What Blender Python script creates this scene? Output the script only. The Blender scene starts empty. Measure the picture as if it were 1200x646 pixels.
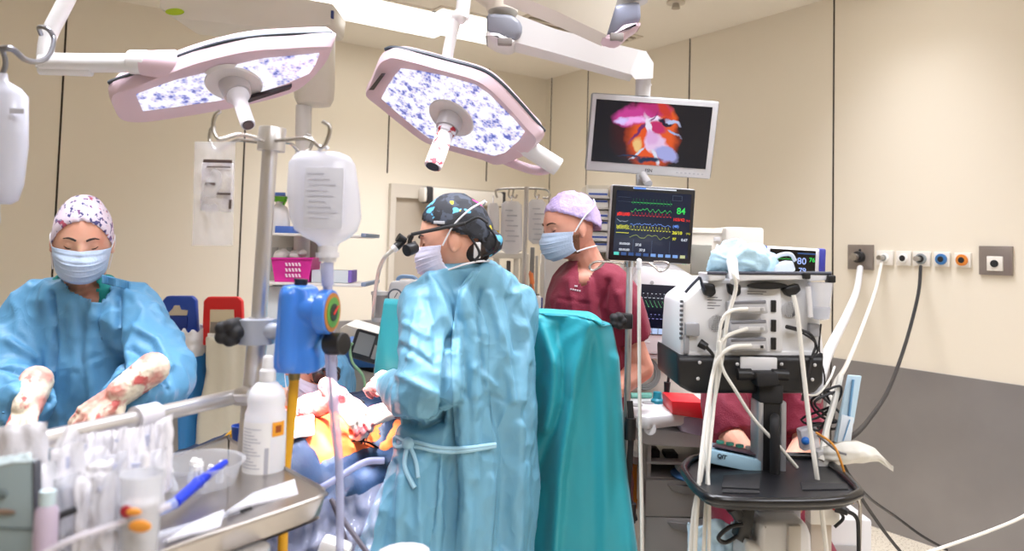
import bpy, bmesh, math, random
import numpy as np
from mathutils import Vector, Matrix, noise
PI = math.pi
random.seed(7)
C = bpy.context.scene.collection
SC = bpy.context.scene
# ------------------------------------------------------------------ camera, world, lights, exposure
F = 881.0
H = 1.55
cam_d = bpy.data.cameras.new('camera'); cam = bpy.data.objects.new('camera', cam_d); C.objects.link(cam)
cam_d.sensor_width = 36; cam_d.lens = 36 * F / 1200; cam_d.shift_y = -75 / 1200
cam_d.clip_start = 0.05
cam_d.dof.use_dof = True; cam_d.dof.focus_distance = 2.7; cam_d.dof.aperture_fstop = 2.8
CR = Matrix.Rotation(PI / 2 + math.atan(43 / F), 3, 'X') @ Matrix.Rotation(0.0265, 3, 'Z')
cam.matrix_world = Matrix.Translation((0, 0, H)) @ CR.to_4x4()
SC.camera = cam
SC.view_settings.view_transform = 'Standard'; SC.view_settings.look = 'None'
SC.view_settings.gamma = 1; SC.view_settings.exposure = 0.0
try: SC.view_settings.use_curve_mapping = False
except Exception: pass
SC.cycles.max_bounces = 8; SC.cycles.transparent_max_bounces = 24
w = bpy.data.worlds.new('world'); SC.world = w; w.use_nodes = True
w.node_tree.nodes['Background'].inputs[0].default_value = (.95, .97, 1, 1)
w.node_tree.nodes['Background'].inputs[1].default_value = 0.32

def ray(x, y):
    return CR @ Vector(((x - 600) / F, (248 - y) / F, -1))
def D(x, y, d):                      # a point at world depth Y = d
    r = ray(x, y); k = d / r.y
    return Vector((0, 0, H)) + r * k
def onZ(x, y, z):
    r = ray(x, y); k = (z - H) / r.z
    return Vector((0, 0, H)) + r * k
def onP(x, y, o, n):
    r = ray(x, y); c = Vector((0, 0, H)); k = (o - c).dot(n) / r.dot(n)
    return c + r * k
def px(d): return d / F              # metres per photo pixel at depth d

K = onZ(631, 485, 0); K.z = 0
u_ = ray(5, 275); UR = -Vector((u_.x, u_.y, 0)).normalized()       # along the right wall, toward the camera
v_ = ray(1908, 326); UB = -Vector((v_.x, v_.y, 0)).normalized()    # along the back wall, to the left
UB = (UB - UR * UB.dot(UR)).normalized()
NR = UB.copy(); NB = UR.copy()                                     # inward normals of right / back wall
rr = ray(631, 93); CEIL = H + rr.z * (K.y / rr.y)
def onR(x, y, off=0): return onP(x, y, K + NR * off, NR)
def onB(x, y, off=0): return onP(x, y, K + NB * off, NB)
def area(name, loc, size, power, col=(1, 1, 1), spread=150, rot=(0, 0, 0)):
    l = bpy.data.lights.new(name, 'AREA'); l.shape = 'RECTANGLE'; l.size, l.size_y = size
    l.energy = power; l.color = col; l.spread = math.radians(spread)
    o = bpy.data.objects.new(name, l); C.objects.link(o); o.location = loc; o.rotation_euler = rot
    return o
RZ = math.atan2(UB.y, UB.x)
# ceiling luminaires, two in view, the rest unseen, the last added as frontal fill: (metres along the back wall from the corner, metres out from it)
LUM = []
_a = K.copy()
for px_, py_ in ((460, 18), (590, 40)):
    p = onZ(px_, py_, CEIL) - K; LUM.append((p.dot(UB) + .1, p.dot(UR)))
for i, (a, b) in enumerate(LUM + [(0.9, 3.6), (2.3, 3.9), (3.9, 3.7), (5.2, 2.2), (2.3, 6.4), (0.9, 6.3), (4.0, 5.9)]):
    p = K + UB * a + UR * b
    area('ceiling_lamp_light', (p.x, p.y, CEIL - 0.03), (1.15, .55), (20, 18, 17, 20, 27, 22, 31, 29, 31)[i], (.95, .975, 1.08), 98 if i < 6 else 150, (0, 0, RZ))

# ------------------------------------------------------------------ helpers
def S(h):
    h = h.lstrip('#'); c = [int(h[i:i + 2], 16) / 255 for i in (0, 2, 4)]
    return tuple(x / 12.92 if x <= .04045 else ((x + .055) / 1.055) ** 2.4 for x in c)
MATS = {}
def mat(name, col, rough=.5, metal=0, alpha=1, emit=0, bump=0, bscale=30, spec=.5, trans=0, coat=0, sss=0, var=None, vscale=8, ecol=None, sheen=0):
    if name in MATS: return MATS[name]
    m = bpy.data.materials.new(name); m.use_nodes = True; nt = m.node_tree; b = nt.nodes['Principled BSDF']
    if isinstance(col, str): col = S(col)
    b.inputs['Base Color'].default_value = (*col, 1); b.inputs['Roughness'].default_value = rough
    b.inputs['Metallic'].default_value = metal; b.inputs['Alpha'].default_value = alpha
    b.inputs['Specular IOR Level'].default_value = spec
    b.inputs['Transmission Weight'].default_value = trans; b.inputs['Coat Weight'].default_value = coat
    if sss:
        b.inputs['Subsurface Weight'].default_value = sss; b.inputs['Subsurface Radius'].default_value = (.012, .005, .003)
        b.inputs['Subsurface Scale'].default_value = 1
    if sheen: b.inputs['Sheen Weight'].default_value = sheen
    if emit:
        e = S(ecol) if isinstance(ecol, str) else (ecol or col)
        b.inputs['Emission Color'].default_value = (*e, 1); b.inputs['Emission Strength'].default_value = emit
    tc = nt.nodes.new('ShaderNodeTexCoord')
    if var:
        n = nt.nodes.new('ShaderNodeTexNoise'); n.inputs['Scale'].default_value = vscale; n.inputs['Detail'].default_value = 5
        nt.links.new(tc.outputs['Object'], n.inputs['Vector'])
        r = nt.nodes.new('ShaderNodeValToRGB'); r.color_ramp.elements[0].position = .35; r.color_ramp.elements[1].position = .65
        r.color_ramp.elements[0].color = (*col, 1); r.color_ramp.elements[1].color = (*(S(var) if isinstance(var, str) else var), 1)
        nt.links.new(n.outputs['Fac'], r.inputs['Fac']); nt.links.new(r.outputs['Color'], b.inputs['Base Color'])
    if bump:
        n = nt.nodes.new('ShaderNodeTexNoise'); n.inputs['Scale'].default_value = bscale; n.inputs['Detail'].default_value = 4
        nt.links.new(tc.outputs['Object'], n.inputs['Vector'])
        bp = nt.nodes.new('ShaderNodeBump'); bp.inputs['Strength'].default_value = bump; bp.inputs['Distance'].default_value = .01
        nt.links.new(n.outputs['Fac'], bp.inputs['Height']); nt.links.new(bp.outputs['Normal'], b.inputs['Normal'])
    MATS[name] = m
    return m
def nodes(m): return m.node_tree, m.node_tree.nodes['Principled BSDF'], m.node_tree.nodes['Texture Coordinate']
def spots(m, stains, scale, lo, hi, obj='Object', vec_scale=None):
    """layer noise-shaped patches of other colours over a material: stains = [(colour, seed offset, lo, hi, scale)]"""
    nt, b, tc = nodes(m)
    inp = b.inputs['Base Color']
    cur = inp.links[0].from_socket if inp.links else None
    base = tuple(inp.default_value)
    for (col, off, l, h, sc) in stains:
        mp = nt.nodes.new('ShaderNodeMapping'); mp.inputs['Location'].default_value = (off, off * 1.7, off * .6)
        nt.links.new(tc.outputs[obj], mp.inputs['Vector'])
        n = nt.nodes.new('ShaderNodeTexNoise'); n.inputs['Scale'].default_value = sc; n.inputs['Detail'].default_value = 3
        nt.links.new(mp.outputs['Vector'], n.inputs['Vector'])
        r = nt.nodes.new('ShaderNodeMapRange'); r.inputs['From Min'].default_value = l; r.inputs['From Max'].default_value = h
        nt.links.new(n.outputs['Fac'], r.inputs['Value'])
        mx = nt.nodes.new('ShaderNodeMix'); mx.data_type = 'RGBA'
        nt.links.new(r.outputs['Result'], mx.inputs['Factor'])
        if cur: nt.links.new(cur, mx.inputs[6])
        else: mx.inputs[6].default_value = base
        mx.inputs[7].default_value = (*(S(col) if isinstance(col, str) else col), 1)
        cur = mx.outputs[2]
    nt.links.new(cur, inp)
    return m

WM = {}
def Wm(o): return WM.get(o.name, Matrix()) if o else Matrix()
def thing(name, label, cat, loc=(0, 0, 0), group=None):
    o = bpy.data.objects.new(name, None); C.objects.link(o); o.location = loc; o.empty_display_size = .05
    WM[o.name] = Matrix.Translation(loc); tag(o, label, cat, group)
    return o
def tag(o, label, cat, group=None, kind=None):
    o['label'] = label; o['category'] = cat
    if group: o['group'] = group
    if kind: o['kind'] = kind
    return o
def struct(o): o['kind'] = 'structure'; return o
def crom(pts, n=6, closed=False):
    P = [Vector(p) for p in pts]
    if len(P) < 3: return P
    out = []; N = len(P)
    rng = range(N) if closed else range(N - 1)
    for i in rng:
        p0 = P[(i - 1) % N] if (closed or i > 0) else P[0] * 2 - P[1]
        p1 = P[i]; p2 = P[(i + 1) % N]
        p3 = P[(i + 2) % N] if (closed or i + 2 < N) else P[-1] * 2 - P[-2]
        for k in range(n):
            t = k / n
            out.append(.5 * ((2 * p1) + (p2 - p0) * t + (2 * p0 - 5 * p1 + 4 * p2 - p3) * t * t + (3 * p1 - p0 - 3 * p2 + p3) * t ** 3))
    if not closed: out.append(P[-1])
    return out
class MB:
    def __init__(s): s.bm = bmesh.new()
    def merge(s, t, M=None):
        if M is not None: bmesh.ops.transform(t, matrix=M, verts=t.verts)
        me = bpy.data.meshes.new('tmp'); t.to_mesh(me); t.free(); s.bm.from_mesh(me); bpy.data.meshes.remove(me)
        return s
    def box(s, c, size, R=None, bev=0, seg=2):
        t = bmesh.new(); bmesh.ops.create_cube(t, size=1)
        bmesh.ops.scale(t, vec=size, verts=t.verts)
        if bev: bmesh.ops.bevel(t, geom=t.edges[:], offset=min(bev, min(size) * .49), segments=seg, affect='EDGES', profile=.5)
        M = Matrix.Translation(c) @ (R.to_4x4() if R is not None else Matrix())
        return s.merge(t, M)
    def cyl(s, p0, p1, r0, r1=None, n=20, bev=0):
        r1 = r0 if r1 is None else r1
        p0, p1 = Vector(p0), Vector(p1); d = p1 - p0
        t = bmesh.new(); bmesh.ops.create_cone(t, cap_ends=True, segments=n, radius1=r0, radius2=r1, depth=d.length)
        if bev:
            e = [e for e in t.edges if abs(e.verts[0].co.z - e.verts[1].co.z) < 1e-6]
            bmesh.ops.bevel(t, geom=e, offset=bev, segments=3, affect='EDGES', profile=.5)
        M = Matrix.Translation((p0 + p1) / 2) @ d.to_track_quat('Z', 'Y').to_matrix().to_4x4()
        return s.merge(t, M)
    def sph(s, c, r, R=None, u=24, v=16):
        t = bmesh.new(); bmesh.ops.create_uvsphere(t, u_segments=u, v_segments=v, radius=1)
        if not hasattr(r, '__len__'): r = (r, r, r)
        M = Matrix.Translation(c) @ (R.to_4x4() if R is not None else Matrix()) @ Matrix.Diagonal((*r, 1))
        return s.merge(t, M)
    def cap(s, p0, p1, r0, r1=None, n=16):
        r1 = r0 if r1 is None else r1
        s.cyl(p0, p1, r0, r1, n); s.sph(p0, r0, None, n, 10); return s.sph(p1, r1, None, n, 10)
    def loft(s, rings, cap=True, closed=False):
        bm = s.bm; V = [[bm.verts.new(p) for p in r] for r in rings]; n = len(V[0])
        R = range(len(V)) if closed else range(len(V) - 1)
        for i in R:
            a, b = V[i], V[(i + 1) % len(V)]
            for j in range(n): bm.faces.new((a[j], a[(j + 1) % n], b[(j + 1) % n], b[j]))
        if cap and not closed:
            bm.faces.new(V[0][::-1]); bm.faces.new(V[-1])
        return s
    def tube(s, pts, r, n=10, sm=6, closed=False):
        P = crom(pts, sm, closed) if sm > 1 else [Vector(p) for p in pts]
        N = len(P); rs = r if hasattr(r, '__len__') else [r, r]
        T = []
        for i in range(N):
            a = P[(i - 1) % N] if (closed or i > 0) else P[i]; b = P[(i + 1) % N] if (closed or i < N - 1) else P[i]
            d = (b - a); T.append(d.normalized() if d.length > 1e-9 else Vector((0, 0, 1)))
        up = Vector((0, 0, 1)) if abs(T[0].z) < .9 else Vector((1, 0, 0))
        nrm = (up - T[0] * up.dot(T[0])).normalized(); rings = []
        for i in range(N):
            nrm = (nrm - T[i] * nrm.dot(T[i]));
            nrm = nrm.normalized() if nrm.length > 1e-6 else T[i].orthogonal().normalized()
            bi = T[i].cross(nrm)
            f = i / max(1, N - 1) * (len(rs) - 1); k = min(int(f), len(rs) - 2); rad = rs[k] + (rs[k + 1] - rs[k]) * (f - k)
            rings.append([P[i] + (nrm * math.cos(2 * PI * j / n) + bi * math.sin(2 * PI * j / n)) * rad for j in range(n)])
        return s.loft(rings, True, closed)
    def lathe(s, prof, M=None, n=28):
        M = M or Matrix()
        return s.loft([[M @ Vector((max(r, 1e-4) * math.cos(2 * PI * j / n), max(r, 1e-4) * math.sin(2 * PI * j / n), z)) for j in range(n)] for r, z in prof])
    def prism(s, poly, vec, bev=0, top=None):
        t = bmesh.new(); vec = Vector(vec)
        a = [t.verts.new(p) for p in poly]; b = [t.verts.new(p) for p in (top or [Vector(p) + vec for p in poly])]
        n = len(a)
        for j in range(n): t.faces.new((a[j], a[(j + 1) % n], b[(j + 1) % n], b[j]))
        t.faces.new(a[::-1]); t.faces.new(b)
        bmesh.ops.recalc_face_normals(t, faces=t.faces)
        if bev: bmesh.ops.bevel(t, geom=t.edges[:], offset=bev, segments=2, affect='EDGES', profile=.5)
        return s.merge(t)
    def grid(s, fn, nu, nv, closed=False):
        bm = s.bm; V = [[bm.verts.new(fn(i / nu, j / nv)) for i in range(nu + (0 if closed else 1))] for j in range(nv + 1)]
        n = len(V[0])
        for j in range(nv):
            for i in range(n if closed else n - 1):
                bm.faces.new((V[j][i], V[j][(i + 1) % n], V[j + 1][(i + 1) % n], V[j + 1][i]))
        return s
    def strip(s, pts, wv):           # flat ribbon along pts, width vector wv (or a list)
        P = [Vector(p) for p in pts]; bm = s.bm
        a = [bm.verts.new(p - wv / 2) for p in P]; b = [bm.verts.new(p + wv / 2) for p in P]
        for i in range(len(P) - 1): bm.faces.new((a[i], a[i + 1], b[i + 1], b[i]))
        return s
    def remesh(s, vox, smooth=2):
        me = bpy.data.meshes.new('tmp'); bmesh.ops.recalc_face_normals(s.bm, faces=s.bm.faces); s.bm.to_mesh(me); s.bm.free()
        o = bpy.data.objects.new('tmp', me); C.objects.link(o)
        r = o.modifiers.new('r', 'REMESH'); r.mode = 'VOXEL'; r.voxel_size = vox; r.use_smooth_shade = True
        if smooth:
            q = o.modifiers.new('s', 'SMOOTH'); q.iterations = smooth; q.factor = .5
        dg = bpy.context.evaluated_depsgraph_get(); dg.update()
        e = o.evaluated_get(dg); m2 = bpy.data.meshes.new_from_object(e)
        bpy.data.objects.remove(o); bpy.data.meshes.remove(me)
        s.bm = bmesh.new(); s.bm.from_mesh(m2); bpy.data.meshes.remove(m2)
        return s
    def displace(s, fn):             # fn(co, normal) -> offset along the normal
        s.bm.normal_update()
        off = [(v, v.co + v.normal * fn(v.co, v.normal)) for v in s.bm.verts]
        for v, c in off: v.co = c
        return s
    def build(s, name, m, parent=None, smooth=True, solid=0, sub=0, loc=None, ang=38, label=None):
        me = bpy.data.meshes.new(name)
        if parent is not None: M = Wm(parent)
        else: M = Matrix.Translation(loc) if loc is not None else Matrix()
        bmesh.ops.transform(s.bm, matrix=M.inverted(), verts=s.bm.verts)
        bmesh.ops.recalc_face_normals(s.bm, faces=s.bm.faces)
        s.bm.to_mesh(me); s.bm.free()
        if smooth:
            me.polygons.foreach_set('use_smooth', [True] * len(me.polygons))
            if ang: me.set_sharp_from_angle(angle=math.radians(ang))
        o = bpy.data.objects.new(name, me); C.objects.link(o)
        for mm in (m if isinstance(m, (list, tuple)) else [m]): me.materials.append(mm)
        if parent is not None: o.parent = parent
        elif loc is not None: o.location = loc
        WM[o.name] = M
        if solid:
            q = o.modifiers.new('t', 'SOLIDIFY'); q.thickness = solid; q.offset = 0
        if sub:
            q = o.modifiers.new('s', 'SUBSURF'); q.levels = sub; q.render_levels = sub
        if label: o['label'] = label
        return o
def pbox(mb, x0, y0, x1, y1, d, th, bev=.004, yaw=0, seg=2):
    """an upright box whose front covers the given part of the picture at depth d"""
    c = D((x0 + x1) / 2, (y0 + y1) / 2, d); c.y += th / 2
    return mb.box(c, (abs(x1 - x0) * px(d), th, abs(y1 - y0) * px(d)), Matrix.Rotation(yaw, 3, 'Z'), bev, seg)
def pp(pts, d): return [D(x, y, d) for x, y in pts]
def pp3(pts): return [D(*p) for p in pts]
def circ(c, r, ax, n=24):
    ax = Vector(ax).normalized(); a = ax.orthogonal().normalized(); b = ax.cross(a)
    return [Vector(c) + (a * math.cos(2 * PI * i / n) + b * math.sin(2 * PI * i / n)) * r for i in range(n)]
def text(s, size, M, m, parent, name='lettering', align='CENTER', ext=.0004, bold=0):
    cu = bpy.data.curves.new(name, 'FONT'); cu.body = s; cu.size = size; cu.align_x = align; cu.align_y = 'CENTER'; cu.extrude = ext; cu.offset = bold; cu.resolution_u = 3
    t = bpy.data.objects.new('tmp', cu); C.objects.link(t); dg = bpy.context.evaluated_depsgraph_get(); dg.update()
    me = bpy.data.meshes.new_from_object(t.evaluated_get(dg)); bpy.data.objects.remove(t); bpy.data.curves.remove(cu); me.name = name; me.materials.clear(); me.materials.append(m)
    me.transform(Wm(parent).inverted() @ M @ Matrix.Rotation(PI / 2, 4, 'X'))
    o = bpy.data.objects.new(name, me); C.objects.link(o); o.parent = parent; WM[o.name] = Wm(parent)
    return o
def ridge(v): v = 1 - min(1, abs(v)); return v * v * (1.6 - .6 * v)
def wrinkle(amp1=.012, s1=(5, 5, 1.3), amp2=.004, s2=(16, 16, 9), seed=0, mask=None):
    o = Vector((seed * 3.1, seed * 1.7, seed * 2.3))
    def f(co, n):
        a = noise.noise(Vector((co.x * s1[0], co.y * s1[1], co.z * s1[2])) + o)
        b = noise.noise(Vector((co.x * s2[0], co.y * s2[1], co.z * s2[2])) + o * 2)
        k = mask(co) if mask else 1
        return k * (amp1 * (ridge(a * 2) - .5) + amp2 * (ridge(b * 2) - .5))
    return f

# ------------------------------------------------------------------ the room
m_wall = mat('wall_panel', '#EAE1D0', .42, spec=.35)
m_ceil = mat('ceiling_paint', '#F1EADD', .6)
m_gap = mat('panel_gap', '#2B2117', .8)
m_steel = mat('steel_wainscot', '#A09D9D', .42, .6, var='#918E8F', vscale=1.5)
m_floor = spots(mat('floor_terrazzo', '#E3D8C4', .35), [('#A9987C', 1, .56, .62, 90), ('#F3EDE0', 5, .58, .64, 120)], 1, 0, 0)
m_lum = mat('luminaire', '#FFFFFF', .5, emit=2.2, ecol='#FFFAF2')
m_frame = mat('grey_beige_frame', '#CFC6B8', .4)
far = 8.2
def room_box(s0, s1, t0, t1, z0, z1):
    P = [K + UB * a + UR * b for a, b in ((s0, t0), (s1, t0), (s1, t1), (s0, t1))]
    return [Vector((p.x, p.y, z0)) for p in P], Vector((0, 0, z1 - z0))
def slab(name, s0, s1, t0, t1, z0, z1, m):
    a, v = room_box(s0, s1, t0, t1, z0, z1)
    return struct(MB().prism(a, v).build(name, m, None, False))
slab('floor', -.1, far, -.1, 9.3, -.1, 0, m_floor)
slab('ceiling', -.1, far, -.1, 9.3, CEIL, CEIL + .1, m_ceil)
slab('wall_back', -.1, far, -.1, 0, 0, CEIL, m_wall)
slab('wall_right', -.1, 0, 0, 9.3, 0, CEIL, m_wall)
slab('wall_left', far - .1, far, 0, 9.3, 0, CEIL, m_wall)
slab('wall_front', 0, far - .1, 9.2, 9.3, 0, CEIL, m_wall)
BAND = 0.5 * ((H - onR(1112, 443).z) * 0 + onR(1112, 443).z + onB(420, 373).z)
tn = [0]
def trim(s0, s1, t0, t1, z0, z1, m):
    tn[0] += 1; return slab('trim_%d' % tn[0], s0, s1, t0, t1, z0, z1, m)
trim(0, .012, .012, 9.2, 0, BAND, m_steel)                    # steel wainscot, right wall
sd0, sd1 = (onB(575, 300) - K).dot(UB), (onB(453, 300) - K).dot(UB)
trim(sd1, far - .1, 0, .012, 0, BAND, m_steel)                # steel wainscot, back wall left of the door
trim(.012, sd0, 0, .012, 0, BAND, m_steel)
for x in (642, 685, 805, 976):
    t = (onR(x, 292) - K).dot(UR); trim(0, .002, t - .005, t + .005, BAND, CEIL, m_gap)
t = (onR(976, 292) - K).dot(UR); trim(.012, .0135, t - .004, t + .004, 0, BAND, m_gap)
for x, y in ((570, 200), (454.5, 180), (285, 200), (68, 200)):
    s = (onB(x, y) - K).dot(UB); trim(s - .006, s + .006, 0, .002, BAND if x < 400 else 2.15, CEIL, m_gap)
# luminaires; those past the first two are unseen, the last added for fill
for i, (a, b) in enumerate(LUM + [(0.9, 3.6), (2.3, 3.9), (3.9, 3.7), (5.2, 2.2), (2.3, 6.4), (0.9, 6.3), (4.0, 5.9)]):
    o = thing('ceiling_light', ['flush white ceiling light panel nearest the back left, above the tilted lamp head', 'flush white ceiling light panel beside the grey boom joint'][i] if i < 2 else 'unseen flush white ceiling light panel of the front of the room', 'ceiling light', tuple(K + UB * a + UR * b + Vector((0, 0, CEIL))), None if i < 2 else 'front ceiling lights')
    e, v = room_box(a - .61, a + .61, b - .31, b + .31, CEIL - .012, CEIL + .001); MB().prism(e, v).build('frame', m_ceil, o, False)
    e, v = room_box(a - .58, a + .58, b - .28, b + .28, CEIL - .016, CEIL - .012); MB().prism(e, v).build('diffuser', m_lum, o, False)
# ceiling grille, detector
g = onZ(672, 36, CEIL); ga, gb = (g - K).dot(UB), (g - K).dot(UR)
o = thing('ceiling_vent', 'slatted grey air vent in the ceiling above the monitor boom', 'vent', tuple(g))
e, v = room_box(ga - .5, ga + .5, gb - .22, gb + .22, CEIL - .008, CEIL); MB().prism(e, v).build('frame', mat('tile_grey', '#D6CCBC', .6), o, False)
for k in range(5):
    e, v = room_box(ga - .46, ga + .46, gb - .17 + k * .08, gb - .14 + k * .08, CEIL - .014, CEIL - .007); MB().prism(e, v).build('slat', mat('vent_dark', '#8D8271', .6), o, False)
for (x, y, l) in ((640, 62, 'small round sprinkler on the ceiling below the boom arm'), (792, 1, 'small ceiling sprinkler above the right wall panels')):
    p = onZ(x, max(y, 2), CEIL); o = thing('sprinkler', l, 'sprinkler', tuple(p))
    MB().cyl(p, p - Vector((0, 0, .012)), .06).build('rosette', mat('tile_grey', '#D6CCBC', .6), o)
    MB().cyl(p - Vector((0, 0, .012)), p - Vector((0, 0, .045)), .02, .028).build('head', mat('chrome', '#B9B6B2', .25, 1), o)
# door in the back wall
o = bpy.data.objects.new('door_1', None); C.objects.link(o); o.location = K + UB * sd1; WM[o.name] = Matrix.Translation(o.location); struct(o)
zt = onB(470, 232).z; zf = onB(470, 216).z
def rb(mb, s0, s1, t0, t1, z0, z1, bev=0):
    a, v = room_box(s0, s1, t0, t1, z0, z1); return mb.prism(a, v, bev)
rb(MB(), sd0 + .05, sd1 - .05, 0, .02, 0.01, zt).build('door_leaf', mat('door_leaf', '#B5A999', .45), o)
f = MB(); rb(f, sd1 - .05, sd1, 0, .045, 0, zf); rb(f, sd0, sd0 + .05, 0, .045, 0, zf); rb(f, sd0 + .05, sd1 - .05, 0, .045, zt, zf); f.build('door_frame', m_frame, o)
so = (onB(487, 225) - K).dot(UB)
rb(MB(), sd0 - .02, so, .045, .16, zt - .03, zf - .02, .02).build('door_operator', mat('door_white', '#E4DDD2', .35), o)
rb(MB(), so - .09, so - .02, .04, .168, zt - .036, zf - .012, .02).build('operator_cap', mat('charcoal', '#2E2C2E', .45), o)
rb(MB(), sd0 - .04, sd0 - .015, .04, .168, zt - .036, zf - .012, .01).build('operator_cap', MATS['charcoal'], o)
# ------------------------------------------------------------------ shared materials
WHITE = mat('white_plastic', '#E2E1E2', .35)
OFFW = mat('warm_white_plastic', '#E4DED2', .4)
BLACK = mat('black_plastic', '#151517', .4)
MATTE = mat('black_rubber', '#1B1A1C', .7)
GREY = mat('grey_plastic', '#A9A8A8', .45)
LGREY = mat('light_grey_plastic', '#CBC9C8', .4)
STEEL = mat('stainless_steel', '#D0CDCB', .3, .75)
CHROME = mat('chrome', '#B9B6B2', .25, 1)
PINKW = mat('lamp_housing', '#D8BEC8', .4)
CLEAR = mat('clear_plastic', '#E9ECF4', .15, alpha=.32)
MILKY = mat('milky_plastic', '#ECEBF0', .3, alpha=.72)
PAPER = mat('paper_white', '#EFEDEA', .7)
PRINT = mat('grey_print', '#77767C', .7)
WTUBE = mat('white_hose', '#E2DFD6', .4)
BCABLE = mat('black_cable', '#17161A', .5)
BLUEP = mat('blue_plastic', '#2F62B5', .35)
YELL = mat('yellow_plastic', '#E0A51C', .45)

# ------------------------------------------------------------------ operating lamps
m_lens = mat('lamp_lens', '#26262C', .3, emit=1.2, ecol='#E6E8FF')
nt, b, tc = nodes(m_lens)
v = nt.nodes.new('ShaderNodeTexVoronoi'); v.inputs['Scale'].default_value = 36; nt.links.new(tc.outputs['Object'], v.inputs['Vector'])
v2 = nt.nodes.new('ShaderNodeTexVoronoi'); v2.inputs['Scale'].default_value = 95; nt.links.new(tc.outputs['Object'], v2.inputs['Vector'])
n = nt.nodes.new('ShaderNodeTexNoise'); n.inputs['Scale'].default_value = 26; n.inputs['Detail'].default_value = 4; nt.links.new(tc.outputs['Object'], n.inputs['Vector'])
r = nt.nodes.new('ShaderNodeValToRGB'); cr = r.color_ramp; cr.elements[0].position = .44; cr.elements[0].color = (.10, .12, .42, 1)
cr.elements[1].position = .86; cr.elements[1].color = (.95, .95, 1, 1)
e = cr.elements.new(.53); e.color = (.38, .40, .72, 1); e = cr.elements.new(.62); e.color = (.66, .60, .70, 1); e = cr.elements.new(.72); e.color = (.78, .80, .95, 1)
ad = nt.nodes.new('ShaderNodeMath'); ad.operation = 'MULTIPLY_ADD'; nt.links.new(v.outputs['Distance'], ad.inputs[0]); ad.inputs[1].default_value = .42; nt.links.new(n.outputs['Fac'], ad.inputs[2])
ad2 = nt.nodes.new('ShaderNodeMath'); ad2.operation = 'MULTIPLY_ADD'; nt.links.new(v2.outputs['Distance'], ad2.inputs[0]); ad2.inputs[1].default_value = .3; ad2.inputs[2].default_value = -.2
ad3 = nt.nodes.new('ShaderNodeMath'); nt.links.new(ad.outputs[0], ad3.inputs[0]); nt.links.new(ad2.outputs[0], ad3.inputs[1])
nt.links.new(ad3.outputs[0], r.inputs['Fac']); nt.links.new(r.outputs['Color'], b.inputs['Emission Color'])
m_strip = mat('lamp_dark_strip', '#3B444E', .4)
m_blood = spots(mat('blood_marked_cover', '#E6E2EA', .45), [('#A3182A', 2, .56, .60, 26)], 1, 0, 0)
m_cover = mat('lamp_cover_white', '#E9E6EE', .45)

def lamp_head(name, label, ctr, nrm, outline, lens, thick, hub, hub_r, handle, strip, strip_off, slot, cover_m, target, power):
    nrm = Vector(nrm).normalized(); up = -nrm
    o = thing(name, label, 'surgical lamp', tuple(ctr))
    Q = lambda p, off=0: onP(p[0], p[1], ctr + up * off, nrm)
    poly = crom([Q(p, thick * .55) for p in outline], 4, True)
    cen = sum(poly, Vector()) / len(poly)
    low = [cen + (p - cen) * .955 - up * thick * .55 for p in poly]
    high = [cen + (p - cen) * .93 + up * thick * .45 for p in poly]
    f = [cen + (p - cen) * .90 - up * thick * .60 for p in poly]
    t1 = [cen + (p - cen) * .8 + up * thick * .62 for p in poly]
    MB().loft([f, low, [cen + (p - cen) * .99 - up * thick * .2 for p in poly], poly, high, t1]).build('housing', PINKW, o, ang=50)
    lp = [Q(p, -.004) for p in lens]
    MB().prism(lp, nrm * .008, 0).build('lens_array', m_lens, o, False)
    h = Q(hub, -.01)
    MB().cyl(h + up * .004, h + nrm * .006, hub_r, hub_r * .9, 36).build('hub_ring', mat('hub_ring', '#DDD6D6', .3), o)
    st = MB(); st.tube(strip if isinstance(strip[0], Vector) else [Q(p, thick * strip_off) for p in strip], .0075, 8, 5); st.build('trim_strip', m_strip, o)
    if slot:
        q = [Q(p, -.02) for p in slot]; MB().prism(q, nrm * .012).build('sensor_bar', mat('dark_bar', '#241419', .3), o, False)
    hd = MB(); prof, dirv = handle
    M = Matrix.Translation(h) @ dirv.to_track_quat('Z', 'Y').to_matrix().to_4x4()
    MB().lathe([(.001, 0), (hub_r * .5, 0), (hub_r * .48, .025), (hub_r * .44, .05), (.001, .05)], M).build('handle_mount', mat('mount_grey', '#B9B2B4', .3), o)
    hp = MB().lathe(prof, M).build('handle', cover_m, o)
    MB().lathe([(prof[-2][0] * .8, prof[-2][1] - .002), (prof[-2][0] * .8, prof[-2][1] + .003), (.001, prof[-2][1] + .003)], M).build('lens_cap', mat('dark_bar', '#241419', .3), hp)
    l = bpy.data.lights.new('lamp_beam', 'SPOT'); l.energy = power; l.color = (1, .97, .93); l.spot_size = math.radians(24); l.spot_blend = .6; l.shadow_soft_size = .16
    q = bpy.data.objects.new('lamp_beam', l); C.objects.link(q); q.location = h + nrm * .06 if name else h
    q.rotation_euler = (Vector(target) - q.location).to_track_quat('-Z', 'Y').to_euler()
    return o, Q

TGT = D(392, 505, 2.5)
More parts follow.
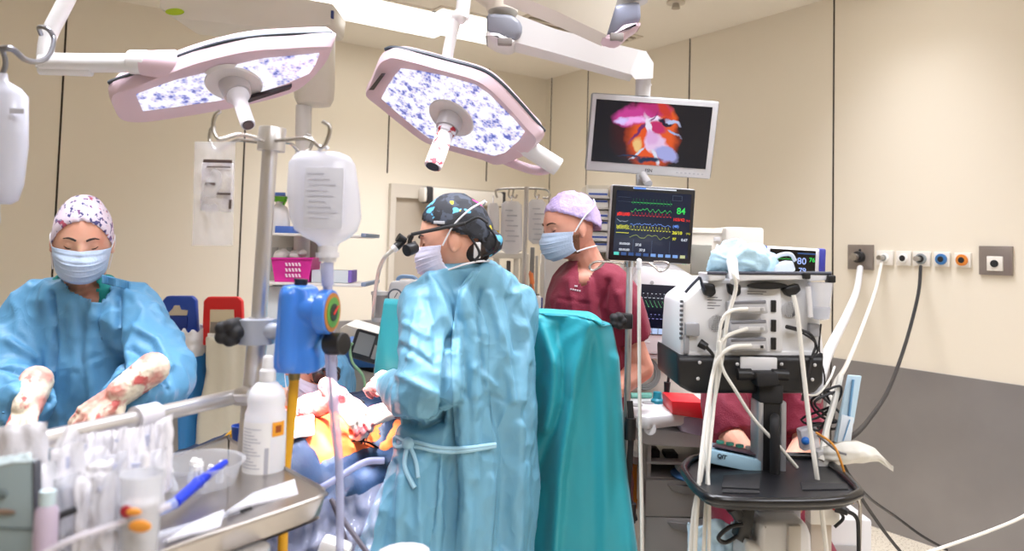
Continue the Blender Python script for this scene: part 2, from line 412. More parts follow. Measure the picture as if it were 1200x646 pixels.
# right head
cR = D(537, 125, 2.6)
nR = Vector((-.36, -.52, -.78)).normalized()
out = [(470, 57), (520, 70), (562, 82), (583, 95), (604, 116), (626, 141), (638, 155), (632, 167), (618, 178), (590, 187), (572, 181), (540, 172), (503, 160), (474, 139), (447, 117), (431, 103), (436, 90), (446, 66), (456, 58)]
lens = [(470, 80), (492, 83), (518, 88), (557, 99), (573, 110), (587, 124), (602, 139), (615, 154), (609, 163), (593, 177), (580, 181), (556, 175), (531, 169), (503, 160), (475, 138), (448, 114), (455, 100), (463, 88)]
lampR, Q = lamp_head('surgical_lamp', 'hexagonal surgical lamp with blood-marked white handle, hanging above the surgeon', cR, nR, out, lens, .075, (529, 138), .093,
    ([(.001, .03), (.033, .03), (.034, .07), (.03, .075), (.031, .2), (.029, .212), (.001, .212)], (D(508, 190, 2.52) - D(528, 138, 2.6)).normalized()),
    [(452, 58), (462, 56), (490, 61), (520, 69), (562, 81), (583, 94), (604, 115), (626, 140), (638, 154)], .62, [(434, 103), (447, 86), (452, 86), (440, 103)], m_blood, TGT, 900)
fk = MB(); fk.tube([Q((610, 168), .03), Q((632, 182), .03), Q((654, 196), .03)], .034, 16, 4); fk.build('arm_socket', WHITE, lampR)
fk = MB(); fk.tube([Q((580, 182), .03), Q((603, 192), .03), Q((630, 200), .03), Q((650, 196), .03)], .018, 12, 6); fk.build('grab_bar', PINKW, lampR)
# upright suspension of the right head
s = MB(); s.tube([D(523, 74, 2.62), D(529, 42, 2.62), D(536, 18, 2.62)], .020, 14, 4); s.tube([D(541, 22, 2.62), D(544, -6, 2.63), D(545, -60, 2.65)], .025, 14, 3)
s.sph(D(538, 20, 2.62), .028); s.build('suspension_arm', WHITE, lampR)
p = D(545, -60, 2.65); MB().cyl(p, Vector((p.x, p.y, CEIL)), .03).build('ceiling_tube', WHITE, lampR)
# left head
cL = D(262, 95, 2.15)
nL = Vector((.16, -.40, -.90)).normalized()
out = [(128, 99), (158, 87), (196, 72), (235, 58), (290, 45), (340, 41), (388, 39), (393, 43), (386, 60), (362, 86), (340, 98), (300, 109), (257, 118), (210, 126), (166, 132), (142, 130), (132, 120)]
lens = [(160, 110), (187, 100), (208, 93), (233, 87), (270, 77), (310, 68), (345, 65), (374, 62), (369, 74), (362, 84), (335, 96), (300, 107), (260, 115), (212, 122), (168, 128)]
lampL, Q = lamp_head('surgical_lamp', 'surgical lamp nearest the left wall with white handle and glowing control buttons', cL, nL, out, lens, .075, (274, 98), .085,
    ([(.001, .03), (.030, .03), (.031, .06), (.021, .075), (.02, .17), (.019, .178), (.001, .178)], (D(293, 153, 2.05) - D(274, 98, 2.15)).normalized()),
    [(128, 97), (158, 86), (200, 70), (250, 53), (293, 44), (340, 40), (390, 39)], .62, [(290, 117), (340, 101), (342, 98), (290, 112)], m_cover, TGT, 800)
cp = MB(); q = [Q(p, .058) + Vector((0, -.012, 0)) for p in ((213, 66), (254, 54), (256, 60), (215, 73))]; cp.prism(q, Vector((0, .02, .0)), .002); cpo = cp.build('control_panel', mat('panel_dark', '#333B45', .35), lampL)
for t in (.1, .3, .5, .72, .82):
    c = q[0].lerp(q[1], t).lerp(q[3].lerp(q[2], t), .5) + Vector((0, -.003, 0)); MB().sph(c, (.004, .002, .004)).build('button_light', mat('blue_led', '#9CC4FF', .3, emit=1.2), cpo)
a = MB(); a.tube([Q((205, 77), .045), Q((190, 76), .04), D(166, 74, 2.1)], [.046, .042, .034], 18, 3); a.build('arm_socket', PINKW, lampL)
a = MB(); a.cyl(D(152, 73, 2.1), D(175, 73, 2.1), .034, bev=.006); a.build('joint', WHITE, lampL)
a = MB(); a.tube([D(50, 73, 2.1), D(110, 74, 2.1), D(160, 74, 2.1)], .027, 16, 3); a.cyl(D(46, 82, 2.1), D(108, 84, 2.1), .014, bev=.004); a.tube([D(52, 80, 2.1), D(56, 45, 2.1), D(72, 12, 2.1), D(88, -20, 2.1)], .022, 14, 4)
p = D(88, -20, 2.1); a.cyl(p, Vector((p.x, p.y, CEIL)), .022); a.build('suspension_arm', WHITE, lampL)

# ------------------------------------------------------------------ ceiling pendant with shelves (left)
pd = 3.45
pen = thing('ceiling_pendant', 'beige ceiling pendant with boxy arm, column and shelves behind the left lamp', 'pendant', tuple(D(356, 60, pd)))
b_ = MB(); b_.prism(pp([(186, -10), (186, 9), (205, 22), (345, 36), (388, 29), (391, 4), (300, -12)], pd - .13), Vector((0, .26, 0)), .012); b_.build('boom_arm', mat('pendant_beige', '#D9D4CB', .4), pen)
MB().prism([D(205 + 11 * math.cos(t), 14 + 4 * math.sin(t), pd - .13) for t in np.linspace(0, 2 * PI, 20, False)], Vector((0, -.004, 0))).build('green_badge', mat('badge_green', '#A9C21E', .5), pen)
pbox(MB(), 387.5, 12, 390.5, 21, pd - .135, .02, .001).build('blue_marker', mat('navy_mark', '#2A3A78', .5), pen)
p0 = D(300, -8, pd); MB().cyl(p0, Vector((p0.x, p0.y, CEIL)), .14).build('ceiling_tube', MATS['pendant_beige'], pen)
MB().cyl(D(368, 38, pd), D(368, 26, pd), .088).build('bearing_ring', mat('bearing_cream', '#D8CDA6', .4), pen)
c = MB(); c.loft([[D(368, y, pd) + Vector((rx * math.cos(t) * (1 if abs(math.cos(t)) < .99 else 1), rx * math.sin(t), 0)) for t in np.linspace(0, 2 * PI, 28, False)] for y, rx in ((37, .09), (40, .096), (100, .094), (116, .088), (123, .075), (125, .04))]); c.build('column_head', MATS['pendant_beige'], pen)
MB().cyl(D(356, 124, pd), D(353, 345, pd), .036).build('column', WHITE, pen)
sm = mat('shelf_white', '#E6E2DC', .4)
for (y0, x0, x1) in ((274, 306, 424), (332, 304, 424), (226, 312, 345)):
    h = MB(); pbox(h, x0, y0, x1, y0 + 3.2, pd - .16, .32, .003); sh = h.build('shelf', sm, pen)
    if x1 > 400: pbox(MB(), x1 - 1, y0 - .6, x1 + 5, y0 + 4, pd - .17, .34, .003).build('end_cap', mat('cap_blue_grey', '#8195B0', .4), sh)
    else: pbox(MB(), x0 + 8, y0 - .5, x0 + 22, y0 + 3.5, pd - .165, .01, .001).build('end_cap', mat('cap_blue', '#46639E', .4), sh)
pbox(MB(), 308, 275, 372, 331, pd + .1, .05, .004).build('back_panel', mat('panel_grey', '#C6C2BC', .5), pen)
pbox(MB(), 308, 336, 332, 440, pd - .1, .2, .01).build('lower_housing', mat('housing_white', '#DADCDD', .4), pen)
for x in (318, 335, 352): pbox(MB(), x, 290, x + 7, 318, pd + .09, .012, .002).build('socket', GREY, pen)
# things on the pendant shelves
o = thing('spray_bottle', 'white spray bottle with bright green trigger on the pendant top shelf', 'bottle', tuple(D(326, 274, pd - .08)))
u = px(pd)
B = D(326, 274, pd - .08)
MB().lathe([(.001, 0), (12.5 * u, 0), (13 * u, 3 * u), (12.5 * u, 22 * u), (9 * u, 30 * u), (4 * u, 34 * u), (4 * u, 37 * u), (.001, 37 * u)], Matrix.Translation(B)).build('body', WHITE, o)
h = MB(); h.box(B + Vector((0, 0, 40 * u)), (13 * u, 8 * u, 7 * u), None, .004); h.box(B + Vector((7 * u, 0, 42 * u)), (8 * u, 6 * u, 4 * u), None, .003); h.box(B + Vector((6 * u, 0, 36 * u)), (2 * u, 4 * u, 8 * u), Matrix.Rotation(.4, 3, 'Y'), .002); h.build('trigger', mat('lime_green', '#6CC52F', .4), o)
o = MB(); pbox(o, 322, 265, 344, 273.8, pd - .15, .1, .003); tag(o.build('cardboard_box', mat('box_blue', '#4C72C4', .5), loc=D(333, 274, pd - .1)), 'small bright blue box in front of the spray bottle', 'box')
bk = thing('basket', 'pink slotted plastic basket on the lower pendant shelf', 'basket', tuple(D(343, 331.5, pd - .06)))
pk = mat('pink_plastic', '#D62E97', .4)
g_ = MB()
def bring(x0, x1, y, d0, d1): return [D(x0, y, d0), D(x1, y, d0), D(x1, y, d0) + Vector((0, d1, 0)), D(x0, y, d0) + Vector((0, d1, 0))]
g_.loft([bring(322, 361, 330.5, pd - .13, .15), bring(318, 366, 304, pd - .14, .17), bring(316.5, 367.5, 304, pd - .145, .18), bring(316.5, 367.5, 302, pd - .145, .18), bring(320, 364, 302, pd - .137, .164), bring(324, 359, 329, pd - .127, .144)]); g_.build('tub', pk, bk, False)
sl = MB()
for r_ in range(3):
    for k in range(5): sl.prism(pp([(334 + k * 3.8, 308 + r_ * 6.5), (336.2 + k * 3.8, 308 + r_ * 6.5), (337.6 + k * 3.8, 312 + r_ * 6.5), (335.4 + k * 3.8, 312 + r_ * 6.5)], pd - .1405 + r_ * .002), Vector((0, -.003, 0)))
sl.build('slots', mat('slot_pale', '#F0CFE2', .6), bk, False)
for i, (x, y, r_) in enumerate(((331, 298, 10), (346, 298, 8), (354, 295, 5))):
    q = MB().sph(D(x, y + 2, pd - .06), (r_ * u, .04, r_ * .8 * u)); q.displace(wrinkle(.004, (30, 30, 30), .002, (60, 60, 60), i)); tag(q.build('gauze_pack', PAPER, loc=D(x, 304, pd - .06)), ['larger white gauze bundle at the left in the pink basket', 'smaller white gauze bundle at the middle of the pink basket', 'narrow white pack sticking up at the right in the pink basket'][i], 'gauze')
o = thing('cardboard_box', 'pale grey carton with purple end beside the pink basket', 'box', tuple(D(388, 331.5, pd - .06)))
pbox(MB(), 365, 317, 408, 331.4, pd - .12, .12, .002).build('carton', mat('pale_carton', '#CDD5DA', .6), o)
pbox(MB(), 407.6, 317.2, 412, 331.4, pd - .12, .12, .002).build('end_panel', mat('purple_end', '#7A62B4', .5), o)

# ------------------------------------------------------------------ monitor boom
md = 3.3
bm_ = thing('monitor_boom', 'white articulated ceiling boom carrying the upper monitor', 'boom arm', tuple(D(755, 90, md)))
def joint(mbx, pts, d, th): mbx.prism(pp(pts, d - th / 2), Vector((0, th, 0)), .018); return mbx
m_sg = mat('slate_grey_cap', '#8E929E', .35)
a = MB(); a.loft([[D(x0, y0, d) + Vector((0, -h, 0)), D(x1, y1, d) + Vector((0, -h, 0)), D(x1, y1, d) + Vector((0, h, 0)), D(x0, y0, d) + Vector((0, h, 0))] for (x0, y0, x1, y1, d, h) in ((606, 24, 590, 52, 2.95, .075), (650, 40, 645, 66, 3.05, .07), (752, 64, 740, 92, 3.3, .06))]); a.build('spring_arm', WHITE, bm_, ang=30)
a = MB(); a.loft([[D(x, y, 3.3 + o_) for x, y in ((737, 84), (739, 68), (748, 59), (757, 60), (766, 74), (765, 92), (744, 93))] for o_ in (-.075, -.06, .06, .075)]); a.build('elbow', WHITE, bm_, ang=30)
a = MB(); a.cyl(D(754, 90, 3.3), D(753, 114, 3.3), .034); a.cyl(D(754, 99, 3.3), D(754, 101, 3.3), .036); a.build('drop_tube', WHITE, bm_)
a = MB(); joint(a, [(570, 18), (573, 14), (600, 16), (611, 24), (613, 36), (606, 46), (594, 44), (585, 39), (570, 38)], 2.95, .16); a.build('knuckle', m_sg, bm_, ang=50)
a = MB(); joint(a, [(570, 36), (585, 37), (594, 43), (606, 46), (600, 53), (588, 52), (574, 46), (569, 40)], 2.95, .17); a.build('knuckle_shell', WHITE, bm_, ang=50)
pbox(MB(), 583, 44, 600, 52, 2.85, .03, .004, 0).build('brake_cover', mat('brake_grey', '#8A8480', .4), bm_)
a = MB(); a.loft([[D(x, y, 2.95) + Vector((rx * math.cos(t), .08 * math.sin(t), 0)) for t in np.linspace(0, 2 * PI, 24, False)] for x, y, rx in ((589, 15, .06), (588, 8, .066), (575, -6, .09), (560, -25, .11))]); a.build('upper_socket', OFFW, bm_)
p = D(560, -25, 2.95); MB().cyl(p, Vector((p.x, p.y, CEIL)), .11).build('ceiling_tube', OFFW, bm_)
b2 = thing('monitor_boom', 'grey jointed ceiling boom arm to the right of the white one', 'boom arm', tuple(D(725, 25, 2.9)))
a = MB(); a.loft([[D(x0, y0, d) + Vector((0, -.08, 0)), D(x1, y1, d) + Vector((0, -.08, 0)), D(x1, y1, d) + Vector((0, .08, 0)), D(x0, y0, d) + Vector((0, .08, 0))] for (x0, y0, x1, y1, d) in ((625, -36, 590, -4, 2.6), (672, -6, 652, 22, 2.75), (720, 8, 708, 48, 2.9))]); a.build('horizontal_arm', OFFW, b2, ang=30)
a = MB(); joint(a, [(699, 26), (702, 18), (712, 9), (728, 3), (751, 0), (752, 24), (733, 28), (722, 40), (708, 42), (700, 36)], 2.9, .1); a.build('knuckle', mat('slate_dark', '#83879A', .35), b2, ang=50)
a = MB(); joint(a, [(752, 24), (751, 31), (740, 36), (733, 44), (724, 50), (712, 47), (703, 40), (710, 40), (721, 37), (731, 27)], 2.9, .11); a.build('knuckle_shell', PINKW, b2, ang=50)
pbox(MB(), 715, 38, 731, 47, 2.84, .03, .004).build('brake_cover', MATS['brake_grey'], b2)
p = D(738, 2, 2.9); MB().cyl(p, Vector((p.x, p.y, CEIL)), .07).build('ceiling_tube', WHITE, b2)

# ------------------------------------------------------------------ screens
def led(name, col, s=1.0): return mat('screen_' + name, (0, 0, 0), .3, emit=s, ecol=col)
G1, R1, B1, Y1, W1, C1, LB = led('green', '#3BE060'), led('red', '#FF3328'), led('blue', '#6FA0FF'), led('yellow', '#EFEF3A'), led('white', '#E8EEF8'), led('cyan', '#59D8C8'), led('bar_blue', '#7FA8E6')
NAVY = mat('screen_navy', '#0A1226', .15, emit=.25, ecol='#10264A'); BLK = mat('screen_black', '#060709', .12)
def screen_frame(tl, tr, br, bl, d):
    """local frame of an upright rectangle: x right, -y to the viewer, z up"""
    return None
def mon(name, label, ctr, wh, rot, th, bezel, face, face_m, bez, group=None, shell=None):
    w_, h_ = wh
    M = Matrix.Translation(ctr) @ rot.to_4x4()
    o = thing(name, label, 'monitor', tuple(ctr), group); R = rot
    T = lambda x, y, z: M @ Vector((x, y, z))
    a = MB(); a.box(T(0, th / 2, 0), (w_, th, h_), R, .012, 3); a.build('casing', shell or bezel, o)
    if shell: MB().box(T(0, .004, 0), (w_ * .985, .01, h_ * .985), R, .008, 3).build('bezel', bezel, o)
    x0, x1, z0, z1 = bez
    scr = MB().box(T((x0 + x1) / 2, -.002, (z0 + z1) / 2), (x1 - x0, .004, z1 - z0), R).build('screen', face_m, o, False)
    return o, scr, M, R
def wave(scr, M, m, x0, x1, z, amp, kind, n=12, lw=.0016, name='trace', y=-.0048):
    pts = []; N = 300 if kind == 'ecg' else 120
    for i in range(N + 1):
        t = i / N; ph = (t * n) % 1; x = x0 + (x1 - x0) * t
        if kind == 'ecg': v = math.exp(-((ph - .4) / .06) ** 2) - .5 * math.exp(-((ph - .5) / .06) ** 2) + .15 * math.exp(-((ph - .7) / .07) ** 2)
        elif kind == 'pulse': v = math.sin(min(ph * 1.6, 1) * PI) ** 2 if ph < .65 else .1
        elif kind == 'sq': v = 1 if .25 < ph < .65 else 0
        elif kind == 'saw': v = 1 - ph * 1.2 if ph < .8 else .1
        else: v = noise.noise(Vector((t * n, 3.3, z * 50)))
        pts.append(M @ Vector((x, y, z + amp * v)))
    up = (M.to_3x3() @ Vector((0, 0, 1)))
    t_ = MB()
    vs = [(t_.bm.verts.new(p - up * lw * .6), t_.bm.verts.new(p + up * lw * .6)) for p in pts]
    for i in range(N): t_.bm.faces.new((vs[i][0], vs[i + 1][0], vs[i + 1][1], vs[i][1]))
    return t_.build(name, m, scr, False)
def rect(scr, M, m, x0, z0, x1, z1, name='tile', y=-.0044):
    return MB().prism([M @ Vector(p) for p in ((x0, y, z0), (x1, y, z0), (x1, y, z1), (x0, y, z1))], M.to_3x3() @ Vector((0, .0006, 0))).build(name, m, scr, False)
def txt(scr, M, s, size, x, z, m, name='reading', y=-.0048, bold=0): return text(s, size, M @ Matrix.Translation((x, y, z)), m, scr, name, 'CENTER', .0002, bold)

# upper monitor: live picture
m_pic = mat('screen_picture', (0, 0, 0), .25, emit=1)
nt, b, tc = nodes(m_pic)
nz = nt.nodes.new('ShaderNodeTexNoise'); nz.inputs['Scale'].default_value = 16; nz.inputs['Detail'].default_value = 5
mu = md / F; CM = D(764, 160, md)
mapn = nt.nodes.new('ShaderNodeVectorMath'); mapn.operation = 'SCALE'; mapn.inputs['Scale'].default_value = 1 / mu
nt.links.new(tc.outputs['Object'], mapn.inputs[0]); nt.links.new(tc.outputs['Object'], nz.inputs['Vector'])
sep = nt.nodes.new('ShaderNodeSeparateXYZ'); wob = nt.nodes.new('ShaderNodeVectorMath'); wob.operation = 'MULTIPLY_ADD'
nt.links.new(nz.outputs['Color'], wob.inputs[0]); wob.inputs[1].default_value = (16, 16, 16); nt.links.new(mapn.outputs['Vector'], wob.inputs[2])
sub = nt.nodes.new('ShaderNodeVectorMath'); sub.operation = 'SUBTRACT'; nt.links.new(wob.outputs['Vector'], sub.inputs[0]); sub.inputs[1].default_value = (8, 8, 8)
nt.links.new(sub.outputs['Vector'], sep.inputs[0])
cur = None
def blob(cx, cz, rx, rz, ang, col, soft=.35):
    global cur
    def math_(op, a, b_=None, c_=None):
        n = nt.nodes.new('ShaderNodeMath'); n.operation = op
        for i, q in enumerate((a, b_, c_)):
            if q is None: continue
            if isinstance(q, (int, float)): n.inputs[i].default_value = q
            else: nt.links.new(q, n.inputs[i])
        return n.outputs[0]
    X = math_('SUBTRACT', sep.outputs['X'], cx); Z = math_('SUBTRACT', sep.outputs['Z'], cz); ca, sa = math.cos(ang), math.sin(ang)
    U = math_('MULTIPLY', math_('ADD', math_('MULTIPLY', X, ca), math_('MULTIPLY', Z, sa)), 1 / rx)
    V = math_('MULTIPLY', math_('SUBTRACT', math_('MULTIPLY', Z, ca), math_('MULTIPLY', X, sa)), 1 / rz)
    dd = math_('ADD', math_('MULTIPLY', U, U), math_('MULTIPLY', V, V))
    mr = nt.nodes.new('ShaderNodeMapRange'); mr.inputs['From Min'].default_value = 1 + soft; mr.inputs['From Max'].default_value = 1 - soft; nt.links.new(dd, mr.inputs['Value'])
    mx = nt.nodes.new('ShaderNodeMix'); mx.data_type = 'RGBA'; nt.links.new(mr.outputs['Result'], mx.inputs['Factor'])
    if cur: nt.links.new(cur, mx.inputs[6])
    else: mx.inputs[6].default_value = (.004, .005, .012, 1)
    mx.inputs[7].default_value = (*S(col), 1); cur = mx.outputs[2]
for a in ((-8, 2, 34, 30, 0, '#3E0A18', .7), (0, -4, 28, 32, .3, '#E2541E', .5), (14, 12, 14, 26, .2, '#E05A26', .4), (-2, 30, 22, 8, 0, '#B52A70', .5), (-24, 22, 22, 10, .1, '#C63C92', .5),
          (-20, 18, 13, 4.5, .15, '#F3A9EC', .6), (-36, 18, 8, 3.4, .2, '#D9C8FF', .7), (0, 19, 10, 4, 0, '#F2E4FF', .5), (4, 9, 12, 8, 0, '#C02C6A', .5), (15, 17, 9, 3.4, -.2, '#171433', .4), (-16, -10, 6, 9, .2, '#E9C07E', .5),
          (-12, 10, 22, 2, .8, '#6E2A68', .6), (12, 30, 5, 12, .5, '#C8342A', .6), (24, 16, 9, 1.6, -.35, '#B9C2E8', .5), (26, 4, 8, 1.5, -.5, '#9FB2DE', .5), (-14, -20, 12, 1.6, .75, '#C8D0E6', .4),
          (-4, 4, 3, 22, .22, '#E9E0F2', .4), (6, -8, 14, 9, -.5, '#E3C2E6', .35), (0, -1, 8, 6, -.5, '#D9A9DA', .5), (18, -20, 15, 9, -.5, '#A2A6DE', .35), (6, -24, 2, 10, .4, '#D7DDF0', .5), (-2, -27, 14, 3, 0, '#18294A', .6), (-24, -24, 14, 1, -.1, '#15325A', .6)):
    blob(*a)
nt.links.new(cur, b.inputs['Emission Color'])
Rm = Matrix.Rotation(.035, 3, 'Y') @ Matrix.Rotation(.07, 3, 'Z') @ Matrix.Rotation(-.2, 3, 'X')
Rm = Matrix.Rotation(.045, 3, 'Y') @ Matrix.Rotation(.22, 3, 'X')
o, scr, M, R = mon('surgical_monitor', 'upper monitor showing the red and orange live operation picture', CM, (150 * mu, 92 * mu), Rm, .05, mat('silver_bezel', '#D5D6DA', .35), None, m_pic, (-69 * mu, 67 * mu, -34 * mu, 39 * mu), shell=mat('silver_edge', '#8E9299', .4))
txt(scr, M, 'FSN', 5.2 * mu, 0, -40.5 * mu, mat('logo_grey', '#55575C', .5), 'lettering', -.002, .0004)
btn = MB()
for k in range(7): btn.box(M @ Vector(((34 + k * 5) * mu, -.001, -40.5 * mu)), (2.4 * mu, .002, 1.6 * mu), R)
btn.build('buttons', mat('button_pale', '#BDBFC6', .4), o)
n_ = MB(); n_.cyl(D(753, 119, md + .05), D(754, 135, md + .06), .03); n_.build('mount', WHITE, o)
MB().box(D(752, 211, md + .03), (.05, .02, .05), None, .003).build('lower_bracket', GREY, o)

# patient monitor
pm = 3.22; mu = pm / F
CM2 = D(764, 263.5, pm)
Rm = Matrix.Rotation(.03, 3, 'Y') @ Matrix.Rotation(.04, 3, 'Z') @ Matrix.Rotation(.08, 3, 'X')
o, scr, M, R = mon('patient_monitor', 'black framed patient monitor with coloured traces and a green 84', CM2, (99 * mu, 89 * mu), Rm, .06, BLACK, None, NAVY, (-44 * mu, 44 * mu, -37 * mu, 38 * mu), shell=mat('mon_shell', '#C9CBD0', .4))
def X(x): return (x - 764) * mu
def Z(y): return -(y - 263.5) * mu
rect(scr, M, W1, X(739), Z(222.5), X(790), Z(221), 'light_bar'); rect(scr, M, B1, X(740), Z(222.7), X(754), Z(220.8), 'light_bar', -.0052)
wave(scr, M, G1, X(738), X(786), Z(238.5), 5 * mu, 'ecg', 12); wave(scr, M, G1, X(738), X(786), Z(247), 4 * mu, 'noise', 14)
wave(scr, M, R1, X(738), X(786), Z(254), 4 * mu, 'pulse', 12); wave(scr, M, B1, X(738), X(786), Z(264), 3 * mu, 'noise', 20)
wave(scr, M, Y1, X(738), X(786), Z(271), 5 * mu, 'pulse', 13, .0022); wave(scr, M, led('olive', '#9FB04A'), X(738), X(786), Z(278), 4 * mu, 'noise', 9)
dim = mat('screen_line', (0, 0, 0), .3, emit=.35, ecol='#6E86A8')
for y in (233, 238): wave(scr, M, dim, X(722), X(737), Z(y), 0, 'noise', 2, .0008, 'rule')
for i in range(4):
    y = 251.5 + i * .9; wave(scr, M, R1, X(722), X(737), Z(y), 1.6 * mu, 'noise', 16 + i, .0022, 'red_block')
for i in range(4): wave(scr, M, Y1, X(722), X(737), Z(266.5 + i * 1.1), 1.6 * mu, 'noise', 12 + i, .0016, 'yellow_block')
wave(scr, M, Y1, X(722), X(737), Z(274.6), .5 * mu, 'noise', 12, .002, 'yellow_block'); wave(scr, M, W1, X(722), X(735), Z(260), -3 * mu, 'noise', 3, .0008, 'rule')
txt(scr, M, '84', 10.5 * mu, X(797), Z(246), G1, bold=.0006); txt(scr, M, '103/42', 5 * mu, X(795), Z(256), R1, bold=.0004); txt(scr, M, '(63)', 3 * mu, X(806), Z(256.5), R1)
txt(scr, M, '(48)', 4.4 * mu, X(792), Z(264), B1, bold=.0003); txt(scr, M, '26/10', 5.2 * mu, X(794), Z(271.5), Y1, bold=.0004); txt(scr, M, '(16)', 3 * mu, X(807), Z(271.5), Y1)
txt(scr, M, '97', 4.4 * mu, X(791), Z(279), Y1, bold=.0003); txt(scr, M, '0.67', 4.2 * mu, X(803), Z(279.5), W1, bold=.0003)
txt(scr, M, '00:00:00', 3.6 * mu, X(733), Z(287.5), W1, bold=.0002); txt(scr, M, '00:00:00', 3.6 * mu, X(733), Z(294.5), W1, bold=.0002); txt(scr, M, '37.0', 4 * mu, X(749), Z(288), W1, bold=.0003); txt(scr, M, '37.0', 4 * mu, X(754), Z(294), W1, bold=.0003)
for x in (743, 765, 786): rect(scr, M, dim, X(x), Z(297), X(x + .4), Z(282), 'rule')
for (a, c_) in (((786, 228, 786.4, 234), dim), ((786, 228, 797, 228.4), dim), ((786, 233.6, 797, 234), dim), ((797, 228, 797.4, 234), dim)): rect(scr, M, dim, X(a[0]), Z(a[3]), X(a[2]), Z(a[1]), 'rule')
for k in range(10): rect(scr, M, C1 if k == 0 else (LB if k < 9 else led('khaki', '#C8CE9A')) if k > 4 or k == 0 else led('bar_dim', '#35568F'), X(721 + k * 8.7), Z(301), X(727 + k * 8.7), Z(297.5), 'softkey')
for x in (803, 806): rect(scr, M, G1, X(x), Z(308), X(x + 1), Z(307.4), 'status_light', -.0052)
MB().cyl(D(760, 216, pm + .03), D(753, 205, pm + .09), .018).build('bracket', GREY, o)

# anaesthesia machine behind the drip pole
am = 3.15; mu = am / F
an = thing('anaesthesia_machine', 'white anaesthesia machine with tilted white screen housing behind the steel drip pole', 'medical machine', tuple(D(775, 420, am)))
MB().prism(pp([(744, 330), (752, 312), (800, 318), (812, 330), (812, 418), (744, 414)], am), Vector((0, .10, 0)), .012).build('screen_housing', WHITE, an, ang=45)
MB().prism(pp([(735, 322), (740, 309), (790, 309), (830, 336), (830, 350), (740, 335)], am + .1), Vector((0, .3, 0)), .01).build('hood', WHITE, an, ang=45)
M = Matrix.Translation(D(775, 364, am - .001)) @ Matrix.Rotation(.03, 4, 'Y')
def X(x): return (x - 775) * mu
def Z(y): return -(y - 364) * mu
scr = MB().box(M @ Vector((X(775.5), -.002, Z(363.5))), (50 * mu, .004, 58 * mu), M.to_3x3()).build('screen', mat('screen_dark', '#0B0D18', .15, emit=.2, ecol='#141a38'), an, False)
wave(scr, M, W1, X(751), X(780), Z(350), 5 * mu, 'sq', 6); wave(scr, M, led('mint', '#7FE79A'), X(751), X(780), Z(361), 8 * mu, 'saw', 6); wave(scr, M, led('lavender', '#A8A4F0'), X(751), X(780), Z(374), 5 * mu, 'sq', 6)
txt(scr, M, '22', 4 * mu, X(784), Z(350), W1); txt(scr, M, '6.3', 4.4 * mu, X(783.5), Z(361), G1, bold=.0003); txt(scr, M, '40', 4.6 * mu, X(784.5), Z(371), W1, bold=.0004); txt(scr, M, '18', 3.4 * mu, X(756), Z(381), W1); txt(scr, M, '1.0', 3.4 * mu, X(784), Z(380), Y1)
for k in range(8): rect(scr, M, LB, X(794), Z(343 + k * 5.6), X(800), Z(339 + k * 5.6), 'softkey')
for k in range(7): rect(scr, M, led('pale_key', '#B9CCF2'), X(751 + k * 7.1), Z(391.5), X(757.4 + k * 7.1), Z(385), 'softkey')
for x in (758, 774, 789): MB().box(D(x, 401, am), (6 * mu, .006, 2 * mu), None, .001).build('key', LGREY, an)
MB().cyl(D(806, 402, am - .01), D(806, 402, am + .01), .014).build('dial', mat('dial_red', '#B0564A', .4), an)
pbox(MB(), 740, 420, 815, 466, am + .15, .3, .01).build('lower_body', OFFW, an)
pbox(MB(), 735, 416, 815, 421, am + .02, .1, .004).build('rail', LGREY, an)
MB().cyl(D(764, 331.5, am - .004), D(764, 331.5, am + .004), .008).build('lens_mark', GREY, an)
cb = MB()
for k in range(3): cb.tube(circ(D(756, 438, am + .1), .065 - k * .008, (.2, -1, .1), 24), .006, 8, 1, True)
tag(cb.build('coiled_hose', mat('grey_hose', '#8D9290', .4), loc=D(756, 452, am + .1)), 'coiled grey breathing hose hanging below the anaesthesia screen', 'hose')
c = MB(); c.tube(pp([(786, 405), (785, 430), (782, 455)], am - .03), .006); c.cyl(D(782, 448, am - .03), D(781, 466, am - .03), .014, .01); tag(c.build('cable_plug', BCABLE, loc=D(782, 455, am - .03)), 'black cable with plug hanging below the anaesthesia screen', 'cable')
# large white cabinet behind
cd = 3.75
o = thing('equipment_cabinet', 'large white cabinet with grey glass door beside the patient monitor', 'cabinet', tuple(D(850, 330, cd)))
pbox(MB(), 808, 268, 850, 470, cd, .4, .012).build('left_housing', OFFW, o); pbox(MB(), 849, 267, 895, 470, cd - .06, .45, .016).build('right_housing', mat('cab_white', '#DDD9D2', .4), o)
pbox(MB(), 810, 287, 834, 322, cd - .01, .02, .004).build('glass_door', mat('smoked_glass', '#9A9A92', .15), o); pbox(MB(), 837, 278, 844, 283, cd - .008, .01, .001).build('sticker', WHITE, o)
pbox(MB(), 812, 273, 848, 274, cd - .006, .01, 0).build('groove', mat('groove', '#B8B3AB', .5), o)
MB().box(Vector((D(850, 470, cd).x, cd + .15, D(850, 470, cd).z / 2)), (.3, .3, D(850, 470, cd).z), None, .01).build('plinth', OFFW, o)
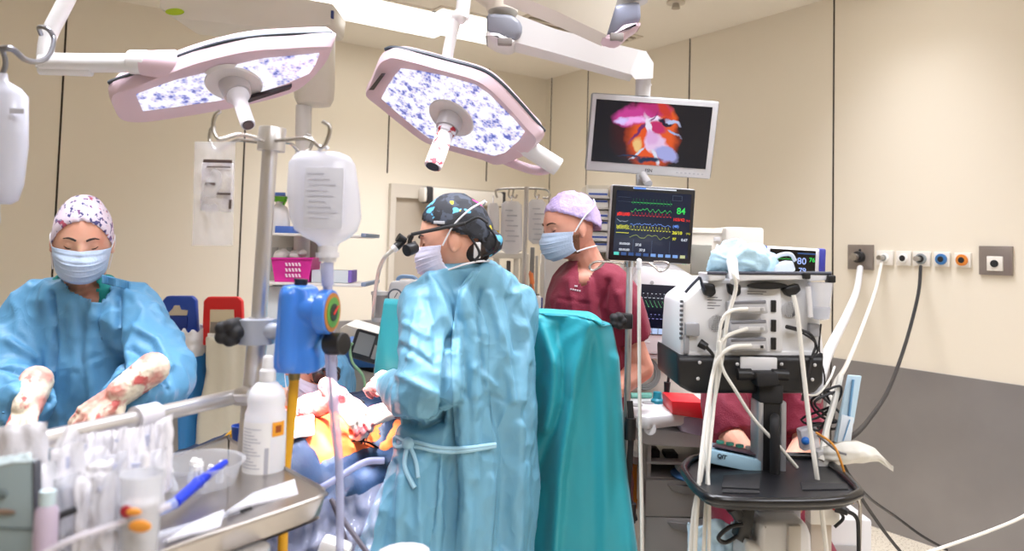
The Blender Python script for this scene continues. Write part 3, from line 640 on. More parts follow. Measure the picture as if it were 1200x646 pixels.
# small vital-signs monitor
vm = 3.0; mu = vm / F; CV = D(930, 306, vm)
o, scr, M, R = mon('vital_signs_monitor', 'white monitor with blue side grips and a large 80 behind the ventilator', CV, (64 * mu, 32 * mu), Matrix.Rotation(.03, 3, 'Y'), .08, WHITE, None, BLK, (-28 * mu, 25 * mu, -16 * mu, 13 * mu))
def X(x): return (x - 930) * mu
def Z(y): return -(y - 306) * mu
for x in (-35, 33.5): MB().box(M @ Vector((x * mu, .035, 0)), (7 * mu, .09, 33 * mu), R, .008).build('side_grip', mat('grip_blue', '#3A3F9E', .4), o)
txt(scr, M, '80', 11 * mu, X(939), Z(306), led('pale_blue', '#A9C0FF'), bold=.0005); txt(scr, M, '79', 9 * mu, X(940), Z(317), led('pale_blue', '#A9C0FF'), bold=.0005); txt(scr, M, '76', 7 * mu, X(951), Z(304), G1, bold=.0004)
wave(scr, M, G1, X(905), X(928), Z(304), 3 * mu, 'ecg', 5); rect(scr, M, led('bar_dim', '#35568F'), X(934), Z(297.5), X(955), Z(296), 'header')
MB().cyl(D(930, 322, vm + .06), Vector((D(930, 322, vm).x, vm + .06, 0)), .02).build('stand', STEEL, o); MB().cyl(Vector((D(930, 322, vm).x, vm + .06, 0)), Vector((D(930, 322, vm).x, vm + .06, .03)), .16).build('foot', LGREY, o)
# ------------------------------------------------------------------ people: helpers
from mathutils.bvhtree import BVHTree
CT = CR.transposed()
def proj(p):
    v = CT @ (Vector(p) - Vector((0, 0, H))); return 600 + F * v.x / -v.z, 248 - F * v.y / -v.z
def inpoly(x, y, P):
    c = False; j = len(P) - 1
    for i in range(len(P)):
        if (P[i][1] > y) != (P[j][1] > y) and x < (P[j][0] - P[i][0]) * (y - P[i][1]) / (P[j][1] - P[i][1]) + P[i][0]: c = not c
        j = i
    return c
def smooth(t): t = max(0, min(1, t)); return t * t * (3 - 2 * t)
def frame(loc, y, z, s=1):
    y = Vector(y).normalized(); z = Vector(z); z = (z - y * z.dot(y)).normalized(); x = y.cross(z)
    return Matrix.Translation(loc) @ Matrix((x, y, z)).transposed().to_4x4() @ Matrix.Scale(s, 4)
def head_frame(c, face, s=1, tilt=(0, 0, 1)): return frame(c, -Vector(face), tilt, s)
def feat(x, z):
    ax = abs(x); y = 0
    t = max(0, min(1, (.014 - z) / .052)); k = math.exp(-((z + .038) / .0065) ** 2) if z < -.038 else 1
    if z < .02: y -= (.003 + .021 * t ** 1.2) * math.exp(-(x / (.008 + .007 * t)) ** 2) * k * smooth((.02 - z) / .012)
    y += .010 * math.exp(-((ax - .031) / .014) ** 2 - ((z - .004) / .011) ** 2)
    y -= .0035 * math.exp(-((ax - .03) / .022) ** 2 - ((z - .022) / .007) ** 2)
    y -= .006 * math.exp(-(x / .022) ** 2 - ((z + .064) / .009) ** 2) - .003 * math.exp(-(x / .02) ** 2 - ((z + .064) / .0025) ** 2)
    y -= .017 * math.exp(-(x / .03) ** 2 - ((z + .1) / .02) ** 2)
    y -= .004 * math.exp(-((ax - .042) / .02) ** 2 - ((z + .03) / .02) ** 2)
    return y
def jaw(z): return 1 - .26 * smooth((-.01 - z) / .1)
def front(x, z):
    q = 1 - (x / (.076 * jaw(z))) ** 2 - (z / .12) ** 2
    return -.097 * math.sqrt(max(q, .02)) + feat(x, z)
def add_head(mb, M):
    t = bmesh.new(); bmesh.ops.create_uvsphere(t, u_segments=72, v_segments=56, radius=1)
    for v in t.verts:
        z = v.co.z * .12; x = v.co.x * .076 * jaw(z); y = v.co.y * .097
        if v.co.y < .1: y += feat(x, z) * smooth((.1 - v.co.y) / .5)
        v.co = (x, y, z)
    mb.merge(t, M)
    s = M.to_scale().x
    for sx in (-1, 1):
        mb.sph(M @ Vector((sx * .076, .012, -.012)), (.010 * s, .019 * s, .031 * s), M.to_3x3().normalized() @ Matrix.Rotation(sx * .25, 3, 'Z') @ Matrix.Rotation(-.15, 3, 'X'), 20, 14)
        mb.sph(M @ Vector((sx * .079, .006, -.038)), .0085 * s, None, 12, 8)
        mb.sph(M @ Vector((sx * .031, front(.031, .003) + .003, .003)), .0125 * s, None, 20, 14)
def face_bits(M, body, iris=False, brow_m=None, lash_m=None):
    s = M.to_scale().x
    for sx in (-1, 1):
        b = MB(); b.tube([M @ Vector((sx * x, front(x, z) - .0008, z)) for x, z in ((.013, .0215), (.022, .0255), (.034, .027), (.046, .0225))], [.0028 * s, .0033 * s, .0026 * s, .0012 * s], 8, 4); b.build('eyebrow', brow_m, body)
        yy = front(.031, .003) + .003
        def lid(x, z): return yy - math.sqrt(max(.0136 ** 2 - (x - .031) ** 2 - (z - .003) ** 2, 1e-6))
        b = MB(); b.tube([M @ Vector((sx * x, lid(x, z), z)) for x, z in ((.0195, .0005), (.025, -.0035), (.031, -.005), (.037, -.0035), (.0435, .001))], [.0007 * s, .0013 * s, .0015 * s, .0015 * s, .0009 * s], 6, 4); b.build('eyelash', lash_m, body)
def mask_part(M, body, m, strap_m, s0=1, straps='ear'):
    def R(v):
        k = [(0, .105), (.12, .113), (.3, .126), (.6, .124), (.85, .112), (1, .088)]
        for (a, x), (b_, y) in zip(k, k[1:]):
            if v <= b_: return x + (y - x) * smooth((v - a) / (b_ - a))
        return k[-1][1]
    def fn(u, v):
        a = (u * 2 - 1) * math.radians(74); e = abs(u * 2 - 1) ** 2
        z = (-.006 - .108 * v) * (1 - e) + (-.016 - .07 * v) * e
        r = R(v); x = .081 * math.sin(a) * (1 - .13 * v); y = -r * math.cos(a) - .012 * (1 - e) * 0
        nb = .0 + .008 * math.exp(-((u - .5) / .06) ** 2) * (1 - smooth(v / .3))
        pl = .0035 * sum(math.exp(-((v - c) / .018) ** 2) for c in (.36, .52, .68)) * (1 - .3 * e)
        y -= nb + pl - .0022 * noise.noise(Vector((u * 6, v * 7, s0 * 9)))
        return M @ Vector((x, y, z))
    o = MB().grid(fn, 48, 44).build('face_mask', m, body, ang=60, solid=.0015)
    st = MB()
    for sx in (-1, 1):
        if straps == 'ear':
            st.tube([M @ Vector(p) for p in ((sx * .078, -.024, -.018), (sx * .085, .0, .004), (sx * .084, .026, .008), (sx * .086, .03, -.02), (sx * .081, .012, -.05), (sx * .073, -.024, -.088))], .0018, 6, 6)
        else:
            st.tube([M @ Vector(p) for p in ((sx * .078, -.024, -.018), (sx * .089, .02, .030), (sx * .085, .075, .065), (sx * .02, .118, .085))], .003, 6, 6)
            st.tube([M @ Vector(p) for p in ((sx * .07, -.024, -.09), (sx * .075, .02, -.085), (sx * .065, .065, -.085), (sx * .01, .09, -.09))], .003, 6, 6)
    st.build('mask_strap', strap_m, body)
    return o
def cap_part(M, body, m, rad=(.083, .106, .127), ctr=(0, .005, .004), cut=lambda x, y: .008 - .42 * y, amp=.004, seed=0, name='surgical_cap', sc=18):
    t = bmesh.new(); bmesh.ops.create_uvsphere(t, u_segments=64, v_segments=48, radius=1)
    for v in t.verts: v.co = Vector((v.co.x * rad[0] + ctr[0], v.co.y * rad[1] + ctr[1], v.co.z * rad[2] + ctr[2]))
    t.normal_update()
    for v in t.verts:
        v.co += v.normal * amp * (ridge(noise.noise(v.co * sc + Vector((seed, seed, 0))) * 2) - .5)
    bmesh.ops.delete(t, geom=[v for v in t.verts if v.co.z < cut(v.co.x, v.co.y)], context='VERTS')
    for v in t.verts:
        if v.is_boundary: v.co.z = max(v.co.z, cut(v.co.x, v.co.y)) * .5 + cut(v.co.x, v.co.y) * .5
    o = MB().merge(t, M).build(name, m, body, ang=70, solid=.003)
    return o
def chain(mb, pts, rs):
    for i in range(len(pts) - 1): mb.cap(pts[i], pts[i + 1], rs[i], rs[i + 1], 14)
    return mb
def add_hand(mb, M, side=1, curl=(.5, .55, .6, .65), thumb=.5, spread=.06):
    """wrist at the origin, fingers along +y, back of the hand +z, thumb on side*x"""
    s = M.to_scale().x; T = lambda x, y, z: M @ Vector((x, y, z)); R3 = M.to_3x3().normalized()
    mb.cap(T(0, -.05, 0), T(0, .01, 0), .027 * s, .026 * s)
    for fx in (-.03, -.012, .012, .03): mb.cap(T(fx * .6, .01, 0), T(fx, .088, .001), .0165 * s, .0125 * s)
    mb.sph(T(side * .022, .035, -.006), (.02 * s, .032 * s, .016 * s), R3)
    ln = (.043, .047, .044, .034); x0 = (.031, .0105, -.0105, -.030)
    for k in range(4):
        p = Vector((side * x0[k], .09, .001)); a = curl[k] * .55; yaw = side * (.5 - k / 3) * 2 * -spread
        rad = .0092 - (.0012 if k == 3 else 0); L_ = ln[k]; ps = [p]
        for j in range(3):
            d = Vector((-math.sin(yaw) * math.cos(a), math.cos(a) * math.cos(yaw), -math.sin(a))); p = p + d * L_; ps.append(p); a += curl[k] * (1.25 if j == 0 else .9); L_ *= .64
        chain(mb, [T(*q) for q in ps], [rad * 1.05 * s, rad * s, rad * .93 * s, rad * .8 * s])
    p = Vector((side * .024, .02, -.008)); ps = [p]; a = .75 * side
    for j, L_ in enumerate((.042, .034, .027)):
        d = Vector((math.sin(a), math.cos(a) * .9, -.35 - .25 * thumb * j)).normalized(); p = p + d * L_; ps.append(p); a -= side * thumb * .55
    chain(mb, [T(*q) for q in ps], [.0145 * s, .0115 * s, .0105 * s, .0088 * s])
def rings(spec, shear=0, ex=2.3, n=56, flute=None):
    out = []
    for (y, xl, xr, d, ratio) in spec:
        c = D((xl + xr) / 2, y, d); rx = (xr - xl) / 2 * px(d); ry = rx * ratio; R_ = []
        for j in range(n):
            t = 2 * PI * j / n; cx, sx = math.cos(t), math.sin(t)
            a = math.copysign(abs(cx) ** (2 / ex), cx) * rx; b_ = math.copysign(abs(sx) ** (2 / ex), sx) * ry
            k = 1
            if flute: k = 1 + flute(y) * math.sin(t * 9 + 1.3 * math.sin(t * 2) + y * .004)
            R_.append(Vector((c.x + a * k, c.y + b_ * k + shear * a, c.z)))
        out.append(R_)
    return out
def fold_disp(mb, folds, side_y=True):
    """raise/sink real folds along lines read off the photograph: [(points, amp, width px)] on the side seen"""
    mb.bm.normal_update()
    vs = list(mb.bm.verts); P = np.array([proj(v.co) for v in vs]); N = np.array([v.normal.y for v in vs]); off = np.zeros(len(vs))
    vis = np.clip((-N + .25) / .5, 0, 1) if side_y else np.ones(len(vs))
    for pts, amp, wd in folds:
        dmin = np.full(len(vs), 1e9)
        for (a, b_) in zip(pts, pts[1:]):
            a = np.array(a, float); b_ = np.array(b_, float); ab = b_ - a
            t = np.clip(((P - a) @ ab) / (ab @ ab), 0, 1); q = a + t[:, None] * ab
            dmin = np.minimum(dmin, np.hypot(*(P - q).T))
        off += amp * 1.7 * np.exp(-(dmin / wd) ** 2) * vis
    for v, o in zip(vs, off): v.co += v.normal * float(o)
    return mb
def cut(mb, poly, ymax):
    bmesh.ops.delete(mb.bm, geom=[v for v in mb.bm.verts if v.co.y < ymax and inpoly(*proj(v.co), poly)], context='VERTS'); return mb
def bvh(mb): return BVHTree.FromBMesh(mb.bm)
def hit(tree, x, y, off=.004):
    o = Vector((0, 0, H))
    for k in range(14):
        for s in (1, -1):
            r = ray(x + k * s * 1.5, y).normalized(); q = tree.ray_cast(o, r)
            if q[0]: return q[0] - r * off
    return None
def skin_m(name, c, v): return mat(name, c, .5, sss=.12, var=v, vscale=9, spec=.35)
SK1 = skin_m('skin_fair', '#EDBBA2', '#E3A48C'); SK2 = skin_m('skin_light', '#EBB59B', '#DFA088'); SK3 = skin_m('skin_ruddy', '#E5A892', '#D8937C')
HAIR = mat('dark_hair', '#2A1C15', .6); LASH = mat('lash_dark', '#1B110D', .6)
M_MASK = mat('mask_blue', '#BFD2EC', .7, bump=.15, bscale=120); M_MASKL = mat('mask_lilac', '#E3DEF2', .65, bump=.1, bscale=90); STRAP = mat('strap_white', '#E9E7EA', .6)
GOWN = mat('gown_blue', '#74ACC6', .42, spec=.4); GOWN2 = mat('gown_blue_deep', '#5E9AC2', .42, spec=.4)
def crinkle(m, k=.55, sc=9):
    """sharp paper-like creases of a non-woven cloth"""
    nt, b, tc = nodes(m)
    n = nt.nodes.new('ShaderNodeTexNoise'); n.inputs['Scale'].default_value = 3.5; n.inputs['Detail'].default_value = 3; nt.links.new(tc.outputs['Object'], n.inputs['Vector'])
    a = nt.nodes.new('ShaderNodeVectorMath'); a.operation = 'MULTIPLY_ADD'; a.inputs[1].default_value = (.35, .35, .35); nt.links.new(n.outputs['Color'], a.inputs[0]); nt.links.new(tc.outputs['Object'], a.inputs[2])
    mp = nt.nodes.new('ShaderNodeMapping'); mp.inputs['Scale'].default_value = (1, 1, .6); nt.links.new(a.outputs[0], mp.inputs['Vector'])
    v = nt.nodes.new('ShaderNodeTexVoronoi'); v.inputs['Scale'].default_value = sc; nt.links.new(mp.outputs[0], v.inputs['Vector'])
    v2 = nt.nodes.new('ShaderNodeTexVoronoi'); v2.inputs['Scale'].default_value = sc * 2.7; nt.links.new(mp.outputs[0], v2.inputs['Vector'])
    ad = nt.nodes.new('ShaderNodeMath'); ad.operation = 'MULTIPLY_ADD'; ad.inputs[1].default_value = .35; nt.links.new(v2.outputs['Distance'], ad.inputs[0]); nt.links.new(v.outputs['Distance'], ad.inputs[2])
    bp = nt.nodes.new('ShaderNodeBump'); bp.inputs['Strength'].default_value = k; bp.inputs['Distance'].default_value = .022
    nt.links.new(ad.outputs[0], bp.inputs['Height']); nt.links.new(bp.outputs['Normal'], b.inputs['Normal'])
crinkle(GOWN, .5, 8); crinkle(GOWN2, .5, 8)
MAROON = mat('scrub_maroon', '#7E1230', .75, bump=.3, bscale=220, sheen=.1); TEALS = mat('scrub_teal', '#1F9C98', .75)
GLOVE = spots(mat('glove_cream', '#EFE3CC', .4), [('#C9605C', 3, .55, .64, 24), ('#DE9A8C', 8, .48, .62, 12)], 1, 0, 0)
GLOVE2 = spots(mat('glove_bloody', '#F0D9CF', .4), [('#D9868A', 3, .47, .60, 16), ('#B03A44', 8, .57, .64, 26)], 1, 0, 0)
CUFF = mat('cuff_cream', '#EFE6CF', .55)
def legs(mb, hip, r=.075):
    for sx in (-.09, .09):
        h = Vector((hip.x + sx, hip.y, hip.z)); chain(mb, [h, Vector((h.x, h.y, .5)), Vector((h.x, h.y + .02, .1))], [.085, .06, .042]); mb.cap((h.x, h.y + .02, .05), (h.x, h.y - .1, .04), .045, .035)

# ------------------------------------------------------------------ nurse at the left
hp = D(97, 280, 2.2)
Mh = head_frame(hp, (.44, -.85, -.28), .97, (.0, 0, 1))
nurse = thing('person', 'person in blue gown and lilac patterned cap looking down, at the left', 'person', (hp.x, 2.26, 0))
b = MB(); add_head(b, Mh)
shL, shR = D(44, 362, 2.28), D(150, 362, 2.28); elL, elR = D(14, 452, 2.16), D(186, 448, 2.14); wrL, wrR = D(32, 478, 1.98), D(142, 460, 1.94)
nk = D(98, 348, 2.28)
b.cap(hp + Vector((0, .03, -.06)), nk, .052, .056); chain(b, [shL, nk, shR], [.06, .075, .06]); b.sph(D(98, 395, 2.3), (.155, .1, .19)); b.sph(D(98, 480, 2.3), (.15, .11, .2))
chain(b, [shL, elL, wrL], [.055, .042, .03]); chain(b, [shR, elR, wrR], [.055, .042, .03]); hip = D(98, 560, 2.3); b.sph(hip, (.16, .11, .13)); legs(b, hip)
body = b.remesh(.0042, 1).build('body', SK1, nurse, ang=0)
face_bits(Mh, body, brow_m=HAIR, lash_m=LASH); mask_part(Mh, body, M_MASK, STRAP, 1, 'ear')
m_cap1 = spots(mat('cap_lilac_print', '#E9DCEB', .7), [('#4A4A86', 3, .585, .60, 62), ('#7A4C86', 9, .615, .63, 50), ('#C05A72', 14, .64, .655, 44)], 1, 0, 0)
cp_ = cap_part(Mh, body, m_cap1, (.0815, .106, .128), (0, .008, .004), lambda x, y: .034 - .52 * y - 9 * x * x, .002, 1)
g = MB(); spec = [(328, 68, 128, 2.27, .9), (336, 52, 144, 2.27, .75), (350, 34, 162, 2.27, .62), (378, 28, 168, 2.28, .62), (430, 30, 168, 2.28, .7), (490, 28, 172, 2.28, .75), (560, 20, 180, 2.28, .75), (700, 8, 190, 2.28, .75), (800, 4, 195, 2.28, .75)]
g.loft(rings(spec, 0, 2.2, 56, lambda y: .0 if y < 420 else .02))
def sleeve(mbx, pts, rs, wob=0):
    P = crom(pts, 5); n = len(P); R_ = []
    for i in range(n):
        f = i / (n - 1) * (len(rs) - 1); k = min(int(f), len(rs) - 2); R_.append(rs[k] + (rs[k + 1] - rs[k]) * (f - k))
    mbx.tube(P, R_, 22, 1); mbx.sph(P[0], R_[0] * .98)
sleeve(g, [D(52, 364, 2.28), D(24, 405, 2.22), D(6, 452, 2.14), D(20, 472, 2.06), D(34, 482, 2.0)], [.088, .088, .092, .08, .062])
sleeve(g, [D(144, 362, 2.28), D(168, 400, 2.22), D(184, 440, 2.13), D(165, 458, 2.03), D(148, 459, 1.96)], [.088, .088, .094, .085, .062])
g.remesh(.007, 2).displace(wrinkle(.022, (6, 6, 3), .009, (14, 14, 10), 2))
fold_disp(g, [([(60, 345), (64, 400), (58, 470)], -.014, 4), ([(140, 345), (136, 400), (146, 450)], -.014, 4), ([(110, 355), (104, 420), (112, 490)], .008, 6), ([(85, 360), (90, 430)], .007, 6), ([(160, 385), (185, 400), (198, 430)], .008, 5), ([(155, 410), (180, 425), (196, 455)], -.008, 4), ([(10, 400), (40, 420)], .008, 5), ([(0, 430), (45, 445)], -.008, 4), ([(145, 345), (178, 352), (190, 375)], .006, 5)])
cut(g, [(70, 312), (130, 312), (126, 344), (118, 353), (100, 349), (84, 340), (76, 330)], 2.25)
gown = g.build('surgical_gown', GOWN2, nurse, ang=0, solid=.003)
g = MB(); g.loft(rings([(322, 72, 128, 2.26, .85), (338, 56, 142, 2.265, .66), (356, 46, 150, 2.28, .58), (400, 42, 154, 2.29, .56)], 0, 2.2)).remesh(.009, 1); cut(g, [(60, 312), (113, 312), (112, 358), (96, 352), (74, 330)], 2.27); g.build('scrub_top', TEALS, nurse, ang=0, solid=.003)
cl = MB(); cl.grid(lambda u, v: D(120 + 32 * u, 322 + 10 * v + 8 * u, 2.16 + .06 * u + .02 * math.sin(u * 9)), 14, 6).build('gown_tie', GOWN2, nurse, solid=.004)
for (wr, dr, nb, sd, cu, nm) in ((wrL + Vector((0, 0, 0)), (.25, -.75, -.6), (-.2, -.5, .8), 1, (.7, .75, .8, .8), ''), (wrR, (-.62, -.5, -.6), (.1, -.6, .8), 1, (.35, .5, .6, .7), '')):
    Mw = frame(wr, dr, nb, 1.02); q = MB(); add_hand(q, Mw, -1 if wr is wrR else 1, cu, .5); q.cap(wr - Vector(dr).normalized() * .09, wr, .043, .036)
    q.remesh(.0036, 1).displace(wrinkle(.0012, (60, 60, 60), .0006, (140, 140, 140), 4)); q.build('glove', GLOVE, nurse, ang=0)

# ------------------------------------------------------------------ surgeon in the middle, back to the viewer
hs = D(531, 279, 2.35)
Mh = head_frame(hs, (-.955, .06, -.24), 1.05, (.02, 0, 1))
sur = thing('person', 'person in pale blue gown with back turned, black butterfly cap and magnifying glasses', 'person', (-.15, 2.42, 0))
b = MB(); add_head(b, Mh)
nk = D(550, 328, 2.41); b.cap(hs + Vector((.03, .01, -.05)), nk, .052, .058)
s1, s2 = D(497, 370, 2.33), D(600, 370, 2.52); e1, w1 = D(497, 462, 2.14), D(462, 452, 2.32); e2, w2 = D(560, 470, 2.62), D(470, 482, 2.55)
chain(b, [s1, nk, s2], [.045, .06, .045]); b.sph(D(548, 405, 2.42), (.12, .06, .17)); b.sph(D(546, 500, 2.4), (.13, .08, .2)); chain(b, [s1, e1, w1], [.052, .042, .03]); chain(b, [s2, e2, w2], [.052, .042, .03])
hip = D(540, 585, 2.4); b.sph(hip, (.16, .12, .13)); legs(b, hip)
body = b.remesh(.0042, 1).build('body', SK2, sur, ang=0)
face_bits(Mh, body, brow_m=HAIR, lash_m=LASH); mask_part(Mh, body, M_MASKL, STRAP, 2, 'tie')
m_cap2 = spots(mat('cap_dark_print', '#24272F', .7), [('#3F4654', 2, .52, .54, 22), ('#17181D', 6, .55, .57, 26), ('#5FB6DE', 11, .615, .625, 15), ('#E4CF2E', 23.4, .655, .665, 15), ('#D33A8C', 31, .67, .68, 16)], 1, 0, 0)
cap2 = cap_part(Mh, body, m_cap2, (.085, .110, .131), (0, .012, .002), lambda x, y: .022 - .62 * y, .003, 3)
hb = MB(); hb.sph(Mh @ Vector((0, .095, -.035)), (.05, .05, .045)); hb.displace(wrinkle(.006, (20, 20, 20), .002, (50, 50, 50), 5)); hb.build('cap_tail', m_cap2, body)
hr = MB(); hr.sph(Mh @ Vector((0, .055, -.05)), (.052, .065, .045), None); hr.build('hair', HAIR, body)
g = MB(); spec = [(306, 528, 570, 2.37, .95), (314, 513, 588, 2.37, .8), (326, 497, 604, 2.38, .62), (345, 484, 613, 2.38, .55), (382, 480, 625, 2.38, .58), (430, 478, 631, 2.38, .62), (490, 470, 632, 2.38, .68), (525, 464, 629, 2.38, .7), (580, 444, 628, 2.38, .75), (646, 421, 625, 2.38, .78), (780, 400, 626, 2.4, .8)]
g.loft(rings(spec, .45, 2.2, 64, lambda y: 0 if y < 500 else .028 * smooth((y - 500) / 120)))
sleeve(g, [D(500, 362, 2.28), D(496, 410, 2.2), D(499, 458, 2.12), D(478, 462, 2.2), D(456, 450, 2.34)], [.086, .083, .088, .078, .052])
sleeve(g, [D(600, 364, 2.48), D(590, 420, 2.6), D(560, 470, 2.62), D(500, 482, 2.6)], [.09, .085, .085, .06])
g.remesh(.0065, 2).displace(wrinkle(.017, (6, 6, 1.5), .006, (15, 15, 8), 6))
fold_disp(g, [([(527, 395), (524, 440), (519, 492)], -.016, 4), ([(470, 496), (500, 502), (520, 492)], -.022, 5), ([(505, 325), (518, 360), (530, 405), (528, 470)], .010, 5), ([(540, 345), (553, 400), (556, 470), (552, 560)], .013, 5), ([(562, 340), (558, 380), (566, 450)], -.010, 5), ([(545, 375), (542, 430)], -.009, 4),
    ([(605, 345), (618, 400), (612, 470)], .010, 6), ([(596, 350), (606, 410)], -.008, 4), ([(577, 470), (592, 520), (590, 640)], -.012, 7), ([(610, 500), (606, 646)], .010, 7), ([(490, 545), (492, 646)], .012, 7), ([(512, 540), (508, 646)], -.012, 7), ([(460, 545), (446, 646)], -.008, 6), ([(475, 380), (500, 395)], .006, 4), ([(470, 405), (505, 425)], -.006, 4), ([(468, 440), (510, 462)], .007, 5), ([(500, 350), (512, 395), (510, 430)], -.006, 4), ([(488, 365), (480, 420)], .006, 4), ([(572, 345), (590, 400), (600, 470)], .009, 4), ([(540, 470), (546, 560), (545, 640)], .008, 4), ([(575, 560), (570, 646)], .010, 5), ([(470, 560), (465, 646)], .010, 5), ([(620, 430), (616, 540)], -.008, 4), ([(555, 430), (580, 452)], .006, 3), ([(556, 470), (575, 462), (590, 470)], -.005, 3)])
# the lapped back edge of the gown
seam = [(312, 560), (340, 540), (390, 533), (430, 531), (520, 537), (580, 541), (646, 536), (800, 532)]
def seam_x(y): return np.interp(y, [a[0] for a in seam], [a[1] for a in seam])
g.bm.normal_update()
for v in g.bm.verts:
    x, y = proj(v.co)
    if v.normal.y < 0 and y > 312:
        k = smooth((x - seam_x(y)) / 3) * (1 - smooth((x - seam_x(y)) / 50)); v.co += v.normal * .014 * k
        if y > 525: v.co -= v.normal * .03 * math.exp(-((x - seam_x(y) + 11) / 9) ** 2) * smooth((y - 525) / 40)
tr = bvh(g); g.build('surgical_gown', GOWN, sur, ang=0)
def flap(u, v):
    y = 318 + 330 * v; x = seam_x(y) - 3 + (10 + 34 * smooth(v * 4)) * u
    return hit(tr, x, y, .016 * (1 - u) ** 1.5 + .003 + .003 * noise.noise(Vector((u * 4, v * 9, 2))))
MB().grid(flap, 16, 90).build('back_flap', GOWN, sur, ang=0, solid=.002)
bt = MB(); L = [hit(tr, x, y, .007) for x, y in ((474, 517), (490, 519), (510, 524))] + [hit(tr, x, y, .024) for x, y in ((530, 526), (550, 525), (572, 522), (581, 521))]; L = [p for p in L if p]; zz = Vector((0, 0, 1))
for k in (0, -.014): bt.tube([p + zz * (k * (1 - i / 9)) for i, p in enumerate(L)], .006, 8, 4)
bt.sph(hit(tr, 478, 520, .008), .018); bt.tube([hit(tr, x, y, .012) for x, y in ((478, 520), (464, 512), (456, 520), (466, 524), (478, 521))], .006, 8, 5); bt.tube([hit(tr, x, y, .010) for x, y in ((478, 520), (474, 545), (482, 565), (486, 572))], .007, 8, 5); bt.tube([hit(tr, x, y, .010) for x, y in ((479, 520), (487, 540), (490, 560))], .006, 8, 5)
bt.build('gown_belt', mat('gown_tie_pale', '#A5D0E2', .55), sur)
gl = MB(); Mw = frame(w1, (-.62, .55, .02), (-.2, -.6, .75), 1.0); add_hand(gl, Mw, 1, (.8, .85, .9, .9), .6); gl.cap(w1 + Vector((.06, -.05, 0)), w1, .044, .036); gl.remesh(.0036, 1).displace(wrinkle(.0012, (60, 60, 60), .0006, (140, 140, 140), 4)); gl.build('glove', GLOVE2, sur, ang=0)
w2b = D(468, 478, 2.5); gl = MB(); Mw = frame(w2b, (-.85, -.05, -.28), (.1, -.5, .85), 1.02); add_hand(gl, Mw, 1, (.25, .3, .4, .5), .4); gl.cap(w2b + Vector((.1, .03, .03)), w2b, .042, .034); gl.remesh(.0036, 1); gl.build('glove', GLOVE2, sur, ang=0)
# magnifying glasses with headlight
lo = thing('loupe_headset', 'black magnifying glasses with headlight worn by the surgeon with the butterfly cap', 'magnifying glasses', tuple(D(480, 282, 2.25)))
q = MB(); q.tube(pp([(482, 275), (505, 270), (545, 262)], 2.235), .0055, 8, 4); q.tube(pp([(545, 262), (560, 255), (572, 262)], 2.25), .004, 8, 4); q.build('temple_arm', BLACK, lo)
MB().cyl(D(487, 290, 2.27), D(476, 294, 2.24), .017, .019, bev=.003).build('barrel', BLACK, lo); MB().cyl(D(489, 288, 2.36), D(478, 292, 2.36), .017, .019, bev=.003).build('barrel', BLACK, lo)
q = MB(); q.tube(pp([(483, 276), (480, 284), (484, 290)], 2.26), .007, 8, 3); q.tube([D(483, 277, 2.26), D(479, 278, 2.32), D(481, 276, 2.42)], .006, 8, 3); q.build('bridge', BLACK, lo)
q = MB(); q.cyl(D(475, 283, 2.28), D(466, 278, 2.27), .011, .014); q.cyl(D(474, 281, 2.28), D(464, 290, 2.27), .010, .013); q.build('headlight', BLACK, lo)
q = MB(); q.cyl(D(465, 289, 2.27), D(461, 293, 2.27), .012); q.build('light_collar', WHITE, lo)
q = MB(); q.tube([D(462, 292, 2.27), D(450, 303, 2.3), D(443, 322, 2.4), D(439, 350, 2.6), D(437, 372, 2.9)], .0065, 8, 6); q.build('light_cable', WTUBE, lo)
q = MB(); q.tube(pp([(548, 258), (562, 258), (574, 268), (582, 282), (577, 296), (560, 302), (551, 308)], 2.3), .0035, 8, 6); q.tube(pp([(556, 262), (570, 272), (578, 286), (570, 299), (556, 303)], 2.33), .0035, 8, 6); q.tube(pp([(550, 276), (558, 288), (562, 298), (556, 306)], 2.27), .004, 8, 6); q.tube(pp([(560, 300), (566, 306), (572, 300), (566, 294)], 2.31), .004, 8, 6); q.build('cable_loop', BCABLE, lo)
pbox(MB(), 555, 284, 563, 303, 2.27, .012, .003, .2).build('clip', WHITE, lo)
pbox(MB(), 508, 259, 521, 262.5, 2.238, .004, .001).build('maker_plate', mat('plate_silver', '#C9CBD2', .4), lo)

# ------------------------------------------------------------------ man in maroon scrubs
hm = D(666, 266, 2.95)
Mh = head_frame(hm, (-.86, -.44, -.2), 1.05, (-.05, 0, 1))
man = thing('person', 'person standing in maroon scrubs with lilac bouffant cap and blue mask', 'person', (hm.x + .08, 3.02, 0))
b = MB(); add_head(b, Mh); nk = D(692, 318, 3.0); b.cap(hm + Vector((.035, .03, -.05)), nk, .06, .066)
s1, s2 = D(716, 347, 2.91), D(668, 345, 3.18); e1, w1 = D(751, 432, 2.92), D(705, 470, 2.78)
chain(b, [s1, nk, s2], [.048, .064, .048]); b.sph(D(680, 330, 2.95), (.06, .06, .05)); b.sph(D(690, 395, 3.02), (.13, .12, .2)); chain(b, [s1, e1, w1], [.06, .05, .034]); chain(b, [s2, D(655, 430, 3.2), D(640, 470, 3.0)], [.06, .048, .034])
hip = D(690, 545, 3.02); b.sph(hip, (.16, .14, .16)); legs(b, hip)
add_hand(b, frame(w1, (-.9, -.2, -.3), (.2, -.4, .85), 1.05), -1); add_hand(b, frame(D(640, 470, 3.0), (-.7, -.5, -.4), (.2, -.4, .85), 1.05), 1)
body = b.remesh(.0044, 1).build('body', SK3, man, ang=0)
face_bits(Mh, body, brow_m=mat('brown_brow', '#5B3A28', .6), lash_m=LASH); mask_part(Mh, body, M_MASK, STRAP, 3, 'tie')
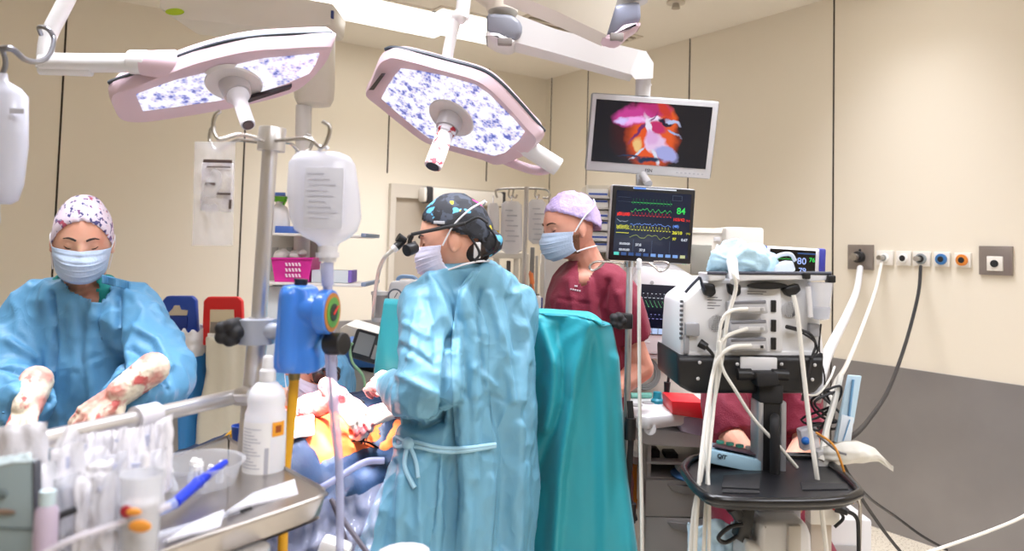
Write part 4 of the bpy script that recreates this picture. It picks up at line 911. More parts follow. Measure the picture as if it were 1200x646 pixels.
m_cap3 = mat('cap_lilac', '#C2AEDD', .75, bump=.5, bscale=90); cap_part(Mh, body, m_cap3, (.088, .116, .126), (0, .018, .006), lambda x, y: .028 - .52 * y, .006, 5, sc=26)
bd = MB(); bd.grid(lambda u, v: Mh @ Vector(((.0775 - .017 * v) * math.sin((u * 2 - 1) * 1.62), -.010 - (.066 + .006 * v) * math.cos((u * 2 - 1) * 1.62), -.026 - .070 * v)), 40, 10)
bd.build('beard', mat('beard_brown', '#7A5038', .85, bump=.6, bscale=260), body, solid=.006)
g = MB(); spec = [(303, 672, 706, 3.0, .9), (312, 660, 724, 3.0, 1.0), (326, 648, 732, 3.0, 1.15), (350, 640, 736, 3.0, 1.2), (380, 637, 735, 3.0, 1.2), (440, 640, 734, 3.0, 1.15), (520, 640, 738, 3.0, 1.1), (600, 638, 742, 3.0, 1.1)]
g.loft(rings(spec, 0, 2.2, 56)); sleeve(g, [D(714, 336, 2.89), D(728, 362, 2.87), D(742, 396, 2.89)], [.09, .086, .078]); sleeve(g, [D(668, 336, 3.18), D(660, 390, 3.2)], [.085, .078])
g.remesh(.0075, 2).displace(wrinkle(.009, (7, 7, 4), .004, (18, 18, 12), 9)); fold_disp(g, [([(712, 330), (706, 360), (712, 396)], -.012, 4), ([(668, 330), (672, 365)], .006, 4), ([(690, 330), (694, 370)], .007, 4), ([(725, 345), (735, 385)], .007, 4), ([(655, 350), (690, 356)], -.004, 2)])
cut(g, [(678, 292), (712, 292), (705, 308), (693, 320), (685, 334), (681, 334), (679, 316)], 3.0)
tr = bvh(g); g.build('scrub_top', MAROON, man, ang=0, solid=.003)
lg = MB()
for k in range(5): p = hit(tr, 669 + k * 2.6, 339 + k * .5, .004); lg.box(p, (.006, .003, .006), None, .001)
p = hit(tr, 675, 335.5, .004); lg.box(p, (.012, .003, .006), None, .001); lg.build('chest_emblem', mat('emblem_pale', '#E8D7DC', .6), man)

# ------------------------------------------------------------------ seated person behind the ventilator
hq = D(892, 378, 2.75); sea = thing('person', 'person in maroon scrubs seated behind the ventilator, bare forearm showing', 'person', (hq.x, 2.75, 0))
Mh = head_frame(hq, (-.2, -.9, -.3), 1.0); b = MB(); add_head(b, Mh); nk = D(892, 430, 2.78); b.cap(hq + Vector((0, .02, -.05)), nk, .055, .06)
s1, s2 = D(848, 446, 2.76), D(934, 446, 2.76); e1, w1 = D(880, 490, 2.56), D(880, 540, 2.42); e2, w2 = D(945, 520, 2.66), D(925, 548, 2.5)
chain(b, [s1, nk, s2], [.06, .08, .06]); b.sph(D(892, 500, 2.8), (.15, .12, .22)); chain(b, [s1, D(852, 505, 2.66), w1], [.058, .046, .034]); chain(b, [s2, e2, w2], [.058, .046, .034])
for sx in (-.11, .11): chain(b, [D(892, 600, 2.78) + Vector((sx * .7, 0, 0)), Vector((hq.x + sx, 2.5, .5)), Vector((hq.x + sx, 2.6, .1))], [.09, .07, .045]); b.cap((hq.x + sx, 2.6, .05), (hq.x + sx, 2.5, .04), .045, .035)
add_hand(b, frame(w1, (.1, -.9, -.3), (0, -.3, .95)), 1, (.3, .3, .3, .3)); add_hand(b, frame(w2, (-.3, -.8, -.3), (0, -.3, .95)), -1, (.3, .3, .3, .3))
body = b.remesh(.0048, 1).build('body', SK2, sea, ang=0); face_bits(Mh, body, brow_m=HAIR, lash_m=LASH); mask_part(Mh, body, M_MASK, STRAP, 4); cap_part(Mh, body, m_cap3, amp=.004, seed=8)
g = MB(); g.loft(rings([(420, 862, 922, 2.78, .8), (432, 846, 938, 2.78, .7), (470, 838, 944, 2.78, .62), (530, 836, 946, 2.78, .7), (610, 832, 950, 2.78, .8)], 0, 2.3)); sleeve(g, [s1, D(848, 480, 2.68), D(858, 512, 2.62)], [.082, .082, .078]); sleeve(g, [s2, D(940, 490, 2.7), D(944, 512, 2.66)], [.082, .08, .075])
g.remesh(.008, 2).displace(wrinkle(.010, (7, 7, 5), .004, (18, 18, 12), 12)); g.build('scrub_top', MAROON, sea, ang=0)
tr_ = MB()
for sx in (-.11, .11): chain(tr_, [D(892, 600, 2.78) + Vector((sx * .7, 0, 0)), Vector((hq.x + sx, 2.48, .52)), Vector((hq.x + sx, 2.62, .16))], [.11, .085, .065])
tr_.remesh(.01, 2).build('scrub_trousers', MAROON, sea, ang=0)
st = thing('stool', 'round stool under the seated person in maroon scrubs', 'stool', (hq.x, 2.82, 0)); zt = D(892, 600, 2.78).z - .12
MB().cyl((hq.x, 2.84, zt - .06), (hq.x, 2.84, zt), .18, bev=.02).build('seat', BLACK, st); MB().cyl((hq.x, 2.84, .05), (hq.x, 2.84, zt - .06), .03).build('column', STEEL, st); MB().cyl((hq.x, 2.84, 0), (hq.x, 2.84, .05), .2, .05).build('base', BLACK, st)

# ------------------------------------------------------------------ second surgeon bending over the patient
h2 = D(364, 430, 2.95); Mh = head_frame(h2, (.62, -.62, -.48), 1.05, (.1, .1, 1))
as_ = thing('person', 'person bending over the patient, masked face half hidden behind the blue regulator', 'person', (h2.x - .1, 3.25, 0))
b = MB(); add_head(b, Mh); nk = D(344, 490, 3.1); b.cap(h2 + Vector((-.02, .03, -.04)), nk, .055, .06); s1, s2 = D(318, 500, 3.02), D(372, 500, 3.22)
chain(b, [s1, nk, s2], [.06, .08, .06]); hip = Vector((h2.x - .12, 3.42, .92)); chain(b, [nk, hip], [.13, .15]); e1, w1 = D(322, 512, 2.78), D(396, 466, 2.44)
chain(b, [s1, D(322, 508, 2.74), D(362, 478, 2.54), w1], [.052, .043, .038, .03]); chain(b, [s2, D(388, 520, 3.05), D(402, 500, 2.85)], [.052, .042, .03]); legs(b, hip)
body = b.remesh(.0046, 1).build('body', SK2, as_, ang=0); face_bits(Mh, body, brow_m=HAIR, lash_m=LASH); mask_part(Mh, body, M_MASKL, STRAP, 6); cap_part(Mh, body, mat('cap_lavender', '#D9D3EA', .7), amp=.004, seed=9)
g = MB(); chain(g, [D(344, 500, 3.1), hip], [.15, .19]); chain(g, [s1, e1], [.08, .07]); chain(g, [s2, D(388, 520, 3.05)], [.08, .07]); chain(g, [hip, Vector((hip.x, hip.y, .35))], [.2, .24]); g.remesh(.01, 2).displace(wrinkle(.012, (7, 7, 4), .004, (18, 18, 12), 14)); g.build('surgical_gown', GOWN2, as_, ang=0)
q = MB(); add_hand(q, frame(w1, (.62, -.1, -.55), (.25, -.55, .8), 1.05), -1, (.7, .75, .8, .9), .5); chain(q, [D(330, 501, 2.62), D(362, 478, 2.54), w1], [.05, .046, .036]); q.remesh(.004, 1).displace(wrinkle(.0015, (30, 30, 30), .0006, (120, 120, 120), 3)); q.build('glove', GLOVE2, as_, ang=0)
q = MB(); add_hand(q, frame(D(402, 500, 2.85), (.5, -.7, .1), (-.1, -.3, .9), 1.0), 1, (.5, .5, .6, .6), .5); q.remesh(.004, 1); q.build('glove', GLOVE2, as_, ang=0)
lo = thing('loupe_headset', 'dark magnifying glasses worn by the bending person behind the blue regulator', 'magnifying glasses', tuple(D(385, 436, 2.8)))
MB().cyl(D(372, 437, 2.84), D(374, 444, 2.79), .02, .022, bev=.003).build('barrel', BLACK, lo); MB().cyl(D(389, 436, 2.84), D(392, 442, 2.79), .02, .022, bev=.003).build('barrel', BLACK, lo); q = MB(); q.tube(pp([(360, 438), (366, 434), (382, 433), (396, 432), (397, 438)], 2.85), .006, 8, 4); q.build('frame', BLACK, lo)
# ------------------------------------------------------------------ operating table, patient and drapes
NAVYD = spots(mat('drape_navy', '#1A3052', .6, bump=.3, bscale=40), [('#112340', 3, .5, .6, 6)], 1, 0, 0)
TEALD = mat('drape_teal', '#2AA2B0', .45, sheen=.1)
SKIO = mat('skin_iodine', '#E8793F', .4, sss=.1, var='#E0602E', vscale=9, coat=.1)
A0 = Vector((-.66, 2.53, 0)); AX = Vector((-.36, -.93, 0)).normalized(); AY = Vector((AX.y, -AX.x, 0))      # toward the feet / across
ot = thing('operating_table', 'operating table under the navy drapes, between the nurse and the surgeon', 'operating table', (A0.x, A0.y, 0))
RT = Matrix.Rotation(math.atan2(AX.y, AX.x), 3, 'Z')
def tp(a, b, z): return A0 + AX * a + AY * b + Vector((0, 0, z))
MB().box(tp(.45, 0, .76), (1.9, .44, .07), RT, .02).build('tabletop', BLACK, ot); MB().box(tp(.05, 0, .40), (.34, .26, .70), RT, .02).build('column', STEEL, ot); MB().box(tp(.05, 0, .05), (.7, .44, .1), RT, .03).build('base', LGREY, ot)
pa = thing('person', 'person lying on the operating table, chest painted orange and lit by the lamps', 'person', tuple(tp(0, 0, .8)))
b = MB(); hc = tp(-.62, 0, .88); add_head(b, frame(hc, (0, 0, -1), -AX, 1.0)); b.cap(tp(-.5, 0, .87), tp(-.38, 0, .88), .055, .06)
b.sph(tp(-.12, 0, .855), (.30, .18, .105), RT); b.sph(tp(.18, 0, .85), (.26, .17, .09), RT)
for s in (-1, 1): chain(b, [tp(-.3, .17 * s, .87), tp(0, .165 * s, .81), tp(.26, .16 * s, .81)], [.05, .04, .03]); chain(b, [tp(.35, .09 * s, .87), tp(.8, .1 * s, .86), tp(1.2, .1 * s, .85)], [.075, .055, .04]); b.cap(tp(1.24, .1 * s, .86), tp(1.24, .1 * s, .95), .035, .03); add_hand(b, frame(tp(.28, .16 * s, .81), AX, (0, 0, 1)), s)
body = b.remesh(.006, 2).build('body', SKIO, pa, ang=0); hr = MB(); hr.sph(tp(-.67, 0, .87), (.08, .085, .085), RT); hr.build('surgical_cap', MATS['cap_lilac'], body)
# body drape: everything but an orange window over the chest
def drape_z(a, b):
    z = .79 + .175 * math.exp(-(b / .2) ** 4) * (1 if a < .3 else max(.55, 1 - (a - .3) * .5))
    if abs(b) > .28: z = .80 - (abs(b) - .28) * 1.9
    q = Vector((a * 3, b * 4, 0)); return z + .018 * (ridge(noise.noise(q * 1.4) * 2) - .5) + .012 * (ridge(noise.noise(q * 4) * 2) - .5)
def fn(u, v):
    a = -.62 + 2.2 * u; bb = -.52 + 1.04 * v; z = drape_z(a, bb); bo = math.copysign(min(abs(bb), .265) + max(0, abs(bb) - .265) * .3, bb)
    return tp(a, bo, max(z, .34)) + Vector((0, 0, .012))
g = MB().grid(fn, 150, 90)
win = [(338, 484), (446, 480), (440, 516), (412, 530), (376, 536), (366, 524), (360, 508), (338, 500)]
tr = bvh(g)
orange = [p for p in ([hit(tr, x, y, .0) for x, y in win]) if p]
bmesh.ops.delete(g.bm, geom=[v for v in g.bm.verts if inpoly(*proj(v.co), win) and v.co.z > .84], context='VERTS')
tag(g.build('surgical_drape', NAVYD, loc=tp(.4, 0, .8), ang=0, solid=.004), 'crumpled navy surgical drape over the patient with an opening at the orange chest', 'drape')
g = MB()
def fo(u, v):
    x = 331 + 122 * u; y = 476 + (np.interp(x, [331, 352, 364, 374, 412, 453], [30, 34, 62, 74, 68, 46])) * v; p = hit(tr, x, y, 0)
    return (p + Vector((0, 0, -.004 + .006 * noise.noise(p * 14)))) if p else D(x, y, 2.5)
g.grid(fo, 44, 34); tag(g.build('incision_film', SKIO, loc=tp(0, 0, .98), ang=0), 'orange see-through skin film over the lit chest of the patient', 'film')
sw = MB(); sw.grid(lambda u, v: (hit(tr, 334 + 34 * u, 492 + 24 * v - 6 * u, .02 + .006 * math.sin(u * 9 + v * 5)) or D(340, 500, 2.6)), 16, 10); tag(sw.build('gauze_swab', spots(mat('gauze_bloody', '#F3E1DC', .8), [('#D9626A', 3, .55, .62, 25)], 1, 0, 0), loc=tp(.1, 0, .99), solid=.006), 'white gauze lying on the chest beside the yellow hose', 'gauze')
for i, (P, l) in enumerate(((((418, 516), (432, 519), (443, 525)), 'dark ring-handled clamp on the orange film nearest the blue gown'), (((428, 498), (426, 510), (424, 520)), 'slim steel clamp standing on the orange film above the ring-handled one'))):
    q = MB(); L = [hit(tr, x, y, .012) or D(x, y, 2.45) for x, y in P]; q.tube(L, .0035, 8, 4)
    if i == 0: q.tube(circ(L[0] + Vector((-.012, 0, .004)), .012, (0, -.5, 1), 14), .0028, 6, 1, True); q.tube(circ(L[0] + Vector((.016, -.012, .008)), .012, (0, -.5, 1), 14), .0028, 6, 1, True)
    else: q.tube([L[0], L[0] + Vector((.01, 0, -.03)), L[2] + Vector((.01, 0, 0))], .003, 6, 4)
    tag(q.build('surgical_clamp', mat('clamp_dark', '#4A4448', .3, 1), loc=L[0]), l, 'clamp')
q = MB(); q.box(hit(tr, 420, 478, .03) or D(420, 478, 2.6), (.02, .02, .06), Matrix.Rotation(.5, 3, 'Y'), .005); tag(q.build('light_switch_grip', BLACK, loc=D(420, 478, 2.6)), 'small black instrument handle sticking up between the gloved hands', 'instrument')
# clear suction / fluid drape hanging at the table's end
CLD = mat('clear_drape', '#B4B7D0', .2, alpha=.34, spec=.5)
def fc(u, v):
    x = 300 + (150 - 20 * v) * u; y = 622 - 58 * u + 100 * v + 5 * math.sin(u * 9)
    return D(x, y, 1.95 - .1 * v) + Vector((0, .03 * noise.noise(Vector((u * 6, v * 5, 1))) + .02 * (ridge(noise.noise(Vector((u * 9, v * 3, 4))) * 2) - .5), 0))
tag(MB().grid(fc, 60, 30).build('fluid_pouch', CLD, loc=D(380, 620, 1.9), solid=.002, ang=0), 'clear plastic fluid pouch hanging below the navy drape at the bottom', 'pouch')
q = MB(); q.tube([D(302, 612, 1.94), D(340, 590, 1.92), D(380, 570, 1.92), D(425, 543, 1.98), D(450, 540, 2.0)], .009, 10, 6); tag(q.build('drape_edge_tube', mat('lilac_clear', '#A9AED6', .2, alpha=.7), loc=D(380, 570, 1.92)), 'bluish clear tube along the top edge of the fluid pouch', 'tube')
q = MB(); q.tube([D(388, 585, 1.8), D(404, 612, 1.78), D(432, 650, 1.74)], .006, 8, 4); q.tube([D(388, 585, 1.8), D(398, 612, 1.8), D(412, 650, 1.78)], .005, 8, 4); tag(q.build('dark_cable', mat('cable_grey_dark', '#5A5560', .4), loc=D(404, 612, 1.78)), 'pair of dark grey cables crossing the clear fluid pouch', 'cable')
q = MB(); q.loft([[D(440 + dx, y, 1.45) + Vector((0, dy, 0)) for dx, dy in ((-6, 0), (25, -.02), (55, -.01), (66, .04), (55, .09), (20, .1), (-6, .06))] for y in (654, 660, 700)]); q.loft([]) if 0 else None
tag(q.build('basin', WHITE, loc=D(465, 660, 1.45), sub=1), 'white rounded plastic basin edge at the bottom, in front of the blue gown', 'basin')
q = MB(); q.box(D(392, 646, 1.75), (.07, .05, .05), Matrix.Rotation(.3, 3, 'Y'), .01); tag(q.build('tube_connector', WHITE, loc=D(392, 646, 1.75)), 'white tube connector beside the clear pouch at the bottom', 'connector')

# teal screen drape hung across between surgeon and anaesthetist
yk = [340, 368, 380, 420, 480, 560, 646, 800]; xr = [690, 706, 717, 725, 729, 735, 746, 764]; xl = [452, 448, 446, 441, 436, 432, 430, 430]
def ft(u, v):
    if v < .12:
        t = v / .12; y = None
        x = 450 + 255 * u; yt = 351 + (x - 450) * .066 - (0 if u < .93 else -((u - .93) / .07) ** 2 * 8); d = 2.85 - (x - 450) / 255 * .36
        p = D(x, yt, d); ang = (1 - t) * PI; return p + Vector((0, .03 - .03 * math.cos(0) + .035 * (1 - math.cos(ang)) * .5 * 2 - .0, -.02 + .02 * math.sin(ang) - (.25 * (1 - t * 3) if t < .33 else 0)))
    t = (v - .12) / .88; yt0 = 351 + 255 * u * .066 - (0 if u < .93 else -((u - .93) / .07) ** 2 * 8)
    y = yt0 + 4 + (800 - yt0) * t; a, c = np.interp(y, yk, xl), np.interp(y, yk, xr)
    x = a + (c - a) * u; d = 2.85 - (x - 450) / 255 * .36 + (.10 * ((u - .9) / .1) ** 2 if u > .9 else 0)
    return D(x, y, d)
g = MB().grid(ft, 130, 130); g.bm.normal_update()
for v in g.bm.verts:
    if v.normal.y > 0: v.normal = -v.normal
def dd(co, n):
    x, y = proj(co); k = smooth((y - 372) / 60); s = x - (y - 370) * .02
    f = .026 * math.sin((s - 640) * .062 + .6) * k + .003 * math.sin((s - 640) * .19) * k
    return f + .003 * (ridge(noise.noise(Vector((co.x * 14, co.y * 14, co.z * 5))) * 2) - .5)
for v in g.bm.verts: v.co.y -= dd(v.co, None)
for pts, amp, wd in (([(632, 376), (650, 430), (640, 500)], .03, 7), ([(690, 375), (672, 440), (655, 560), (648, 646)], .035, 7), ([(655, 385), (664, 470), (630, 560)], -.03, 8), ([(700, 380), (708, 480), (706, 646)], .02, 9), ([(722, 420), (726, 520), (738, 646)], .02, 6), ([(636, 450), (660, 400), (690, 380)], .012, 5), ([(632, 380), (640, 372), (660, 376)], -.012, 3)):
    for v in g.bm.verts:
        x, y = proj(v.co)
        if y < 372: continue
        dm = 1e9
        for (ax, ay), (bx, by) in zip(pts, pts[1:]):
            t = max(0, min(1, ((x - ax) * (bx - ax) + (y - ay) * (by - ay)) / ((bx - ax) ** 2 + (by - ay) ** 2))); dm = min(dm, math.hypot(x - ax - t * (bx - ax), y - ay - t * (by - ay)))
        v.co.y -= amp * math.exp(-(dm / wd) ** 2)
tag(g.build('screen_drape', TEALD, loc=(0, 2.6, 0), ang=0, solid=.004), 'teal drape hung upright across behind the surgeon, in front of the man in maroon', 'drape')
fr = thing('drape_support', 'steel rail support holding up the teal drape', 'frame', (-.1, 2.7, 0))
L = [D(452, 354, 2.86), D(704, 371, 2.50)]
for p in L: q = MB(); z0 = Vector((p.x, p.y + .03, 0)); q.cyl(z0, Vector((p.x, p.y + .03, p.z - .03)), .012); q.build('post', STEEL, fr)
MB().cyl(L[0] + Vector((0, .03, -.03)), L[1] + Vector((0, .03, -.03)), .012).build('crossbar', STEEL, fr)

# ------------------------------------------------------------------ drip stand with tray in the foreground
pdp = 1.65
T0 = D(318, 150, pdp); T1 = D(293, 462, pdp); dv = (T1 - T0).normalized(); FL = T0 + dv * ((.06 - T0.z) / dv.z)
ds = thing('drip_stand', 'stainless steel drip stand in the foreground with four wire hooks and a crank knob', 'drip stand', (FL.x, FL.y, 0))
q = MB(); q.cyl(T0, D(303, 380, pdp), .0165, n=24); q.build('upper_pole', STEEL, ds); q = MB(); q.cyl(D(303.5, 372, pdp), FL, .0215, n=24); q.build('lower_pole', STEEL, ds)
MB().lathe([(.001, 0), (.03, 0), (.029, .05), (.028, .052), (.001, .052)], frame(D(317.5, 177, pdp), (0, 1, 0), -dv)).build('hook_hub', STEEL, ds)
MB().cyl(D(303, 378, pdp), D(301, 402, pdp), .03, n=24).build('height_collar', STEEL, ds)
HK = [[(312, 166, 1.63), (295, 160, 1.6), (278, 158, 1.57), (257, 163, 1.55), (250, 150, 1.55), (252, 136, 1.55), (258, 130, 1.55)], [(312, 168, 1.66), (290, 165, 1.72), (275, 165, 1.74), (255, 176, 1.76), (246, 166, 1.77), (247, 152, 1.77), (252, 148, 1.77)],
      [(322, 165, 1.63), (345, 163, 1.58), (362, 163, 1.56), (377, 173, 1.55), (385, 160, 1.55), (386, 148, 1.55), (378, 142, 1.55)], [(322, 166, 1.67), (340, 168, 1.73), (352, 178, 1.75), (362, 176, 1.77), (366, 164, 1.77), (360, 158, 1.77)]]
for h in HK: MB().tube(pp3(h), .0042, 10, 6).build('hook', CHROME, ds)
q = MB(); q.tube([D(325, 388, pdp - .05), D(306, 378, pdp - .055), D(287, 388, pdp - .05)], .004, 6, 3); q = MB(); q.loft([[D(x, y, pdp) + Vector((0, o_, 0)) for x, o_ in ((288, -.045), (300, -.06), (312, -.06), (326, -.045), (326, .0), (288, .0))] for y in (373, 376, 398, 401)]); cb = q.build('clamp_bracket', mat('bracket_grey', '#B4BAC6', .35, .2), ds)
q = MB()
for k in range(5): a = 2 * PI * k / 5; q.cap(D(271, 389, 1.60) + Vector((.015 * math.cos(a), -.02, .015 * math.sin(a))), D(271, 389, 1.60) + Vector((.015 * math.cos(a), .02, .015 * math.sin(a))), .015)
q.sph(D(271, 389, 1.60), .022); q.remesh(.0025, 3).build('crank_knob', MATTE, ds, ang=0); MB().cyl(D(273, 389, 1.6), D(292, 389, 1.61), .005).build('knob_screw', CHROME, cb)
for a in range(5):
    a = a * 2 * PI / 5 + .3; e = Vector((FL.x + .21 * math.cos(a), FL.y + .21 * math.sin(a), .075)); q = MB(); q.tube([Vector((FL.x, FL.y, .13)), e], [.02, .014], 10, 1); lg = q.build('leg', STEEL, ds)
    q = MB(); q.cyl(e + Vector((-.012, 0, -.043)), e + Vector((.012, 0, -.043)), .032); q.build('caster', BLACK, lg)
# blue vacuum regulator with gauge
rg = thing('suction_regulator', 'blue suction regulator with coloured dial clamped beside the drip stand', 'regulator', tuple(D(355, 385, 1.6)))
q = MB(); S_ = []
for y, xl_, xr_ in ((334, 338, 360), (337, 334, 368), (344, 331, 372), (352, 330, 380), (390, 327, 384), (405, 326, 374), (415, 325, 378), (430, 324, 378), (434, 326, 374)):
    c = D((xl_ + xr_) / 2, y, 1.6); rx = (xr_ - xl_) / 2 * px(1.6); S_.append([Vector((c.x + rx * math.copysign(abs(math.cos(t)) ** .5, math.cos(t)), c.y + .05 * math.copysign(abs(math.sin(t)) ** .6, math.sin(t)), c.z)) for t in np.linspace(0, 2 * PI, 40, False)])
q.loft(S_); q.cyl(D(352, 360, 1.58), D(384, 368, 1.56), .03, .034, n=32); q.cap(D(340, 347, 1.56), D(338, 425, 1.56), .02, .022); q.remesh(.003, 5).build('housing', mat('regulator_blue', '#3A7FDC', .3, coat=.3), rg, ang=0)
M = frame(D(386, 366, 1.56), (0, 0, 1), (.985, -.17, .05))
gd = MB().cyl(M @ Vector((0, 0, -.02)), M @ Vector((0, 0, .006)), .046, n=36, bev=.003).build('gauge_case', MATS['regulator_blue'], rg)
MB().cyl(M @ Vector((0, 0, .006)), M @ Vector((0, 0, .008)), .040, n=36).build('gauge_ring', mat('dial_orange', '#C07A2A', .4), gd); MB().cyl(M @ Vector((0, 0, .008)), M @ Vector((0, 0, .0095)), .031, n=36).build('dial_green', mat('dial_green', '#5E9A3E', .4), gd); MB().cyl(M @ Vector((0, 0, .0095)), M @ Vector((0, 0, .011)), .018, n=30).build('dial_center', mat('dial_dark', '#20301F', .4), gd)
MB().box(M @ Vector((.006, .004, .0125)), (.028, .003, .002), M.to_3x3() @ Matrix.Rotation(.6, 3, 'Z')).build('needle', mat('needle_red', '#D8302A', .4), gd)
q = MB(); q.cyl(D(384, 403, 1.57), D(404, 403, 1.55), .023, n=28, bev=.004); q.cyl(D(378, 403, 1.57), D(386, 403, 1.57), .012); q.build('control_knob', BLACK, rg); q = MB(); q.cyl(D(352, 337, 1.6), D(353, 327, 1.6), .012, .015); q.build('inlet_cap', MATTE, rg)
q = MB(); q.tube([D(312, 388, 1.62), D(322, 388, 1.6), D(330, 388, 1.6)], .018, 10, 2); q.build('mounting_arm', MATS['bracket_grey'], rg)
MB().cyl(D(345, 433, 1.6), D(345, 445, 1.6), .013, .011).build('outlet', mat('outlet_brass', '#8A7A4E', .35, .6), rg)
q = MB(); q.tube(pp([(345, 442), (343, 470), (339, 510), (334, 560), (330, 680)], 1.6), .0105, 12, 6); tag(q.build('suction_hose', YELL, loc=D(343, 470, 1.6)), 'yellow hose running down from the blue regulator', 'hose')
# bags on the hooks
fb = thing('fluid_bottle', 'soft clear fluid bottle with grey label hanging from the right hook of the drip stand', 'fluid bag', tuple(D(380, 178, 1.57)))
q = MB(); S_ = []
for y, xl_, xr_, ry in ((178, 352, 398, .014), (183, 345, 410, .026), (192, 339, 416, .034), (225, 337, 421, .04), (255, 340, 423, .04), (270, 346, 418, .036), (279, 358, 408, .03), (285, 371, 398, .02), (289, 374, 395, .018)):
    c = D((xl_ + xr_) / 2, y, 1.57); rx = (xr_ - xl_) / 2 * px(1.57); S_.append([Vector((c.x + rx * math.copysign(abs(math.cos(t)) ** .75, math.cos(t)), c.y + ry * math.copysign(abs(math.sin(t)) ** .8, math.sin(t)), c.z)) for t in np.linspace(0, 2 * PI, 40, False)])
q.loft(S_).build('bottle', mat('bottle_soft', '#E6E7F2', .25, alpha=.66, bump=.1, bscale=30), fb, ang=70)
pbox(MB(), 356, 196, 402, 268, 1.522, .002, .0005).build('label', mat('label_grey', '#D9DAE3', .6, alpha=.85), fb)
q = MB()
for k in range(9): pbox(q, 360 + (k % 3), 203 + k * 6.5, 380 + (k * 7) % 17, 204.2 + k * 6.5, 1.5205, .0012, 0)
q.build('label_print', mat('print_faint', '#BFC0CC', .7), fb); q = MB(); q.cyl(D(385, 288, 1.57), D(384, 307, 1.57), .02, .017); q.cyl(D(384, 296, 1.57), D(384, 302, 1.57), .024); q.build('port_cap', MILKY, fb); q = MB(); q.tube(pp([(372, 180), (376, 174), (380, 171), (384, 175)], 1.56), .004, 8, 4); q.build('hanger_loop', MILKY, fb)
q = MB(); q.tube(pp([(384, 305), (385, 340), (388, 400), (392, 470), (398, 560), (398, 690)], 1.57), .0085, 12, 6); q.tube(pp([(381, 320), (382, 400), (390, 500), (398, 560)], 1.575), .005, 8, 6); q.cyl(D(383, 308, 1.57), D(384, 335, 1.57), .014, .012); tag(q.build('drip_line', mat('tube_lilac', '#BFC4E6', .15, alpha=.62), loc=D(388, 400, 1.57)), 'clear bluish drip tubing falling from the soft fluid bottle', 'tube')
pw = thing('plastic_pouch', 'clear plastic pouch with printed pack hanging from the left hooks of the drip stand', 'pouch', tuple(D(252, 172, 1.7)))
def pf(d0, amp):
    def f(u, v):
        x = 228 + 48 * u - 3 * v; y = 166 + 122 * v; return D(x, y, d0) + Vector((0, -amp * math.sin(PI * u) * math.sin(PI * v) * (1 + .5 * noise.noise(Vector((u * 5, v * 8, 2)))), 0))
    return f
q = MB(); q.grid(pf(1.71, .02), 24, 40); q.grid(pf(1.712, -.012), 12, 20); q.build('sleeve', mat('pouch_clear', '#F8F7FA', .12, alpha=.3, bump=.4, bscale=26), pw, ang=0)
q = MB(); pbox(q, 235, 190, 271, 248, 1.695, .012, .004, .05); q.build('printed_pack', mat('pack_print', '#F1ECE8', .6, bump=.6, bscale=35, var='#DAD5DE', vscale=24), pw)
for a_ in ((238, 187, 272, 191), (242, 195, 270, 196.5), (240, 214, 252, 217), (254, 226, 270, 228.5), (268, 234, 271, 245)): pbox(MB(), *a_, 1.688, .002, 0).build('print_bar', mat('print_brown', '#5E4C48', .7), pw, False)
# bag at the picture's left edge on its own hook
ed = 1.5
hk = thing('hook_rail', 'bent grey wire hook hung on the white lamp arm at the left edge', 'hook', tuple(D(40, 70, ed)))
q = MB(); q.tube([D(48, 40, 2.06), D(46, 32, 2.02), D(56, 34, 1.99), D(63, 46, 2.0), D(58, 64, 1.9), D(46, 72, 1.8), D(30, 70, 1.6), D(15, 58, ed), D(0, 57, ed), D(-20, 62, ed)], .0062, 10, 6); q.tube(pp([(2, 58), (6, 68), (6, 78), (2, 88)], ed), .005, 8, 5); q.build('wire', mat('wire_grey', '#8E9099', .3, .9), hk)
bg = thing('fluid_bag', 'milky fluid bag cut by the left picture edge, hanging from the bent wire hook', 'fluid bag', tuple(D(5, 90, ed)))
q = MB(); S_ = []
for y, xl_, xr_, ry in ((86, -3, 8, .006), (95, -12, 9, .012), (103, -40, 24, .02), (112, -42, 31, .028), (170, -42, 30, .035), (215, -44, 25, .03), (234, -42, 20, .02), (239, -36, 12, .008)):
    c = D((xl_ + xr_) / 2, y, ed); rx = (xr_ - xl_) / 2 * px(ed); S_.append([Vector((c.x + rx * math.copysign(abs(math.cos(t)) ** .7, math.cos(t)), c.y + ry * math.copysign(abs(math.sin(t)) ** .8, math.sin(t)), c.z)) for t in np.linspace(0, 2 * PI, 36, False)])
q.loft(S_).build('bag', mat('bag_milk', '#DADCEA', .2, alpha=.82), bg, ang=70); q = MB(); q.cyl(D(-8, 236, ed), D(-8, 262, ed), .012); q.build('port', MILKY, bg)
q = MB(); pbox(q, 11, 127, 28, 133, ed - .036, .002, 0); q.build('faint_print', mat('print_faint', '#BFC0CC', .7), bg)

# ------------------------------------------------------------------ steel tray and its contents
TZ = 1.10; BZ = 1.06
tr_ = thing('instrument_tray', 'stainless steel tray with raised rim in the foreground', 'tray', tuple(onZ(250, 600, BZ)))
rim = [onZ(x, y, TZ) for x, y in ((160, 548), (262, 513), (272, 516), (368, 566), (376, 574), (370, 584), (200, 642), (60, 692))] + [Vector((-.98, .66, TZ)), Vector((-1.0, 1.18, TZ))]
rim = crom(rim, 3, True); cen = sum(rim, Vector()) / len(rim)
def ins(k, z): return [Vector((cen.x + (p.x - cen.x) * k, cen.y + (p.y - cen.y) * k, z)) for p in rim]
MB().loft([ins(1.012, TZ - .004), ins(1.012, TZ), ins(1, TZ + .002), ins(.97, BZ + .006), ins(.96, BZ), ins(.5, BZ), ins(.5, BZ - .003), ins(.97, BZ - .004)], True).build('pan', mat('tray_steel', '#B7B2AE', .3, 1), tr_, ang=50)
